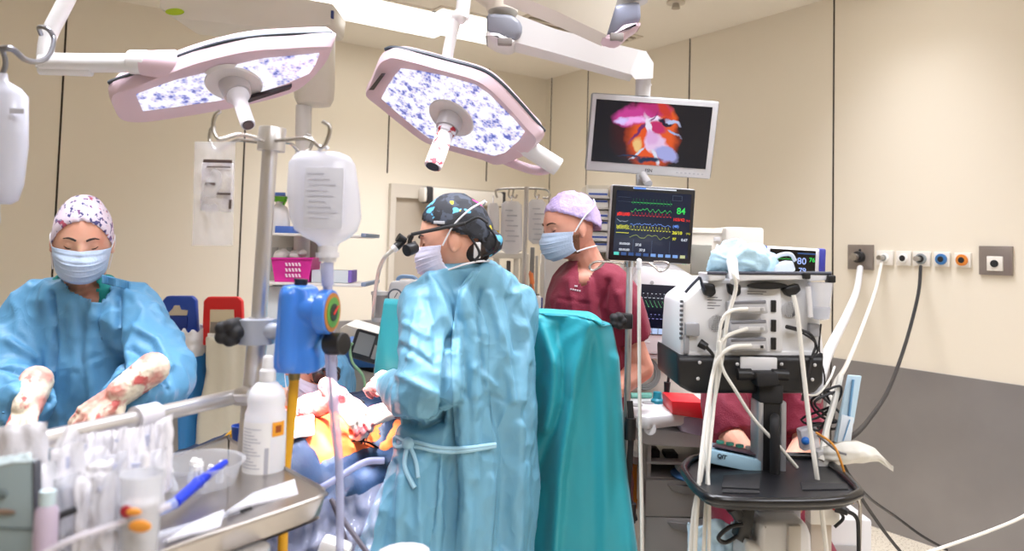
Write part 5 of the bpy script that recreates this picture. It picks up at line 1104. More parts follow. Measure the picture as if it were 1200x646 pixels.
sp_ = onZ(290, 640, BZ); q = MB(); q.cyl((sp_.x, sp_.y, BZ - .003), (sp_.x, sp_.y, BZ - .11), .035); q.cyl((sp_.x, sp_.y, BZ - .11), (sp_.x, sp_.y, .1), .022); q.build('column', STEEL, tr_)
q = MB(); q.box((sp_.x, sp_.y, .06), (.38, .06, .05), None, .02); q.box((sp_.x, sp_.y, .06), (.06, .38, .05), None, .02); q.build('base', STEEL, tr_)
q = MB(); q.box((sp_.x + .06, sp_.y, BZ - .1), (.03, .03, .12), None, .004); q.build('clamp', STEEL, tr_)
for dx, dy in ((.17, 0), (-.17, 0), (0, .17), (0, -.17)): MB().cyl((sp_.x + dx - .015, sp_.y + dy, .03), (sp_.x + dx + .015, sp_.y + dy, .03), .03).build('caster', BLACK, tr_)
rl = thing('handrail', 'polished steel rail across the left foreground, fixed to the drip stand', 'rail', tuple(D(180, 485, 1.45)))
ra, rb_ = D(284, 463, 1.63), D(60, 514, 1.24); q = MB(); q.cyl(ra, ra + (rb_ - ra) * 1.08, .0155, n=28); q.build('tube', STEEL, rl)
q = MB(); q.box(D(294, 464, 1.62), (.06, .05, .035), None, .006); q.cyl(D(281, 463, 1.6), D(297, 463, 1.57), .016); q.build('socket', STEEL, rl)
c = min((ra.lerp(rb_, t) for t in np.linspace(0, 1.3, 200)), key=lambda p: abs(proj(p)[0] - 171)); dR = (rb_ - ra).normalized(); q = MB(); q.cyl(c - dR * .024, c + dR * .024, .023, n=28); q.box(c + Vector((.008, 0, -.035)), (.026, .014, .06), None, .004); q.build('clip_collar', mat('collar_white', '#D9D6DB', .4), rl)
# disinfectant bottle
bo = thing('disinfectant_bottle', 'white translucent disinfectant bottle with nozzle standing on the steel tray', 'bottle', tuple(onZ(308, 571, BZ)))
B = onZ(308, 571, BZ); u = px(B.y)
MB().lathe([(.001, 0), (22 * u, 0), (23.5 * u, 3 * u), (23.5 * u, 60 * u), (23 * u, 85 * u), (20.5 * u, 92 * u), (21.5 * u, 100 * u), (19.5 * u, 110 * u), (12 * u, 119 * u), (8.5 * u, 121 * u), (8.5 * u, 123 * u), (.001, 123 * u)], Matrix.Translation(B), 40).build('body', mat('bottle_white', '#E9E9EE', .3, sss=.1), bo)
MB().lathe([(.001, 122 * u), (9.5 * u, 122 * u), (9.2 * u, 133 * u), (6.5 * u, 136 * u), (6 * u, 148 * u), (4.8 * u, 150 * u), (.001, 150 * u)], Matrix.Translation(B), 28).build('nozzle', WHITE, bo)
def wrap(mbx, a0, a1, z0, z1, r):
    P = [(B + Vector((r * math.cos(a), r * math.sin(a), 0))) for a in np.linspace(a0, a1, 14)]
    vs = [(mbx.bm.verts.new(p + Vector((0, 0, z0))), mbx.bm.verts.new(p + Vector((0, 0, z1)))) for p in P]
    for i in range(13): mbx.bm.faces.new((vs[i][0], vs[i + 1][0], vs[i + 1][1], vs[i][1]))
    return mbx
lb = wrap(MB(), -PI * .98, -PI * .32, 10 * u, 78 * u, 23.9 * u).build('label', PAPER, bo)
q = MB()
for k in range(13): wrap(q, -PI * .8, -PI * (.46 + .05 * ((k * 3) % 4)), (70 - k * 3.6) * u, (70.9 - k * 3.6) * u, 24.15 * u)
wrap(q, -PI * .40, -PI * .34, 20 * u, 50 * u, 24.15 * u); q.build('label_print', mat('print_light', '#B4B4BC', .7), lb)
wrap(MB(), -PI * .30, -PI * .08, 62 * u, 78 * u, 24.2 * u).build('warning_label', mat('warn_orange', '#F0A32A', .5), bo); q = MB(); wrap(q, -PI * .25, -PI * .15, 66 * u, 74 * u, 24.4 * u); q.build('warning_mark', mat('warn_dark', '#9A4A14', .6), bo)
# clear bowl with vials
bw = thing('plastic_bowl', 'clear plastic bowl full of small vials on the steel tray', 'bowl', tuple(onZ(235, 592, BZ)))
B = onZ(232, 590, BZ); u = px(B.y)
MB().lathe([(.001, 0), (32 * u, 0), (34 * u, 2 * u), (47 * u, 46 * u), (50 * u, 47 * u), (50 * u, 49 * u), (46 * u, 48 * u), (32.5 * u, 3 * u), (.001, 2 * u)], Matrix.Translation(B), 44).build('bowl', mat('bowl_clear', '#DFE2EA', .12, alpha=.28, spec=.7), bw)
vg = 'glass vials in the clear bowl'
for k in range(11):
    a = k * 2.4; r_ = (6 + 24 * ((k * 37) % 10) / 10) * u; p = B + Vector((r_ * math.cos(a), r_ * math.sin(a), .008)); tl = Vector((random.uniform(-.35, .35), random.uniform(-.3, .3), 1)).normalized()
    v_ = thing('vial', 'small clear vial standing among others in the clear bowl', 'vial', tuple(p), vg)
    MB().lathe([(.001, 0), (4.2 * u, 0), (4.4 * u, 1 * u), (4.4 * u, 24 * u), (2.6 * u, 29 * u), (2.4 * u, 36 * u), (3 * u, 38 * u), (.001, 40 * u)], frame(p, (0, 1, 0), tl), 18).build('glass', mat('vial_glass', '#EDEFF4', .1, alpha=.8), v_)
    MB().lathe([(.001, 37 * u), (3.2 * u, 37 * u), (3.2 * u, 42 * u), (.001, 42.5 * u)], frame(p, (0, 1, 0), tl), 16).build('stopper', PAPER, v_)
bp_ = thing('syringe', 'slim syringe with bright blue plunger leaning on the clear bowl', 'syringe', tuple(onZ(220, 580, TZ)))
Pb = [onZ(264, 542, TZ + .035), onZ(232, 566, TZ + .025), onZ(205, 590, TZ + .02), onZ(160, 612, TZ + .008)]
mb_ = mat('plunger_blue', '#1E38C4', .3); q = MB(); q.cyl(Pb[0], Pb[1], .006, .009); q.cyl(Pb[1], Pb[2], .010, .009); q.sph(Pb[1], .011); q.build('plunger', mb_, bp_); q = MB(); q.cyl(Pb[2], Pb[3], .0095, .008); q.build('barrel', mat('barrel_blue', '#A9B6E8', .2, alpha=.6), bp_)
sy = thing('syringe', 'clear syringe with black rubber stopper lying along the near tray edge', 'syringe', tuple(onZ(240, 612, BZ + .01)))
a_, b_ = onZ(292, 600, BZ + .03), onZ(160, 640, BZ + .03); dS = (b_ - a_); q = MB(); q.cyl(a_ + dS * .12, b_, .011, n=20); q.build('barrel', mat('barrel_clear', '#D9DBE4', .12, alpha=.45), sy); MB().cyl(a_ - dS * .01, a_ + dS * .1, .0105, n=20, bev=.002).build('stopper', MATTE, sy); q = MB(); q.cyl(a_ + dS * .35, a_ + dS * .9, .0045); q.build('plunger_rod', mat('rod_pink', '#D9B4BE', .4), sy)
def pouch(name, label, cat, P4, d, m, th=.01, seed=0, group=None, inner=None):
    """a soft bag spanned between four picture corners (tl, tr, br, bl) at depth d"""
    A = [Vector(p) if len(p) == 0 else D(*p, d[i] if hasattr(d, '__len__') else d) for i, p in enumerate(P4)]
    def f(sgn):
        def g_(u, v):
            p = (A[0] * (1 - u) + A[1] * u) * (1 - v) + (A[3] * (1 - u) + A[2] * u) * v
            e = (math.sin(PI * u) * math.sin(PI * v)) ** .5
            return p + Vector((.004 * noise.noise(Vector((u * 5, v * 5, seed + 3))), -sgn * th * e + .008 * noise.noise(Vector((u * 4, v * 5, seed))), .004 * noise.noise(Vector((u * 5, v * 5, seed + 9)))))
        return g_
    o = thing(name, label, cat, tuple((A[2] + A[3]) / 2), group)
    q = MB(); q.grid(f(1), 14, 18); q.grid(f(-1), 14, 18); q.build('wrapper', m, o, ang=0)
    if inner: inner(o, A)
    return o
PM = mat('wrap_milky', '#F0EEF3', .4, alpha=.92, bump=.3, bscale=50); PC = mat('wrap_clear', '#E9E9F0', .2, alpha=.62, bump=.4, bscale=40); PW = mat('wrap_paper', '#EDEBEF', .55)
def syr(o, A):
    a = A[0].lerp(A[1], .5).lerp(A[3].lerp(A[2], .5), .12); b_ = A[0].lerp(A[1], .5).lerp(A[3].lerp(A[2], .5), .8)
    MB().cyl(a, b_, .009, n=16).build('syringe_inside', mat('barrel_pale', '#C4C8DE', .3), o)
wrp = 'wrapped syringes heaped on the tray'
PZ = [((-6, 500), (56, 494), (58, 600), (-6, 610), 1.19, PM, 0, 'broad milky one at the far left end of the heap'), ((50, 560), (76, 500), (94, 505), (66, 575), 1.16, PW, 0, 'folded like a paper dart, pointing up at the rail'), ((88, 512), (112, 505), (112, 600), (86, 605), 1.20, PM, 1, 'with a syringe showing, right of the paper dart'),
      ((108, 508), (134, 504), (136, 590), (108, 595), 1.22, PW, 0, 'flat paper one in the middle of the back row'), ((130, 506), (150, 500), (152, 590), (128, 595), 1.21, PM, 1, 'milky with a syringe showing, right of the flat paper one'), ((146, 503), (170, 499), (172, 590), (146, 595), 1.23, PW, 0, 'paper one standing under the rail collar'), ((166, 500), (182, 496), (184, 585), (164, 590), 1.24, PM, 1, 'narrow milky one right of the rail collar'), ((178, 498), (203, 484), (200, 572), (180, 590), 1.25, PM, 0, 'tall milky one at the right end of the heap'),
      ((58, 528), (100, 516), (98, 620), (56, 625), 1.10, PM, 1, 'milky with a syringe showing, in front of the paper dart'), ((96, 530), (126, 522), (124, 615), (94, 620), 1.12, PM, 0, 'plain milky one in the middle row'), ((120, 535), (150, 528), (146, 620), (118, 625), 1.11, PC, 1, 'clear with a syringe showing, behind the cup'), ((148, 535), (176, 528), (174, 610), (148, 615), 1.13, PM, 1, 'milky one right above the cup'), ((174, 530), (196, 524), (192, 600), (174, 606), 1.15, PC, 0, 'clear one beside the bowl'),
      ((36, 545), (66, 540), (66, 650), (38, 655), 1.06, PM, 0, 'milky one directly behind the carton corner'), ((62, 562), (94, 552), (92, 670), (60, 675), 1.03, PC, 1, 'clear with a syringe showing, beside the wire clip'), ((90, 556), (114, 568), (108, 670), (86, 672), 1.02, PM, 0, 'milky one leaning right in the front row'), ((106, 560), (138, 552), (130, 670), (104, 675), 1.0, PC, 1, 'clear one left of the orange-marked cup'), ((98, 545), (136, 538), (118, 575), (98, 580), 1.04, PW, 0, 'short folded paper one on top of the front row')]
for i, (a, b_, c_, e_, d, m, sy_, lw) in enumerate(PZ): pouch('syringe_pouch', 'wrapped syringe pouch, ' + lw, 'syringe pouch', (a, b_, c_, e_), d, m, .014, i, wrp, syr if sy_ else None)
cu_ = thing('plastic_cup', 'clear cup with orange and red marks between the syringe heap and the bowl', 'cup', tuple(D(163, 646, 1.02)))
Bc = D(162, 650, 1.02); u = px(1.02); MB().lathe([(.001, 0), (19 * u, 0), (20 * u, 2 * u), (24 * u, 92 * u), (23 * u, 92 * u), (19 * u, 3 * u), (.001, 2 * u)], Matrix.Translation(Bc), 32).build('cup', mat('cup_clear', '#E4E6EC', .15, alpha=.42), cu_)
MB().lathe([(.001, 2 * u), (18.5 * u, 3 * u), (21 * u, 60 * u), (.001, 62 * u)], Matrix.Translation(Bc), 24).build('contents', mat('cup_fill', '#D9D8DC', .5, alpha=.8, bump=.5, bscale=60), cu_)
q = MB(); c0 = D(164, 617, .985); q.sph(c0, (.015, .004, .008)); q.build('orange_mark', mat('mark_orange', '#E89A3A', .5), cu_); q = MB(); q.sph(D(148, 600, .985), (.008, .004, .008)); q.build('red_mark', mat('mark_red', '#A8202E', .5), cu_); q = MB(); q.sph(D(156, 600, .984), (.011, .004, .005)); q.build('orange_mark', MATS['mark_orange'], cu_)
bxx = thing('carton', 'grey green carton at the lower left corner with a torn top', 'box', tuple(D(15, 646, .98)))
q = MB(); q.prism([D(x, y, .98) for x, y in ((-70, 556), (37, 541), (39, 617), (38, 690), (-70, 690))], Vector((0, .015, 0)), .003); q.build('box', mat('carton_grey', '#93A3A6', .6), bxx); q = MB(); q.prism([D(x, y, .979) for x, y in ((37, 541), (41, 543), (42, 690), (38, 690))], Vector((0, .015, 0)), .002); q.build('side_flap', mat('carton_side', '#4D4F58', .6), bxx)
q = MB(); q.grid(lambda u, v: D(-60 + 97 * u, 556 - 15 * u - 10 * v + 3 * noise.noise(Vector((u * 12, v * 3, 0))), .98 + .015 * v), 30, 6); q.build('torn_lid', mat('carton_light', '#B4C2C4', .65), bxx, solid=.003); q = MB(); q.sph(D(2, 579, .978), (.007, .002, .006)); q.build('printed_spot', mat('carton_dark', '#6E7C7E', .6), bxx); q = MB(); q.sph(D(4, 600, .978), (.016, .002, .0035)); q.build('brown_print', mat('carton_brown', '#8A7464', .6), bxx); q = MB(); pbox(q, -60, 618, 37, 619.5, .978, .003, 0); q.build('flap_seam', MATS['carton_dark'], bxx)
pkb = thing('sample_bottle', 'small bottle with pink contents beside the grey carton', 'bottle', tuple(D(50, 650, .97))); Bk = D(52, 652, .97); u = px(.97)
MB().lathe([(.001, 0), (12 * u, 0), (13 * u, 20 * u), (12 * u, 52 * u), (8 * u, 58 * u), (.001, 60 * u)], Matrix.Translation(Bk), 24).build('body', mat('bottle_pinkish', '#C9B9CC', .3, alpha=.85), pkb); MB().lathe([(.001, 58 * u), (8.5 * u, 58 * u), (8.5 * u, 74 * u), (.001, 74 * u)], Matrix.Translation(Bk), 20).build('cap', mat('cap_pale_teal', '#C3D6DC', .4), pkb)
q = MB(); q.tube([D(64, 640, .99), D(66, 612, .99), D(72, 604, .99), D(90, 597, 1.0)], .0045, 8, 4); tag(q.build('metal_clip', MATTE, loc=D(66, 640, .99)), 'black wire clip sticking up among the wrapped syringes', 'clip')
q = MB(); q.tube([D(50, 650, .95), D(90, 630, .96), D(150, 610, 1.0), D(200, 592, 1.03)], .004, 8, 5); tag(q.build('clear_line', mat('line_clear', '#E3DFE8', .2, alpha=.7), loc=D(90, 630, .96)), 'thin clear line lying across the wrapped syringes and the cup', 'tube')
wp = [('wrapper', 'long clear wrapper strip at the near right edge of the tray', [(262, 606), (296, 586), (345, 575), (350, 583), (300, 598), (268, 614)]), ('wrapper', 'small torn white wrapper beside the bottle base', [(252, 588), (262, 583), (278, 581), (280, 586), (262, 592)]), ('wrapper', 'white wrapper hanging over the near rim of the tray', [(190, 640), (225, 622), (262, 612), (258, 622), (225, 634), (196, 650)])]
for n_, l, P in wp:
    q = MB(); t_ = BZ + (.012 if 'small' in l else .03); q.prism([onZ(x, y, t_) + Vector((0, 0, .008 * ((k * 7) % 3))) for k, (x, y) in enumerate(P)], Vector((0, 0, .006)), .002); tag(q.build(n_, PC, loc=onZ(*P[0], t_)), l, 'wrapper')
q = MB(); q.cyl(onZ(285, 588, 1.0) + Vector((.1, .25, 0)), onZ(285, 588, 1.0) + Vector((.1, .25, .0)) + Vector((0, 0, .04)), .03); q.bm.free()
bc = thing('cup', 'small dark blue cup behind the steel tray beside the bottle', 'cup', tuple(D(283, 517, 1.9))); Bc = D(283, 517, 1.9); u = px(1.9); MB().lathe([(.001, 0), (10 * u, 0), (12 * u, 18 * u), (11 * u, 18 * u), (9 * u, 1 * u), (.001, u)], Matrix.Translation(Bc), 24).build('cup', mat('cup_navy', '#23489A', .4), bc); q = MB(); q.tube(pp([(262, 517), (272, 508), (280, 500), (286, 495)], 1.95), .008, 8, 4); tag(q.build('yellow_strap', YELL, loc=D(272, 508, 1.95)), 'short yellow strap behind the tray edge beside the dark blue cup', 'strap')
q = MB(); q.cyl(D(330, 560, 1.75), D(333, 690, 1.75), .008); q.cyl(D(331, 598, 1.75), D(331, 603, 1.75), .0105); tag(q.build('lilac_tube', MATS['tube_lilac'], loc=D(331, 600, 1.75)), 'short lilac tube with dark band under the tray corner', 'tube')
# ------------------------------------------------------------------ ventilator on its trolley (right)
vd = 2.2; ku = px(vd)
ve = thing('ventilator', 'white ventilator seen from behind with three grey modules, vents and a black lower shell', 'ventilator', tuple(D(885, 462, vd + .12)))
VW = mat('vent_white', '#E6E6E7', .35)
q = MB(); q.prism(pp([(800, 352), (833, 327), (952, 327), (958, 345), (968, 420), (796, 420), (798, 380)], vd), Vector((0, .27, 0)), .012); q.build('housing', VW, ve, ang=40)
q = MB(); q.prism(pp([(806, 412), (960, 412), (962, 420), (806, 420)], vd - .008), Vector((0, .04, 0)), .003); q.build('lower_lip', VW, ve)
q = MB(); q.prism(pp([(856, 337), (916, 337), (918, 414), (852, 414)], vd - .012), Vector((0, .05, 0)), .008); q.build('module_bay', VW, ve)
TM = mat('trim_midnight', '#272B3C', .4)
q = MB(); q.tube(pp([(803, 343), (811, 334), (820, 325)], vd - .02), .0045, 8, 3); q.tube(pp([(820, 325), (823, 333), (826, 340)], vd - .02), .004, 8, 3); q.build('edge_trim', TM, ve)
for x0, x1 in ((829, 851), (858, 945), (945, 974)):
    h = 320 if x0 < 900 else 320; q = MB(); q.prism(pp([(x0, h), (x1, h + 1), (x1, h + 8), (x0 + 3, h + 10)], vd - .03), Vector((0, .12, 0)), .006); hd = q.build('top_handle', VW, ve)
    q = MB(); q.tube(pp([(x0, h), (x1, h + .5)], vd - .03), .005, 8, 1); q.build('handle_trim', TM, hd)
q = MB(); q.loft([[D(899 + 24 * math.cos(t) * k, 335 + 4.2 * math.sin(t) * k, vd - .034 + z) for t in np.linspace(0, 2 * PI, 32, False)] for z, k in ((0, 1), (-.004, .95), (.03, .9))]); q.build('grip_recess', BLACK, ve)
for P in ([(822, 331), (838, 333), (840, 344), (834, 349), (826, 346)], [(853, 332), (869, 334), (869, 345), (862, 349), (855, 344)], [(917, 338), (936, 332), (940, 340), (930, 349), (923, 347)]):
    MB().prism(pp(P, vd - .022), Vector((0, .03, 0)), .006).build('cable_hook', BLACK, ve, ang=50)
MB().box(D(944, 323, vd - .03), (.02, .03, .02), None, .004).build('end_knob', BLACK, ve); MB().box(D(973, 327, vd - .03), (.022, .03, .022), None, .004).build('end_knob', BLACK, ve)
m_vent = mat('grille_dark', '#55565B', .6)
for (x, y, r_) in ((840, 379, 9.5), (925, 363, 9)):
    MB().cyl(D(x, y, vd - .003), D(x, y, vd + .006), r_ * ku, n=32).build('vent_plate', m_vent, ve); q = MB()
    for k in range(-4, 5):
        h = math.sqrt(max(0, 1 - (k / 4.6) ** 2)) * r_; q.box(D(x, y + k * r_ / 4.6, vd - .005), (2 * h * ku, .004, .0011)); q.box(D(x + k * r_ / 4.6, y, vd - .005), (.0011, .004, 2 * h * ku))
    q.build('vent_grille', VW, ve, False)
for i, y in enumerate((361, 384, 405)):
    q = MB(); q.prism(pp([(855, y - 7), (899, y - 9), (901, y + 7), (856, y + 6)], vd - .05), Vector((0, .05, 0)), .006); md_ = q.build('module', mat('module_grey', '#B9B9BC', .35), ve)
    q = MB(); q.prism(pp([(857, y - 7), (898, y - 9), (898, y - 5), (857, y - 4)], vd - .052), Vector((0, .01, 0)), .002); q.build('module_top', mat('module_dark', '#77777C', .4), md_)
    q = MB(); q.prism(pp([(866, y - 1), (896, y - 1), (897, y + 4), (866, y + 4)], vd - .053), Vector((0, .004, 0)), .001); q.build('module_face', LGREY, md_); MB().box(D(893, y + 1.5, vd - .055), (.008, .003, .008)).build('module_mark', GREY if i < 2 else BLACK, md_)
    pbox(MB(), 904, y - 9, 910, y + 5, vd - .018, .01, .002).build('bay_slot', BLACK, ve)
for k in range(9): pbox(MB(), 797.5 - k * .1, 352 + k * 5.4, 801 - k * .1, 355 + k * 5.4, vd - .004, .01, .001).build('side_slot', m_vent, ve, False)
q = MB()
for k in range(6): pbox(q, 829, 345 + k * 3.2, 836 + (k * 5) % 12, 345.9 + k * 3.2, vd - .0015, .001, 0)
for k in range(2): pbox(q, 876, 341.5 + k * 2.6, 898 - k * 4, 342.4 + k * 2.6, vd - .0135, .001, 0)
q.build('printed_notes', PRINT, ve, False)
for x0, y0, x1, y1 in ((804, 379, 820, 394), (949, 380, 961, 395)): pbox(MB(), x0, y0, x1, y1, vd - .02, .04, .004).build('side_latch', mat('latch_grey', '#9A9A9E', .4), ve)
pbox(MB(), 802, 392, 808, 415, vd - .01, .02, .003).build('side_latch', MATS['latch_grey'], ve)
q = MB(); q.prism(pp([(793, 414), (798, 418), (962, 418), (967, 414), (966, 450), (956, 462), (812, 462), (794, 452)], vd - .035), Vector((0, .30, 0)), .012); sh_ = q.build('lower_shell', mat('shell_black', '#1A1A1D', .4), ve, ang=45)
for x, y in ((820, 425), (864, 427), (916, 427), (955, 428), (818, 444), (952, 445)): MB().sph(D(x, y, vd - .036), (.005, .003, .005)).build('screw', LGREY, sh_)
pbox(MB(), 868, 419, 911, 436, vd - .04, .01, .004).build('mount_plate', VW, ve)
q = MB(); q.cyl(D(864, 439, vd - .06), D(880, 439, vd - .06), .017, n=20); q.cyl(D(905, 439, vd - .06), D(923, 440, vd - .06), .016, n=20); q.cyl(D(880, 440, vd - .06), D(906, 440, vd - .06), .012); q.build('tilt_pivot', BLACK, ve)
q = MB(); q.prism(pp([(886, 437), (912, 437), (914, 452), (888, 454)], vd - .085), Vector((0, .06, 0)), .005); q.build('tilt_bracket', MATTE, ve)
cap_ = MB(); cap_.sph(D(867, 306, vd + .06), (.10, .075, .05), None, 64, 40); cap_.displace(wrinkle(.026, (13, 13, 13), .012, (32, 32, 32), 21)); cap_.bm.normal_update()
for v in cap_.bm.verts: v.co.z = max(v.co.z, D(868, 320, vd + .06).z + .0)
tag(cap_.build('bouffant_cap', mat('cap_pale_blue', '#B9DCEC', .6, alpha=.93, bump=.3, bscale=60), loc=D(868, 319, vd + .06), ang=0), 'crumpled pale blue disposable cap lying on top of the ventilator', 'cap')
q = MB(); q.prism(pp([(905, 312), (930, 305), (934, 318), (908, 322)], vd + .03), Vector((0, .06, 0)), .008); q.tube(pp([(903, 310), (912, 300), (926, 298), (932, 306)], vd + .05), .006, 8, 5); tag(q.build('sensor_clip', mat('clip_pale', '#C9D3E0', .35), loc=D(920, 320, vd + .05)), 'pale grey sensor clip with white tube beside the pale blue cap', 'sensor')
wt = thing('water_trap', 'clear conical water trap hanging at the right end of the ventilator', 'water trap', tuple(D(959, 330, vd - .03)))
Bw = D(961, 376, vd - .03); MB().lathe([(.001, 0), (8 * ku, 2 * ku), (11 * ku, 14 * ku), (14 * ku, 44 * ku), (13 * ku, 44 * ku), (10 * ku, 15 * ku), (.001, 3 * ku)], Matrix.Translation(Bw), 28).build('cup', CLEAR, wt); MB().lathe([(.001, 0), (10 * ku, 1 * ku), (11.5 * ku, 14 * ku), (.001, 15 * ku)], Matrix.Translation(Bw + Vector((0, 0, .004))), 24).build('filter', mat('trap_fill', '#D5D9E4', .3, alpha=.6), wt); MB().cyl(D(947, 336, vd - .035), D(950, 372, vd - .035), .008).build('inner_tube', WHITE, wt)
q = MB(); q.cyl(D(820, 402, vd - .02), D(828, 407, vd - .03), .013, .011); q.tube([D(828, 407, vd - .03), D(836, 418, vd - .03), D(838, 440, vd - .02)], .005, 8, 4); tag(q.build('power_plug', BLACK, loc=D(822, 404, vd - .02)), 'black round plug in the left of the ventilator back', 'plug')
q = MB(); q.box(D(930, 385, vd - .025), (.045, .02, .012), Matrix.Rotation(.2, 3, 'Y'), .004); q.tube([D(936, 386, vd - .03), D(950, 392, vd - .04), D(956, 405, vd - .035), (D(952, 418, vd - .04)), D(940, 470, vd - .06)], .004, 8, 5); q.tube([D(940, 390, vd - .03), D(954, 400, vd - .04), D(958, 412, vd - .04), D(950, 420, vd - .045)], .003, 8, 5); tag(q.build('data_cable', BCABLE, loc=D(930, 385, vd - .02)), 'black data cable looping at the right of the ventilator back', 'cable')
# trolley
ty = vd - .02; tc_ = D(901, 560, ty)
tl = thing('ventilator_trolley', 'black trolley with bumper rail and silver column carrying the ventilator', 'trolley', (tc_.x, tc_.y + .15, 0))
zt = D(900, 570, vd - .2).z
def tbl(k, z, r_=.07):
    P = [onZ(x, y, zt) for x, y in ((803, 548), (806, 562), (826, 583), (866, 590), (968, 590), (1002, 583), (1004, 574), (972, 545), (950, 537), (830, 537))]
    P = crom(P, 3, True); c_ = sum(P, Vector()) / len(P); return [Vector((c_.x + (p.x - c_.x) * k, c_.y + (p.y - c_.y) * k, z)) for p in P]
MB().loft([tbl(.97, zt - .018), tbl(.985, zt - .01), tbl(.97, zt)]).build('shelf', mat('trolley_black', '#17171A', .35), tl)
P = [p + Vector((0, 0, .004)) for p in tbl(1.0, zt)]; q = MB(); q.tube(P, .012, 10, 1, True); q.build('bumper_rail', mat('bumper_black', '#141416', .25), tl)
for P in ([(848, 558), (892, 556), (890, 574), (846, 572)], [(938, 566), (993, 568), (994, 574), (940, 575)], [(848, 574), (890, 576), (890, 579), (846, 578)]): MB().prism([onZ(x, y, zt + .0005) for x, y in P], Vector((0, 0, .0025)), .001).build('shelf_pad', MATTE, tl)
cx0, cx1 = 888, 922; cd_ = vd - .06
q = MB(); pbox(q, cx0, 472, cx0 + 7, 566, cd_, .07, .006); q.build('column_edge', mat('column_silver', '#B9BBC1', .3, .6), tl); q = MB(); pbox(q, cx1 - 7, 472, cx1, 566, cd_, .07, .006); q.build('column_edge', MATS['column_silver'], tl)
pbox(MB(), cx0 + 6, 474, cx1 - 6, 564, cd_ + .006, .06, .002).build('column', BLACK, tl)
q = MB(); q.tube([D(908, 560, cd_ - .02), D(908, 530, cd_ - .035), D(908, 500, cd_ - .035), D(908, 492, cd_ - .015), D(908, 490, cd_ + .01)], .014, 12, 5); q.build('column_grip', MATTE, tl); pbox(MB(), 890, 452, 918, 473, cd_, .07, .004).build('column_neck', MATTE, tl)
q = MB(); q.prism(pp([(884, 564), (930, 562), (938, 574), (936, 578), (886, 579)], cd_ - .03), Vector((0, .1, 0)), .006); q.build('column_foot', LGREY, tl, ang=50)
q = MB(); b0 = D(905, 600, vd + .02); q.box((b0.x, b0.y, (zt - .02) / 2 + .06), (.13, .12, zt - .14), None, .015); q.build('lower_column', mat('column_lavender', '#B6B4BE', .4), tl)
for a in range(5):
    a = a * 2 * PI / 5 + .9; e = Vector((b0.x + .3 * math.cos(a), b0.y + .3 * math.sin(a), .085)); q = MB(); q.tube([Vector((b0.x, b0.y, .12)), e], [.035, .022], 10, 1); lg = q.build('leg', MATS['trolley_black'], tl); MB().cyl(e + Vector((-.014, 0, -.045)), e + Vector((.014, 0, -.045)), .04).build('caster', MATTE, lg)
hb_ = thing('humidifier', 'white rounded humidifier box below the trolley shelf at the bottom', 'humidifier', tuple(D(916, 646, vd - .08)))
q = MB(); q.prism(pp([(891, 616), (896, 612), (945, 612), (952, 628), (954, 690), (872, 690), (874, 632), (890, 640)], vd - .12), Vector((0, .16, 0)), .014); q.build('housing', WHITE, hb_, ang=50); pbox(MB(), 924, 618, 939, 690, vd - .135, .02, .004).build('latch', mat('latch_beige', '#CFC9C0', .4), hb_)
cl_ = thing('cable_clamp', 'black clamp with cables under the left of the trolley shelf', 'clamp', tuple(D(868, 610, vd - .1)))
q = MB(); q.prism(pp([(852, 600), (886, 597), (882, 625), (875, 640), (862, 632), (868, 615)], vd - .1), Vector((0, .05, 0)), .006); q.cyl(D(866, 606, vd - .12), D(860, 596, vd - .12), .016); q.build('jaw', BLACK, cl_); q = MB(); q.tube([D(870, 615, vd - .11), D(855, 618, vd - .12), D(842, 630, vd - .12), D(850, 636, vd - .11), D(865, 628, vd - .11)], .006, 8, 5); q.build('cable', BCABLE, cl_)
q = MB(); q.grid(lambda u, v: D(806 + 62 * u, 604 + 14 * abs(u - .6) + 60 * v + 4 * math.sin(u * 11), vd + .02) + Vector((0, -.04 * math.sin(PI * u) + .02 * noise.noise(Vector((u * 6, v * 5, 3))), 0)), 30, 24); tag(q.build('plastic_bag', mat('bag_pale_blue', '#BFDDF0', .35, alpha=.85, bump=.4, bscale=25), loc=D(838, 640, vd), ang=0, solid=.003), 'pale blue plastic bag hanging under the trolley shelf', 'bag')
# QIT box on the shelf
qb = thing('control_box', 'pale blue slanted control box lettered QIT with teal buttons on the trolley shelf', 'control box', tuple(D(858, 545, vd + .02)))
qa = [(822, 527), (834, 517), (894, 532), (894, 555), (824, 542)]
q = MB(); q.prism([D(821, 525, vd - .06), D(893, 540, vd - .06), D(893, 556, vd - .06), D(821, 541, vd - .06)], Vector((0, .10, 0)), .003, [D(832, 518, vd + .06), D(896, 531, vd + .06), D(896, 549, vd + .06), D(832, 534, vd + .06)]); q.build('case', mat('case_blue', '#9FC3D6', .4), qb)
t0, t1, t2, t3 = D(835, 523.8, vd - .045), D(893, 536, vd - .045), D(895, 531.6, vd + .04), D(841, 521, vd + .04); up3 = Vector((0, 0, .004))
MB().prism([t0, t1, t2, t3], up3, .001).build('dark_panel', mat('panel_maroon', '#4A3A44', .4), qb, False)
for i in range(5):
    p = t3.lerp(t2, .0 + i * .21) + Vector((.006, -.006, .006)); MB().lathe([(.001, 0), (.012, 0), (.011, .006), (.001, .006)], Matrix.Translation(p), 18).build('button', mat('button_teal', '#3FA08C', .4) if i < 3 else LGREY, qb)
Mq = Matrix.Translation(D(846, 535.5, vd - .0635)) @ Matrix.Rotation(.21, 4, 'Y'); text('QIT', .016, Mq, mat('ink_dark', '#23303C', .6), qb, 'lettering', 'CENTER', .0004, .0005)
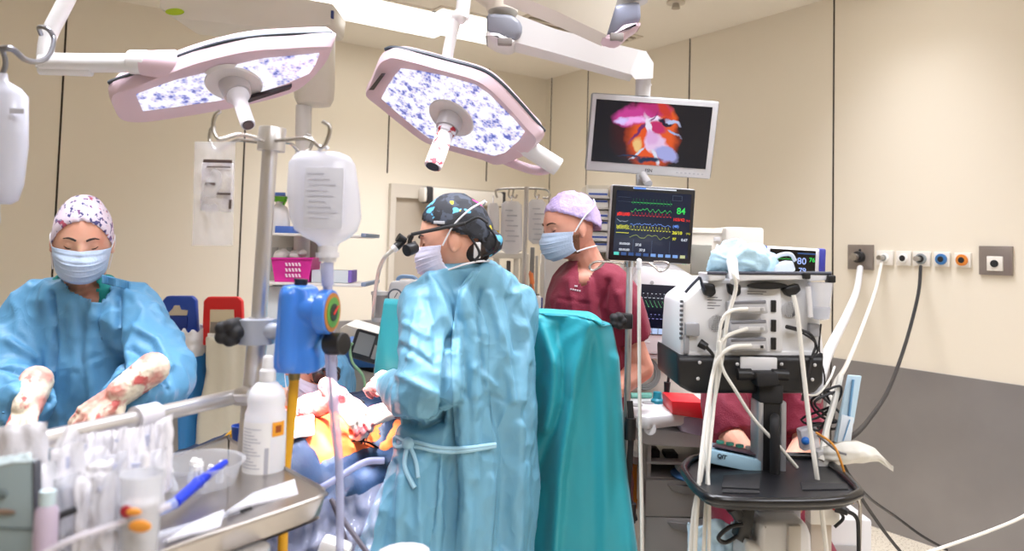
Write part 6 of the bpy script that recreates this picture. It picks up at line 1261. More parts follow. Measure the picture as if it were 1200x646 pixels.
# items right of the trolley
q = MB(); q.prism(pp([(995, 440), (1010, 441), (1001, 496), (984, 520), (978, 518)], 2.25), Vector((0, .012, 0)), .002); o = thing('wrapped_instrument', 'tall pale blue and white wrapped instrument standing right of the trolley', 'wrapped instrument', tuple(D(992, 520, 2.25))); q.build('wrapper', mat('wrap_blue', '#BBD6E6', .4), o); q = MB(); q.prism(pp([(987, 486), (1001, 490), (997, 520), (981, 520)], 2.243), Vector((0, .005, 0)), .001); q.build('pocket', mat('wrap_pale', '#DCE6EE', .4), o); q = MB(); q.tube(pp([(996, 492), (987, 520)], 2.24), .002, 6, 1); q.tube(pp([(1000, 445), (995, 488)], 2.246), .004, 6, 1); q.build('stripe', mat('stripe_blue', '#6E9FC8', .5), o)
q = MB()
def glv(u, v):
    x = 965 + 82 * u; yt = np.interp(x, [965, 985, 1005, 1025, 1045], [525, 519, 517, 525, 546]); yb = np.interp(x, [965, 985, 1010, 1030, 1047], [545, 545, 543, 541, 553])
    return D(x, yt + (yb - yt) * v, 2.2) + Vector((0, -.03 * math.sin(PI * v) * math.sin(PI * min(1, u * 1.1)) + .006 * noise.noise(Vector((u * 8, v * 5, 7))), 0))
q.grid(glv, 30, 14); q.grid(lambda u, v: glv(u, v) + Vector((0, .03 * math.sin(PI * v) + .01, 0)), 30, 14); tag(q.build('plastic_sleeve', mat('sleeve_clear', '#E3E0D6', .3, alpha=.8, bump=.3, bscale=40), loc=D(1000, 543, 2.2), ang=0), 'milky plastic sleeve sticking out to the right beside the trolley', 'sleeve')
q = MB(); q.prism(pp([(938, 505), (958, 500), (962, 525), (942, 530)], 2.3), Vector((0, .04, 0)), .006); o = thing('blue_capped_bag', 'small clear bag with blue cap behind the right trolley shelf', 'bag', tuple(D(950, 530, 2.3))); q.build('bag', PM, o); MB().sph(D(944, 517, 2.29), (.013, .01, .012)).build('blue_cap', mat('cap_bright_blue', '#2F7FE0', .3), o)
q = MB(); q.prism(pp([(958, 530), (976, 526), (978, 556), (960, 562)], 2.2), Vector((0, .04, 0)), .005); tag(q.build('connector_block', LGREY, loc=D(967, 560, 2.2)), 'grey connector block at the right rear corner of the trolley shelf', 'connector')
q = MB(); rnd = random.Random(3); p0 = D(966, 480, 2.3); q.tube([p0 + Vector((.045 * math.sin(k * 1.9) + rnd.uniform(-.02, .02), .03 * math.cos(k * 1.3), .06 * math.cos(k * 1.1) + rnd.uniform(-.02, .02))) for k in range(22)], .004, 6, 5); tag(q.build('cable_tangle', BCABLE, loc=p0), 'tangle of thin black cables at the right rear of the trolley', 'cable', kind='stuff')
for i, (P, mm, l) in enumerate((([(956, 507, 2.15), (975, 520, 2.12), (985, 540, 2.1), (1000, 590, 2.1)], mat('cable_amber', '#D08A2E', .5), 'thin orange-tipped cable falling past the milky sleeve'), ([(958, 510, 2.16), (980, 528, 2.13), (992, 533, 2.12)], mat('cable_grey', '#77777A', .5), 'thin grey cable crossing onto the milky sleeve'))):
    q = MB(); q.tube(pp3(P), .0035, 8, 5); tag(q.build('thin_cable', mm, loc=D(*P[0])), l, 'cable')
# floor box, plugs at the bottom right
fx = thing('floor_unit', 'white low floor box with grey front behind the trolley at the bottom right', 'floor box', tuple(Vector((D(985, 640, 2.75).x, 2.9, 0))))
zf = D(985, 612, 2.75).z; c_ = D(985, 640, 2.75); MB().box((c_.x, 2.9, zf / 2), (.26, .24, zf), None, .012).build('housing', WHITE, fx); MB().box((c_.x - .02, 2.775, zf * .45), (.20, .01, zf * .8), None, .004).build('front_panel', GREY, fx)
q = MB(); q.tube([D(1005, 585, 2.35), D(1008, 592, 2.35), D(1007, 640, 2.35), D(1007, 700, 2.35)], .006, 8, 2); q.tube([D(996, 582, 2.36), D(1006, 590, 2.35)], .004, 8, 1); tag(q.build('steel_rod', CHROME, loc=D(1007, 620, 2.35)), 'thin steel rod standing beside the trolley at the lower right', 'rod')
q = MB(); q.cyl(D(981, 594, 2.3), D(994, 601, 2.28), .018, .010); q.tube([D(990, 598, 2.28), D(1003, 606, 2.28), D(1006, 625, 2.28), D(1006, 700, 2.28)], .006, 8, 5); q.tube([D(985, 600, 2.3), D(988, 608, 2.3), D(978, 618, 2.3)], .005, 8, 4); tag(q.build('mains_plug', BLACK, loc=D(985, 597, 2.3)), 'black mains plug and cable under the right of the trolley shelf', 'plug')
q = MB(); pbox(q, 950, 590, 985, 616, 2.32, .05, .008); o = thing('socket_block', 'beige socket block with red ring under the trolley shelf', 'socket', tuple(D(968, 616, 2.34))); q.build('block', OFFW, o); q = MB(); q.tube(circ(D(979, 593, 2.315), .012, (0, -1, 0), 16), .0025, 6, 1, True); q.build('red_ring', mat('ring_red', '#C0302A', .4), o)
pbox(MB(), 950, 616, 975, 700, 2.34, .05, .006).build('post', mat('post_beige', '#CBBFB0', .5), o)

# ------------------------------------------------------------------ hoses and cables on the right
def hose(name, P, r_, m, l, cat='hose', n=8):
    q = MB(); q.tube(pp3(P), r_ * .8, n, 6); return tag(q.build(name, m, loc=D(*P[len(P) // 2])), l, cat)
f = vd - .07
hose('white_hose', [(857, 312, f + .05), (860, 322, f - .01), (862, 340, f), (853, 372, f), (846, 420, f), (837, 470, f), (822, 555, f - .1), (812, 610, f - .12), (806, 700, f - .12)], .0075, WTUBE, 'white hose from the white nozzle on the ventilator top down the left side')
MBn = MB(); MBn.cyl(D(858, 306, f + .06), D(861, 330, f - .005), .016, .013); MBn.sph(D(858, 307, f + .06), .017); tag(MBn.build('hose_nozzle', WHITE, loc=D(859, 318, f)), 'white nozzle hooked over the ventilator top left of the grip', 'nozzle')
hose('white_hose', [(876, 362, f), (858, 364, f - .01), (847, 374, f - .01), (842, 400, f - .01), (838, 460, f - .01), (829, 560, f - .12), (822, 700, f - .14)], .0065, WTUBE, 'white hose leaving the top grey module')
hose('white_hose', [(876, 385, f), (852, 394, f - .01), (842, 410, f - .01), (834, 450, f - .01), (828, 520, f - .08), (831, 590, f - .14), (830, 700, f - .14)], .0065, WTUBE, 'white hose leaving the middle grey module')
hose('white_hose', [(880, 405, f), (858, 407, f - .02), (842, 420, f - .02), (834, 445, f - .02), (826, 500, f - .08), (818, 580, f - .14), (812, 700, f - .14)], .007, WTUBE, 'white hose leaving the bottom grey module')
hose('white_hose', [(843, 400, f - .02), (846, 430, f - .02), (862, 458, f - .03), (884, 492, f - .03), (912, 522, f - .02), (934, 548, f)], .006, WTUBE, 'white hose running slantwise behind the silver column to the shelf')
hose('white_hose', [(930, 346, f), (935, 372, f - .01), (941, 430, f - .02), (949, 500, f - .04), (957, 556, f - .06), (963, 600, f - .02), (975, 700, f)], .0085, WTUBE, 'thick white hose from the right hook of the ventilator down past the shelf')
yR = lambda x, y: onR(x, y).y - .06
hose('wide_hose', [(1008, 314, yR(1008, 314)), (1004, 340, yR(1008, 314) - .3), (993, 368, 3.4), (981, 392, 2.9), (971, 412, 2.55), (964, 432, 2.35), (955, 470, 2.3)], .022, mat('hose_clear_white', '#E6E6E8', .3, alpha=.85), 'wide pale hose from the grey wall plate to the ventilator', 'hose', 14)
hose('white_hose', [(1033, 308, yR(1033, 308)), (1026, 340, yR(1033, 308) - .2), (1010, 385, 3.6), (992, 428, 2.9), (978, 452, 2.5), (970, 490, 2.35), (966, 540, 2.3)], .011, WTUBE, 'white gas hose from the second wall socket plate')
hose('white_hose', [(985, 440, 2.3), (978, 470, 2.28), (968, 505, 2.25), (962, 540, 2.2)], .012, WTUBE, 'short thick white hose hanging behind the right of the trolley')
hose('white_hose', [(940, 462, 2.15), (958, 462, 2.2), (972, 445, 2.25), (978, 430, 2.3)], .004, WTUBE, 'thin white tube curving at the right of the black lower shell')
hose('black_hose', [(1079, 312, yR(1079, 312)), (1076, 345, yR(1079, 312) - .15), (1062, 400, 3.8), (1042, 455, 3.3), (1018, 492, 2.8), (998, 512, 2.45), (975, 522, 2.35)], .011, BCABLE, 'black gas hose curving from the fourth wall socket plate')
hose('black_cable', [(975, 518, 2.35), (986, 540, 2.35), (1004, 575, 2.4), (1020, 600, 2.5), (1040, 628, 2.6), (1062, 655, 2.7)], .007, BCABLE, 'black cable falling steeply from the trolley to the floor', 'cable')
hose('black_cable', [(978, 530, 2.38), (996, 558, 2.45), (1020, 585, 2.8), (1050, 606, 3.1), (1080, 628, 3.2), (1110, 645, 3.3)], .007, BCABLE, 'black cable running flatter toward the steel wainscot', 'cable')
hose('white_cable', [(1215, 596, 3.1), (1190, 610, 3.1), (1150, 626, 3.0), (1110, 640, 2.9), (1080, 650, 2.8)], .0085, WTUBE, 'white cable sweeping in at the lower right along the wainscot', 'cable')
hose('white_tube', [(749, 312, 2.5), (749, 400, 2.5), (750, 500, 2.48), (752, 600, 2.46), (753, 720, 2.45)], .0075, WTUBE, 'straight white tube hanging beside the steel pole near the teal drape', 'tube')
hose('black_cable', [(962, 380, vd - .02), (960, 410, vd), (966, 440, vd + .02), (966, 462, vd + .05)], .0035, BCABLE, 'thin black lead beneath the clear water trap', 'cable')

# drip pole beside the man in maroon
pd2 = 2.62; t_ = D(738, 306, pd2)
dp = thing('drip_pole', 'thin steel drip pole with looped wire arms beside the man in maroon', 'drip stand', (t_.x, pd2, 0))
MB().cyl((t_.x, pd2, .05), (t_.x, pd2, 1.0), .015, n=20).build('lower_pole', STEEL, dp); MB().cyl((t_.x, pd2, 1.0), t_, .0115, n=20).build('upper_pole', STEEL, dp); MB().cyl(D(738, 306, pd2), D(738, 313, pd2), .02, n=20).build('collar', CHROME, dp)
q = MB(); q.tube(pp([(736, 309), (712, 307), (698, 307), (691, 312), (694, 317), (702, 314), (708, 308)], pd2), .004, 8, 6); q.build('hook', CHROME, dp); q = MB(); q.tube(pp([(740, 309), (758, 308), (766, 312), (773, 318), (780, 316), (784, 310), (778, 307), (766, 307)], pd2), .004, 8, 6); q.build('hook', CHROME, dp)
MB().cap(D(749, 306, 2.5), D(749, 314, 2.5), .009).build('tube_holder', WHITE, dp)
q = MB(); c0 = D(724, 376, pd2 - .03)
for k in range(5): a = 2 * PI * k / 5; q.cap(c0 + Vector((.016 * math.cos(a), -.015, .016 * math.sin(a))), c0 + Vector((.016 * math.cos(a), .02, .016 * math.sin(a))), .014)
q.sph(c0, .02); q.remesh(.003, 3).build('clamp_knob', MATTE, dp, ang=0); pbox(MB(), 728, 368, 742, 386, pd2 - .03, .05, .006).build('clamp', BLACK, dp)
for a in range(5):
    a = a * 2 * PI / 5 + .3; e = Vector((t_.x + .27 * math.cos(a), pd2 + .27 * math.sin(a), .075)); q = MB(); q.tube([Vector((t_.x, pd2, .12)), e], [.02, .013], 10, 1); lg = q.build('leg', STEEL, dp); MB().cyl(e + Vector((-.012, 0, -.043)), e + Vector((.012, 0, -.043)), .032).build('caster', BLACK, lg)
hose('black_hose', [(738, 470, 2.56), (740, 500, 2.55), (738, 540, 2.55), (736, 580, 2.55), (744, 610, 2.55)], .013, MATTE, 'thick black hose along the right edge of the teal drape')
for y0, y1, l in ((490, 515, 'upper'), (590, 612, 'lower')): tag(MB().cyl(D(739, y0, 2.55), D(738, y1, 2.55), .019).build('hose_sleeve', BLACK, loc=D(738, y1, 2.55)), l + ' black sleeve on the thick hose beside the teal drape', 'sleeve')
# ------------------------------------------------------------------ drawer cart of the anaesthesia workplace
dc = 2.98; dk = thing('drawer_cart', 'grey anaesthesia drawer cart with white worktop behind the trolley', 'cart', tuple(Vector((D(790, 560, dc + .2).x, dc + .2, 0))))
zt2 = D(780, 480, dc).z
q = MB(); q.prism([Vector((p.x, p.y, zt2 - .05)) for p in (D(736, 480, dc - .1), D(760, 480, dc - .14), D(800, 480, dc - .06), D(840, 480, dc - .04), D(845, 480, dc + .36), D(736, 480, dc + .36))], Vector((0, 0, .05)), .012); q.build('worktop', mat('top_white', '#E4E3E4', .35), dk)
q = MB(); q.prism(pp([(738, 500), (836, 510), (836, 526), (757, 522), (740, 512)], dc - .03), Vector((0, .3, 0)), .008); q.build('apron', mat('apron_grey', '#C5C4C8', .4), dk); MB().cyl(D(762, 503, dc - .13), D(762, 503, dc - .05), .022, n=24).build('side_knob', LGREY, dk)
CG = mat('cart_grey', '#A7A4A1', .45)
q = MB(); pbox(q, 757, 520, 762, 690, dc, .34, .004); pbox(q, 832, 520, 838, 690, dc, .34, .004); q.build('side_panel', CG, dk); q = MB(); pbox(q, 760, 520, 834, 690, dc + .32, .02, .002); q.build('back_panel', mat('cart_dark', '#55524F', .6), dk)
q = MB(); pbox(q, 758, 542, 836, 545, dc - .005, .33, .002); pbox(q, 758, 560, 836, 563, dc - .005, .33, .002); q.build('shelf', CG, dk)
for y0, y1 in ((564, 606), (608, 652), (654, 700)):
    q = MB(); pbox(q, 757, y0, 836, y1, dc - .03, .3, .006); dr = q.build('drawer', CG, dk); q = MB(); q.prism(pp([(782, y0 + 4), (828, y0 + 8), (822, y0 + 15), (804, y0 + 17), (788, y0 + 12)], dc - .038), Vector((0, .02, 0)), .004); q.build('handle_recess', mat('recess_grey', '#8B8987', .5), dr)
MB().box((D(797, 600, dc).x, dc + .17, .06), (.3, .32, .12), None, .02).build('plinth', CG, dk)
for x in (748, 766): MB().lathe([(.001, 0), (.026, 0), (.026, .004), (.001, .004)], Matrix.Translation(Vector((D(x, 480, dc).x, dc + .06 + (x - 748) * .003, zt2)))).build('inset_disc', GREY, dk)
o = thing('teal_stopper', 'small teal stopper standing on the cart worktop', 'stopper', tuple(Vector((D(770, 478, dc + .12).x, dc + .12, zt2)))); Bq = Vector(o.location); MB().lathe([(.001, 0), (.026, 0), (.026, .012), (.018, .02), (.016, .045), (.001, .046)], Matrix.Translation(Bq), 22).build('stopper', mat('teal_plastic', '#1E8FA4', .4), o)
o = thing('teal_tube', 'short teal tube lying on the cart worktop behind the teal stopper', 'tube', tuple(Vector((D(750, 470, dc + .2).x, dc + .2, zt2)))); q = MB(); q.cyl(Vector(o.location) + Vector((-.04, 0, .012)), Vector(o.location) + Vector((.05, .02, .012)), .012); q.build('tube', mat('teal_light', '#7FC6B4', .4), o)
o = thing('storage_box', 'red lidded clear box on the cart beside the ventilator', 'box', tuple(Vector((D(806, 500, dc - .02).x, dc + .05, zt2)))); q = MB(); q.prism(pp([(797, 488), (824, 490), (824, 512), (798, 506)], dc - .06), Vector((0, .14, 0)), .004); q.build('tub', mat('tub_lilac', '#B9A6C4', .2, alpha=.75), o); q = MB(); q.prism(pp([(787, 470), (826, 472), (828, 492), (788, 486)], dc - .09), Vector((0, .18, 0)), .004); q.build('lid', mat('lid_red', '#D3222C', .4), o)
for i, (x0, x1, y, c_, l) in enumerate(((786, 830, 556, '#3F6FA8', 'blue folded pad on the open cart shelf'), (792, 818, 549, '#E8E8EA', 'white folded pad lying on the blue pad'))):
    q = MB(); p_ = D((x0 + x1) / 2, y, dc + .02); q.sph(p_, ((x1 - x0) / 2 * px(dc), .09, .016)); tag(q.build('folded_pad', mat('pad_%d' % i, c_, .7), loc=p_ - Vector((0, 0, .016))), l, 'pad')
q = MB(); pbox(q, 762, 528, 774, 541, dc + .05, .08, .01); pbox(q, 780, 532, 795, 541, dc + .05, .08, .006); tag(q.build('cable_pack', MATTE, loc=D(770, 541, dc + .05)), 'dark packs in the upper open shelf of the cart', 'pack')
o = thing('canister', 'amber fluid canister standing low between the teal drape and the cart', 'canister', tuple(Vector((D(750, 570, 3.2).x, 3.2, 0)))); p_ = D(750, 592, 3.2); MB().lathe([(.001, 0), (.055, 0), (.058, .01), (.058, .17), (.05, .18), (.001, .18)], Matrix.Translation(p_), 28).build('jar', mat('amber_jar', '#C07A24', .25, alpha=.92), o); MB().lathe([(.001, .18), (.056, .18), (.056, .21), (.001, .21)], Matrix.Translation(p_), 28).build('lid', GREY, o); q = MB(); q.cyl((p_.x, p_.y, 0), p_, .03); q.cyl((p_.x, p_.y, 0), (p_.x, p_.y, .03), .1); q.build('stand', STEEL, o)
q = MB(); q.tube([Vector((D(748, 640, 3.3).x + .05 * math.sin(k * 1.7), 3.3 + .06 * math.cos(k * 1.3), .05 + .06 * (k % 3))) for k in range(12)], .008, 8, 5); tag(q.build('cable_bundle', mat('cable_mixed', '#3A3636', .6), loc=(D(748, 640, 3.3).x, 3.3, 0)), 'bundle of dark cables on the floor below the amber canister', 'cable')

# ------------------------------------------------------------------ wall sockets on the right wall
def plate(px0, px1, py, h_px, name, label, cat, mats, ring, group=None):
    c_ = onR((px0 + px1) / 2, py); s0 = (onR(px0, py) - K).dot(UR); s1 = (onR(px1, py) - K).dot(UR); wd = abs(s1 - s0); ht = h_px * px(c_.y)
    o = thing(name, label, cat, tuple(c_ + NR * .001), group)
    RW = Matrix((UR, -NR, Vector((0, 0, 1)))).transposed(); 
    if RW.determinant() < 0: RW = Matrix((-UR, -NR, Vector((0, 0, 1)))).transposed()
    MB().box(c_ + NR * .009, (wd, .018, ht), RW, .003).build('plate', mats, o)
    for r_, dp_, m_ in ring: MB().cyl(c_ + NR * .015, c_ + NR * dp_, r_, n=28, bev=.002).build('socket_ring', m_, o)
    return o, c_, RW
SPL = mat('plate_white', '#E9E4DC', .4); SG = mat('plate_steel', '#9B928D', .35, .7)
dk_ = mat('socket_dark', '#1D1D20', .5); sg_ = mat('socket_grey', '#8F9698', .4); sb_ = mat('socket_blue', '#3B74AE', .4); so_ = mat('socket_orange', '#D9822E', .4); sw_ = mat('socket_white', '#F0EEEA', .35)
o, c_, RW = plate(995, 1024.5, 301.5, 29, 'gas_outlet', 'grey metal wall plate holding the wide pale hose', 'wall outlet', SG, [(.034, .05, dk_)])
MB().cyl(c_ + NR * .05 + UR * -.0, c_ + NR * .09, .022).build('coupling', CHROME, o); MB().sph(c_ + NR * .018 + Vector((0, 0, .042)), .008).build('screw', dk_, o)
for (x0, x1, y, l, rg_) in ((1029, 1048, 302.3, 'white wall socket plate with the white gas hose, first of the row', [(.026, .03, sw_), (.018, .034, sg_)]), (1052, 1069, 302.8, 'white wall socket plate with an empty black hole', [(.026, .03, sw_), (.017, .033, dk_)]), (1071.5, 1091.5, 303.5, 'white wall socket plate with the black gas hose', [(.03, .03, sg_), (.02, .036, dk_)]), (1096, 1114.5, 304, 'white wall socket plate with a blue ring', [(.030, .03, sb_), (.016, .032, dk_)]), (1120, 1139, 305, 'white wall socket plate with an orange ring', [(.030, .03, so_), (.016, .032, dk_)])):
    o, c_, RW = plate(x0, x1, y, 17, 'gas_outlet', l, 'wall outlet', SPL, rg_, 'row of wall gas outlets')
    if 'hose' in l: MB().cyl(c_ + NR * .03, c_ + NR * .08, .014).build('coupling', CHROME, o)
o, c_, RW = plate(1148.5, 1187.5, 305.5, 34, 'wall_socket', 'large grey metal wall plate with a white square socket, rightmost on the wall', 'wall outlet', SG, [])
MB().box(c_ + NR * .02 + Vector((0, 0, -.016)), (.075, .012, .075), RW, .003).build('insert', SPL, o); MB().cyl(c_ + NR * .024 + Vector((0, 0, -.016)), c_ + NR * .03 + Vector((0, 0, -.016)), .019, n=24).build('socket_hole', dk_, o)

# ------------------------------------------------------------------ things along the back wall
def bin_(name, label, x0, x1, y0, y1, frame_m, hole, m, bagm, bx, d, bagl):
    o = thing(name, label, 'bin', tuple(D((x0 + x1) / 2, y1 + 100, d)))
    o.location.z = 0; WM[o.name] = Matrix.Translation(o.location)
    q = MB(); q.prism(pp([(x0, y1), (x0 + 2, y0 + 5), (x0 + 7, y0), (x1 - 7, y0), (x1 - 2, y0 + 5), (x1, y1)], d), Vector((0, .05, 0)), .01); q.build('lid', m, o)
    q = MB(); q.prism(pp(hole, d - .004), Vector((0, .01, 0)), .003); q.build('lid_opening', frame_m, o)
    q = MB(); c0 = D((x0 + x1) / 2, 420, d + .1); 
    for s in (-1, 1): q.cyl((c0.x + s * .15, d + .08, 0), (c0.x + s * .15, d + .06, D(0, y1, d).z), .012)
    q.build('stand', mat('stand_grey', '#6E6C6C', .5), o)
    return o
b1 = bin_('waste_bin', 'blue lidded waste bin stand with a blue bag behind the nurse', 188, 231, 347, 392, mat('bin_gap_beige', '#C9BDA8', .6), [(196, 368), (202, 362), (204, 358), (210, 358), (212, 363), (220, 364), (219, 370), (196, 370)], mat('bin_blue', '#1E45A4', .4), None, 0, 4.7, '')
pbox(MB(), 196, 371, 219, 386, 4.69, .02, .004).build('lid_flap', mat('bin_blue_dark', '#16358A', .4), b1)
b2 = bin_('waste_bin', 'red lidded waste bin stand with a white bag beside the drip stand', 236, 285, 348, 405, mat('wall_through', '#D9CBAE', .6), [(246, 363), (274, 363), (275, 402), (245, 402)], mat('bin_red', '#D21F22', .4), None, 0, 4.7, '')
pbox(MB(), 246, 378, 274, 402, 4.686, .012, .002).build('lower_opening', mat('opening_grey', '#8B817A', .6), b2); pbox(MB(), 243, 391, 258, 401, 4.68, .008, .002).build('paper_tag', PAPER, b2)
def sack(name, label, P, d, m, ws, seed):
    def f(u, v):
        y = P[0][0] + (P[-1][0] - P[0][0]) * v; a = np.interp(y, [p[0] for p in P], [p[1] for p in P]); c_ = np.interp(y, [p[0] for p in P], [p[2] for p in P])
        t = 2 * PI * u; cx = (a + c_) / 2; rx = (c_ - a) / 2; k = 1 + .05 * math.sin(t * 7 + seed) * (1 - .5 * v) + .06 * noise.noise(Vector((math.cos(t) * 2, math.sin(t) * 2, v * 5 + seed)))
        jag = 8 * noise.noise(Vector((math.cos(t) * 3, math.sin(t) * 3, seed))) * max(0, 1 - v * 8)
        p = D(cx + rx * math.cos(t) * k, y + jag, d); return p + Vector((0, .16 * math.sin(t) * k + .16, 0))
    return tag(MB().grid(f, 60, 40, True).build(name, m, loc=D((P[-1][1] + P[-1][2]) / 2, P[-1][0], d), ang=0, solid=.004), label, 'bag')
sack('waste_bag', 'bright blue waste bag hanging behind the nurse in the blue bin', [(412, 200, 229), (425, 198, 230), (460, 200, 229), (520, 202, 226), (590, 205, 222)], 4.6, mat('sack_blue', '#2E7FC4', .35, bump=.4, bscale=14), 0, 3)
sack('bag_liner', 'white paper liner sticking out of the blue waste bag', [(388, 196, 229), (400, 197, 229), (420, 199, 228)], 4.58, mat('liner_white', '#E3E2E6', .6), 0, 8)
sack('waste_bag', 'cream white waste bag in the red bin beside the drip stand', [(398, 232, 288), (410, 232, 289), (432, 230, 290), (436, 232, 288), (480, 222, 290), (530, 216, 290), (600, 214, 288)], 4.6, mat('sack_cream', '#DCD6C6', .45, bump=.4, bscale=14), 0, 5)
# suction canister, white machine with gauge, portable device (behind the surgeon)
sd_ = 3.7
sm_ = thing('suction_machine', 'white suction machine with a round gauge and blue handle left of the surgeon', 'medical machine', tuple(D(472, 380, sd_)))
q = MB(); q.prism(pp([(456, 334), (458, 330), (492, 328), (496, 332), (498, 400), (450, 400), (452, 355)], sd_), Vector((0, .2, 0)), .012); q.build('housing', WHITE, sm_, ang=50); MB().cyl(D(463, 347, sd_ - .006), D(463, 347, sd_ + .01), .036, n=30).build('gauge_rim', mat('rim_slate', '#5C6674', .4), sm_); MB().cyl(D(463, 347, sd_ - .009), D(463, 347, sd_ + .01), .028, n=30).build('gauge_face', PAPER, sm_); MB().box(D(464, 346, sd_ - .012), (.003, .003, .03), Matrix.Rotation(.5, 3, 'Y')).build('needle', BLACK, sm_)
q = MB(); q.tube(pp([(466, 331), (467, 326), (473, 324), (484, 325), (488, 328), (489, 331)], sd_ + .08), .010, 8, 4); q.build('handle', mat('handle_blue', '#7FA2CC', .4), sm_)
zb = D(472, 400, sd_).z; MB().box((D(474, 400, sd_).x, sd_ + .1, zb / 2), (.2, .18, zb), None, .01).build('pedestal', OFFW, sm_)
sc_ = thing('suction_canister', 'clear suction canister with white lid beside the white suction machine', 'canister', tuple(D(444, 372, sd_))); u = px(sd_); Bs = D(444, 373, sd_)
MB().lathe([(.001, 0), (7 * u, 0), (8 * u, 3 * u), (9 * u, 28 * u), (8.4 * u, 28 * u), (.001, 2 * u)], Matrix.Translation(Bs), 28).build('jar', mat('jar_grey', '#B9B4B4', .2, alpha=.7), sc_); MB().lathe([(.001, 27 * u), (10 * u, 27 * u), (10 * u, 31 * u), (3 * u, 32 * u), (.001, 33 * u)], Matrix.Translation(Bs), 28).build('lid', WHITE, sc_); MB().lathe([(.001, -4 * u), (8 * u, -4 * u), (9 * u, 1 * u), (.001, 1 * u)], Matrix.Translation(Bs), 28).build('base_ring', WHITE, sc_)
q = MB(); q.box(Bs + Vector((.05, .06, .05)), (.03, .12, .03)); q.build('bracket', GREY, sc_)
tb = thing('side_table', 'low blue and white equipment table behind the patient with a portable device', 'table', tuple(D(420, 440, 3.9)))
q = MB(); q.prism(pp([(392, 404), (440, 412), (440, 440), (392, 430)], 3.95), Vector((0, .4, 0)), .01); q.build('blue_tray', mat('tray_blue', '#3F6FB4', .4), tb); zb = D(416, 430, 3.9).z; MB().box((D(418, 430, 4.1).x, 4.15, zb / 2), (.3, .4, zb), None, .01).build('cabinet', mat('table_beige', '#B9B0A6', .5), tb)
q = MB(); q.prism(pp([(398, 385), (405, 380), (432, 388), (450, 396), (450, 410), (398, 398)], 4.35), Vector((0, .3, 0)), .01); q.build('white_cover', OFFW, tb)
pdv = thing('portable_device', 'dark portable device with light grey screen behind the patient', 'device', tuple(D(430, 420, 3.85)))
R_ = Matrix.Rotation(.25, 3, 'Y') @ Matrix.Rotation(-.25, 3, 'X'); c_ = D(430, 406, 3.85); MB().box(c_, (.15, .06, .15), R_, .015).build('case', mat('device_dark', '#3A3A3F', .4), pdv); MB().box(c_ + R_ @ Vector((-.012, -.031, .004)), (.085, .004, .105), R_).build('screen', mat('lcd_grey', '#B4B8BC', .25), pdv); MB().box(c_ + R_ @ Vector((.052, -.031, -.02)), (.022, .006, .07), R_, .003).build('key_panel', LGREY, pdv)
q = MB(); q.tube(pp([(413, 402), (410, 408), (413, 425), (425, 440), (428, 460), (427, 490)], 3.7), .007, 8, 5); tag(q.build('green_cable', mat('cable_pale_green', '#A9D6A4', .5), loc=D(413, 425, 3.7)), 'pale green cable hanging beside the portable device', 'cable')
# drip tree with bags at the back
iv = 4.6; it = D(617, 219, iv)
ds2 = thing('drip_stand', 'steel drip stand with wire crown and bags behind the surgeon, near the corner', 'drip stand', (it.x, iv, 0))
MB().cyl((it.x, iv, .06), it, .014).build('pole', STEEL, ds2); zc = D(617, 222, iv); cr_ = MB()
cr_.tube([D(583, 232, iv), D(581, 226, iv), D(585, 222, iv), D(617, 221, iv), D(638, 222, iv), D(644, 226, iv), D(643, 232, iv), D(636, 232, iv)], .007, 8, 5)
for x in (597, 602, 628): cr_.tube([D(x, 222, iv), D(x - 1, 229, iv), D(x + 2, 232, iv), D(x + 4, 228, iv)], .006, 8, 4)
cr_.build('crown', CHROME, ds2)
for a in range(4): a = a * PI / 2 + .4; q = MB(); q.tube([Vector((it.x, iv, .1)), Vector((it.x + .28 * math.cos(a), iv + .28 * math.sin(a), .03))], .018, 8, 1); q.build('leg', STEEL, ds2)
for i, (x0, x1, y0, y1, l, pr) in enumerate(((587, 612, 236, 298, 'printed clear fluid bag left of the back drip pole', 1), (619, 640, 234, 286, 'pale fluid bag right of the back drip pole', 1), (571, 585, 238, 290, 'small bag with a yellow band behind the black headset cables', 0))):
    o = thing('fluid_bag', l, 'fluid bag', tuple(D((x0 + x1) / 2, y0, iv - .03))); q = MB(); q.loft([[D((x0 + x1) / 2, y, iv - .03) + Vector((k * (x1 - x0) / 2 * px(iv) * math.cos(t), .03 * k * math.sin(t), 0)) for t in np.linspace(0, 2 * PI, 24, False)] for y, k in ((y0, .6), (y0 + 4, .95), ((y0 + y1) / 2, 1), (y1 - 5, 1), (y1, .5))]); q.build('bag', mat('ivbag', '#E4E2E6', .25, alpha=.88), o)
    q = MB(); q.tube(pp([((x0 + x1) / 2, y0), ((x0 + x1) / 2, 229)], iv - .02), .004, 6, 1); q.build('hanger', CLEAR, o)
    if pr:
        q = MB()
        for k in range(7): pbox(q, x0 + 5 + (k % 2) * 2, y0 + 10 + k * 6, x0 + 10 + (k * 5) % 9 + 4, y0 + 11.4 + k * 6, iv - .066, .003, 0)
        q.build('print', mat('print_light', '#B4B4BC', .7), o, False)
    else: pbox(MB(), x0, 270, x1, 275, iv - .066, .01, .002).build('band', mat('band_yellow', '#E8C63A', .5), o)
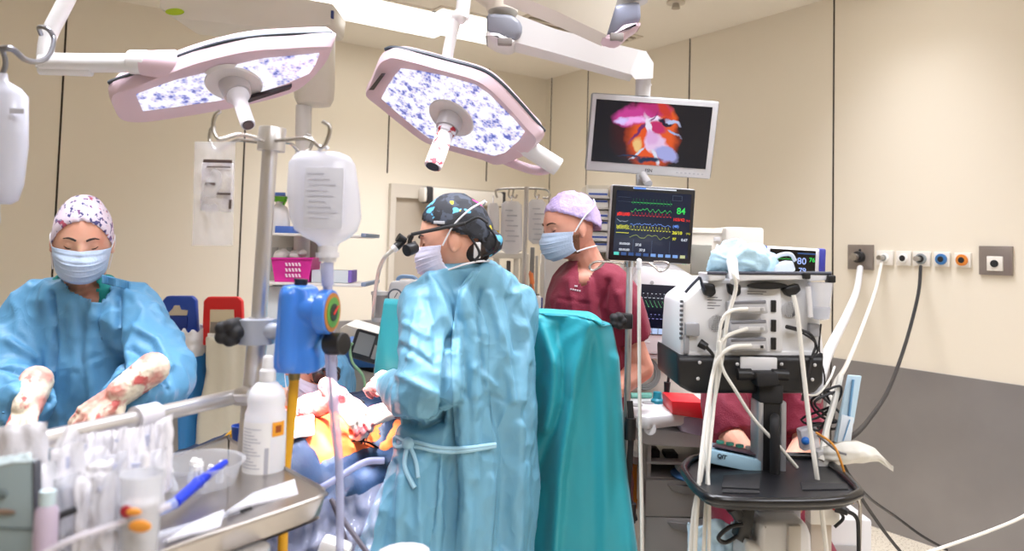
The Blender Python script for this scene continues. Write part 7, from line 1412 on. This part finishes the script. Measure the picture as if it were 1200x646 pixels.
# pump rack
pr_ = thing('pump_rack', 'white infusion pump tower behind the man in maroon', 'medical rack', tuple(D(612, 400, 4.8)))
q = MB()
for x0, x1 in ((576, 583), (600, 606), (608, 618), (632, 640), (642, 662)):
    q = MB(); pbox(q, x0, 298, x1, 470, 4.8, .12, .006); q.build('upright', OFFW, pr_)
q = MB(); pbox(q, 572, 296, 612, 303, 4.78, .16, .004); q.build('head_panel', OFFW, pr_); q = MB(); pbox(q, 638, 300, 664, 360, 4.75, .2, .01); q.build('pump', WHITE, pr_)
for x0, x1, y0, y1, c_ in ((587, 592, 315, 345, '#7E8A8C'), (593, 598, 306, 350, '#5E5656'), (621, 626, 290, 345, '#8B8A88'), (627, 630, 300, 372, '#C4C2BE')): pbox(MB(), x0, y0, x1, y1, 4.82, .05, .004).build('pump_module', mat('pump_' + c_[1:], c_, .5), pr_)
pbox(MB(), 621, 345, 632, 372, 4.8, .06, .006).build('dark_module', mat('pump_dark', '#6A5C52', .5), pr_)
q = MB(); c_ = D(617, 470, 4.85); q.box((c_.x, 4.86, c_.z / 2), (.45, .3, c_.z), None, .01); q.build('pedestal', OFFW, pr_)
q = MB(); q.tube(pp([(621, 318), (624, 330), (625, 345), (622, 362)], 4.55), .006, 8, 4); q.cyl(D(622, 320, 4.55), D(624, 333, 4.55), .014); tag(q.build('orange_line', mat('line_orange', '#E8824A', .4), loc=D(623, 330, 4.55)), 'orange connector on a thin line at the pump tower', 'tube')
q = MB(); pbox(q, 628, 347, 634, 362, 4.3, .04, .008); o = thing('syringe_grip', 'white and dark blue syringe grip in front of the pump tower', 'syringe', tuple(D(631, 362, 4.3))); q.build('body', WHITE, o); pbox(MB(), 630, 349, 636, 368, 4.33, .03, .006).build('dark_sleeve', mat('navy_mark', '#2A3A78', .5), o)
# rack with blue labelled boxes
rk = 4.3; ro = thing('storage_rack', 'white storage rack with blue labelled packs behind the man in maroon', 'rack', tuple(D(700, 400, rk)))
q = MB(); pbox(q, 684, 217, 687, 420, rk, .25, .004); pbox(q, 714, 217, 717, 420, rk, .25, .004); q.build('side_panel', OFFW, ro); zb = D(700, 420, rk).z; MB().box((D(700, 420, rk).x, rk + .13, zb / 2), (.16, .24, zb), None, .01).build('pedestal', OFFW, ro); pbox(MB(), 686, 217, 716, 420, rk + .24, .01, .002).build('back_panel', OFFW, ro)
nm = ['topmost', 'second from top', 'third from top', 'fourth from top', 'fifth from top', 'lowest']
for k in range(6):
    y = 220 + k * 12.6; pbox(MB(), 685, y + 11, 716, y + 12.4, rk, .24, .001).build('shelf', LGREY, ro)
    o = thing('supply_pack', 'white pack with blue stripe, %s on the white storage rack' % nm[k], 'pack', tuple(D(701, y + 11, rk + .05)), 'packs on the white rack'); pbox(MB(), 688, y + 1.5, 713, y + 10.8, rk + .02, .15, .003).build('carton', PAPER, o); pbox(MB(), 690 + (k % 2) * 4, y + (2.2 if k % 2 else 6.4), 712, y + (4.4 if k % 2 else 8.6), rk + .018, .004, 0).build('blue_stripe', mat('stripe_royal', '#3E5FB8', .5), o)
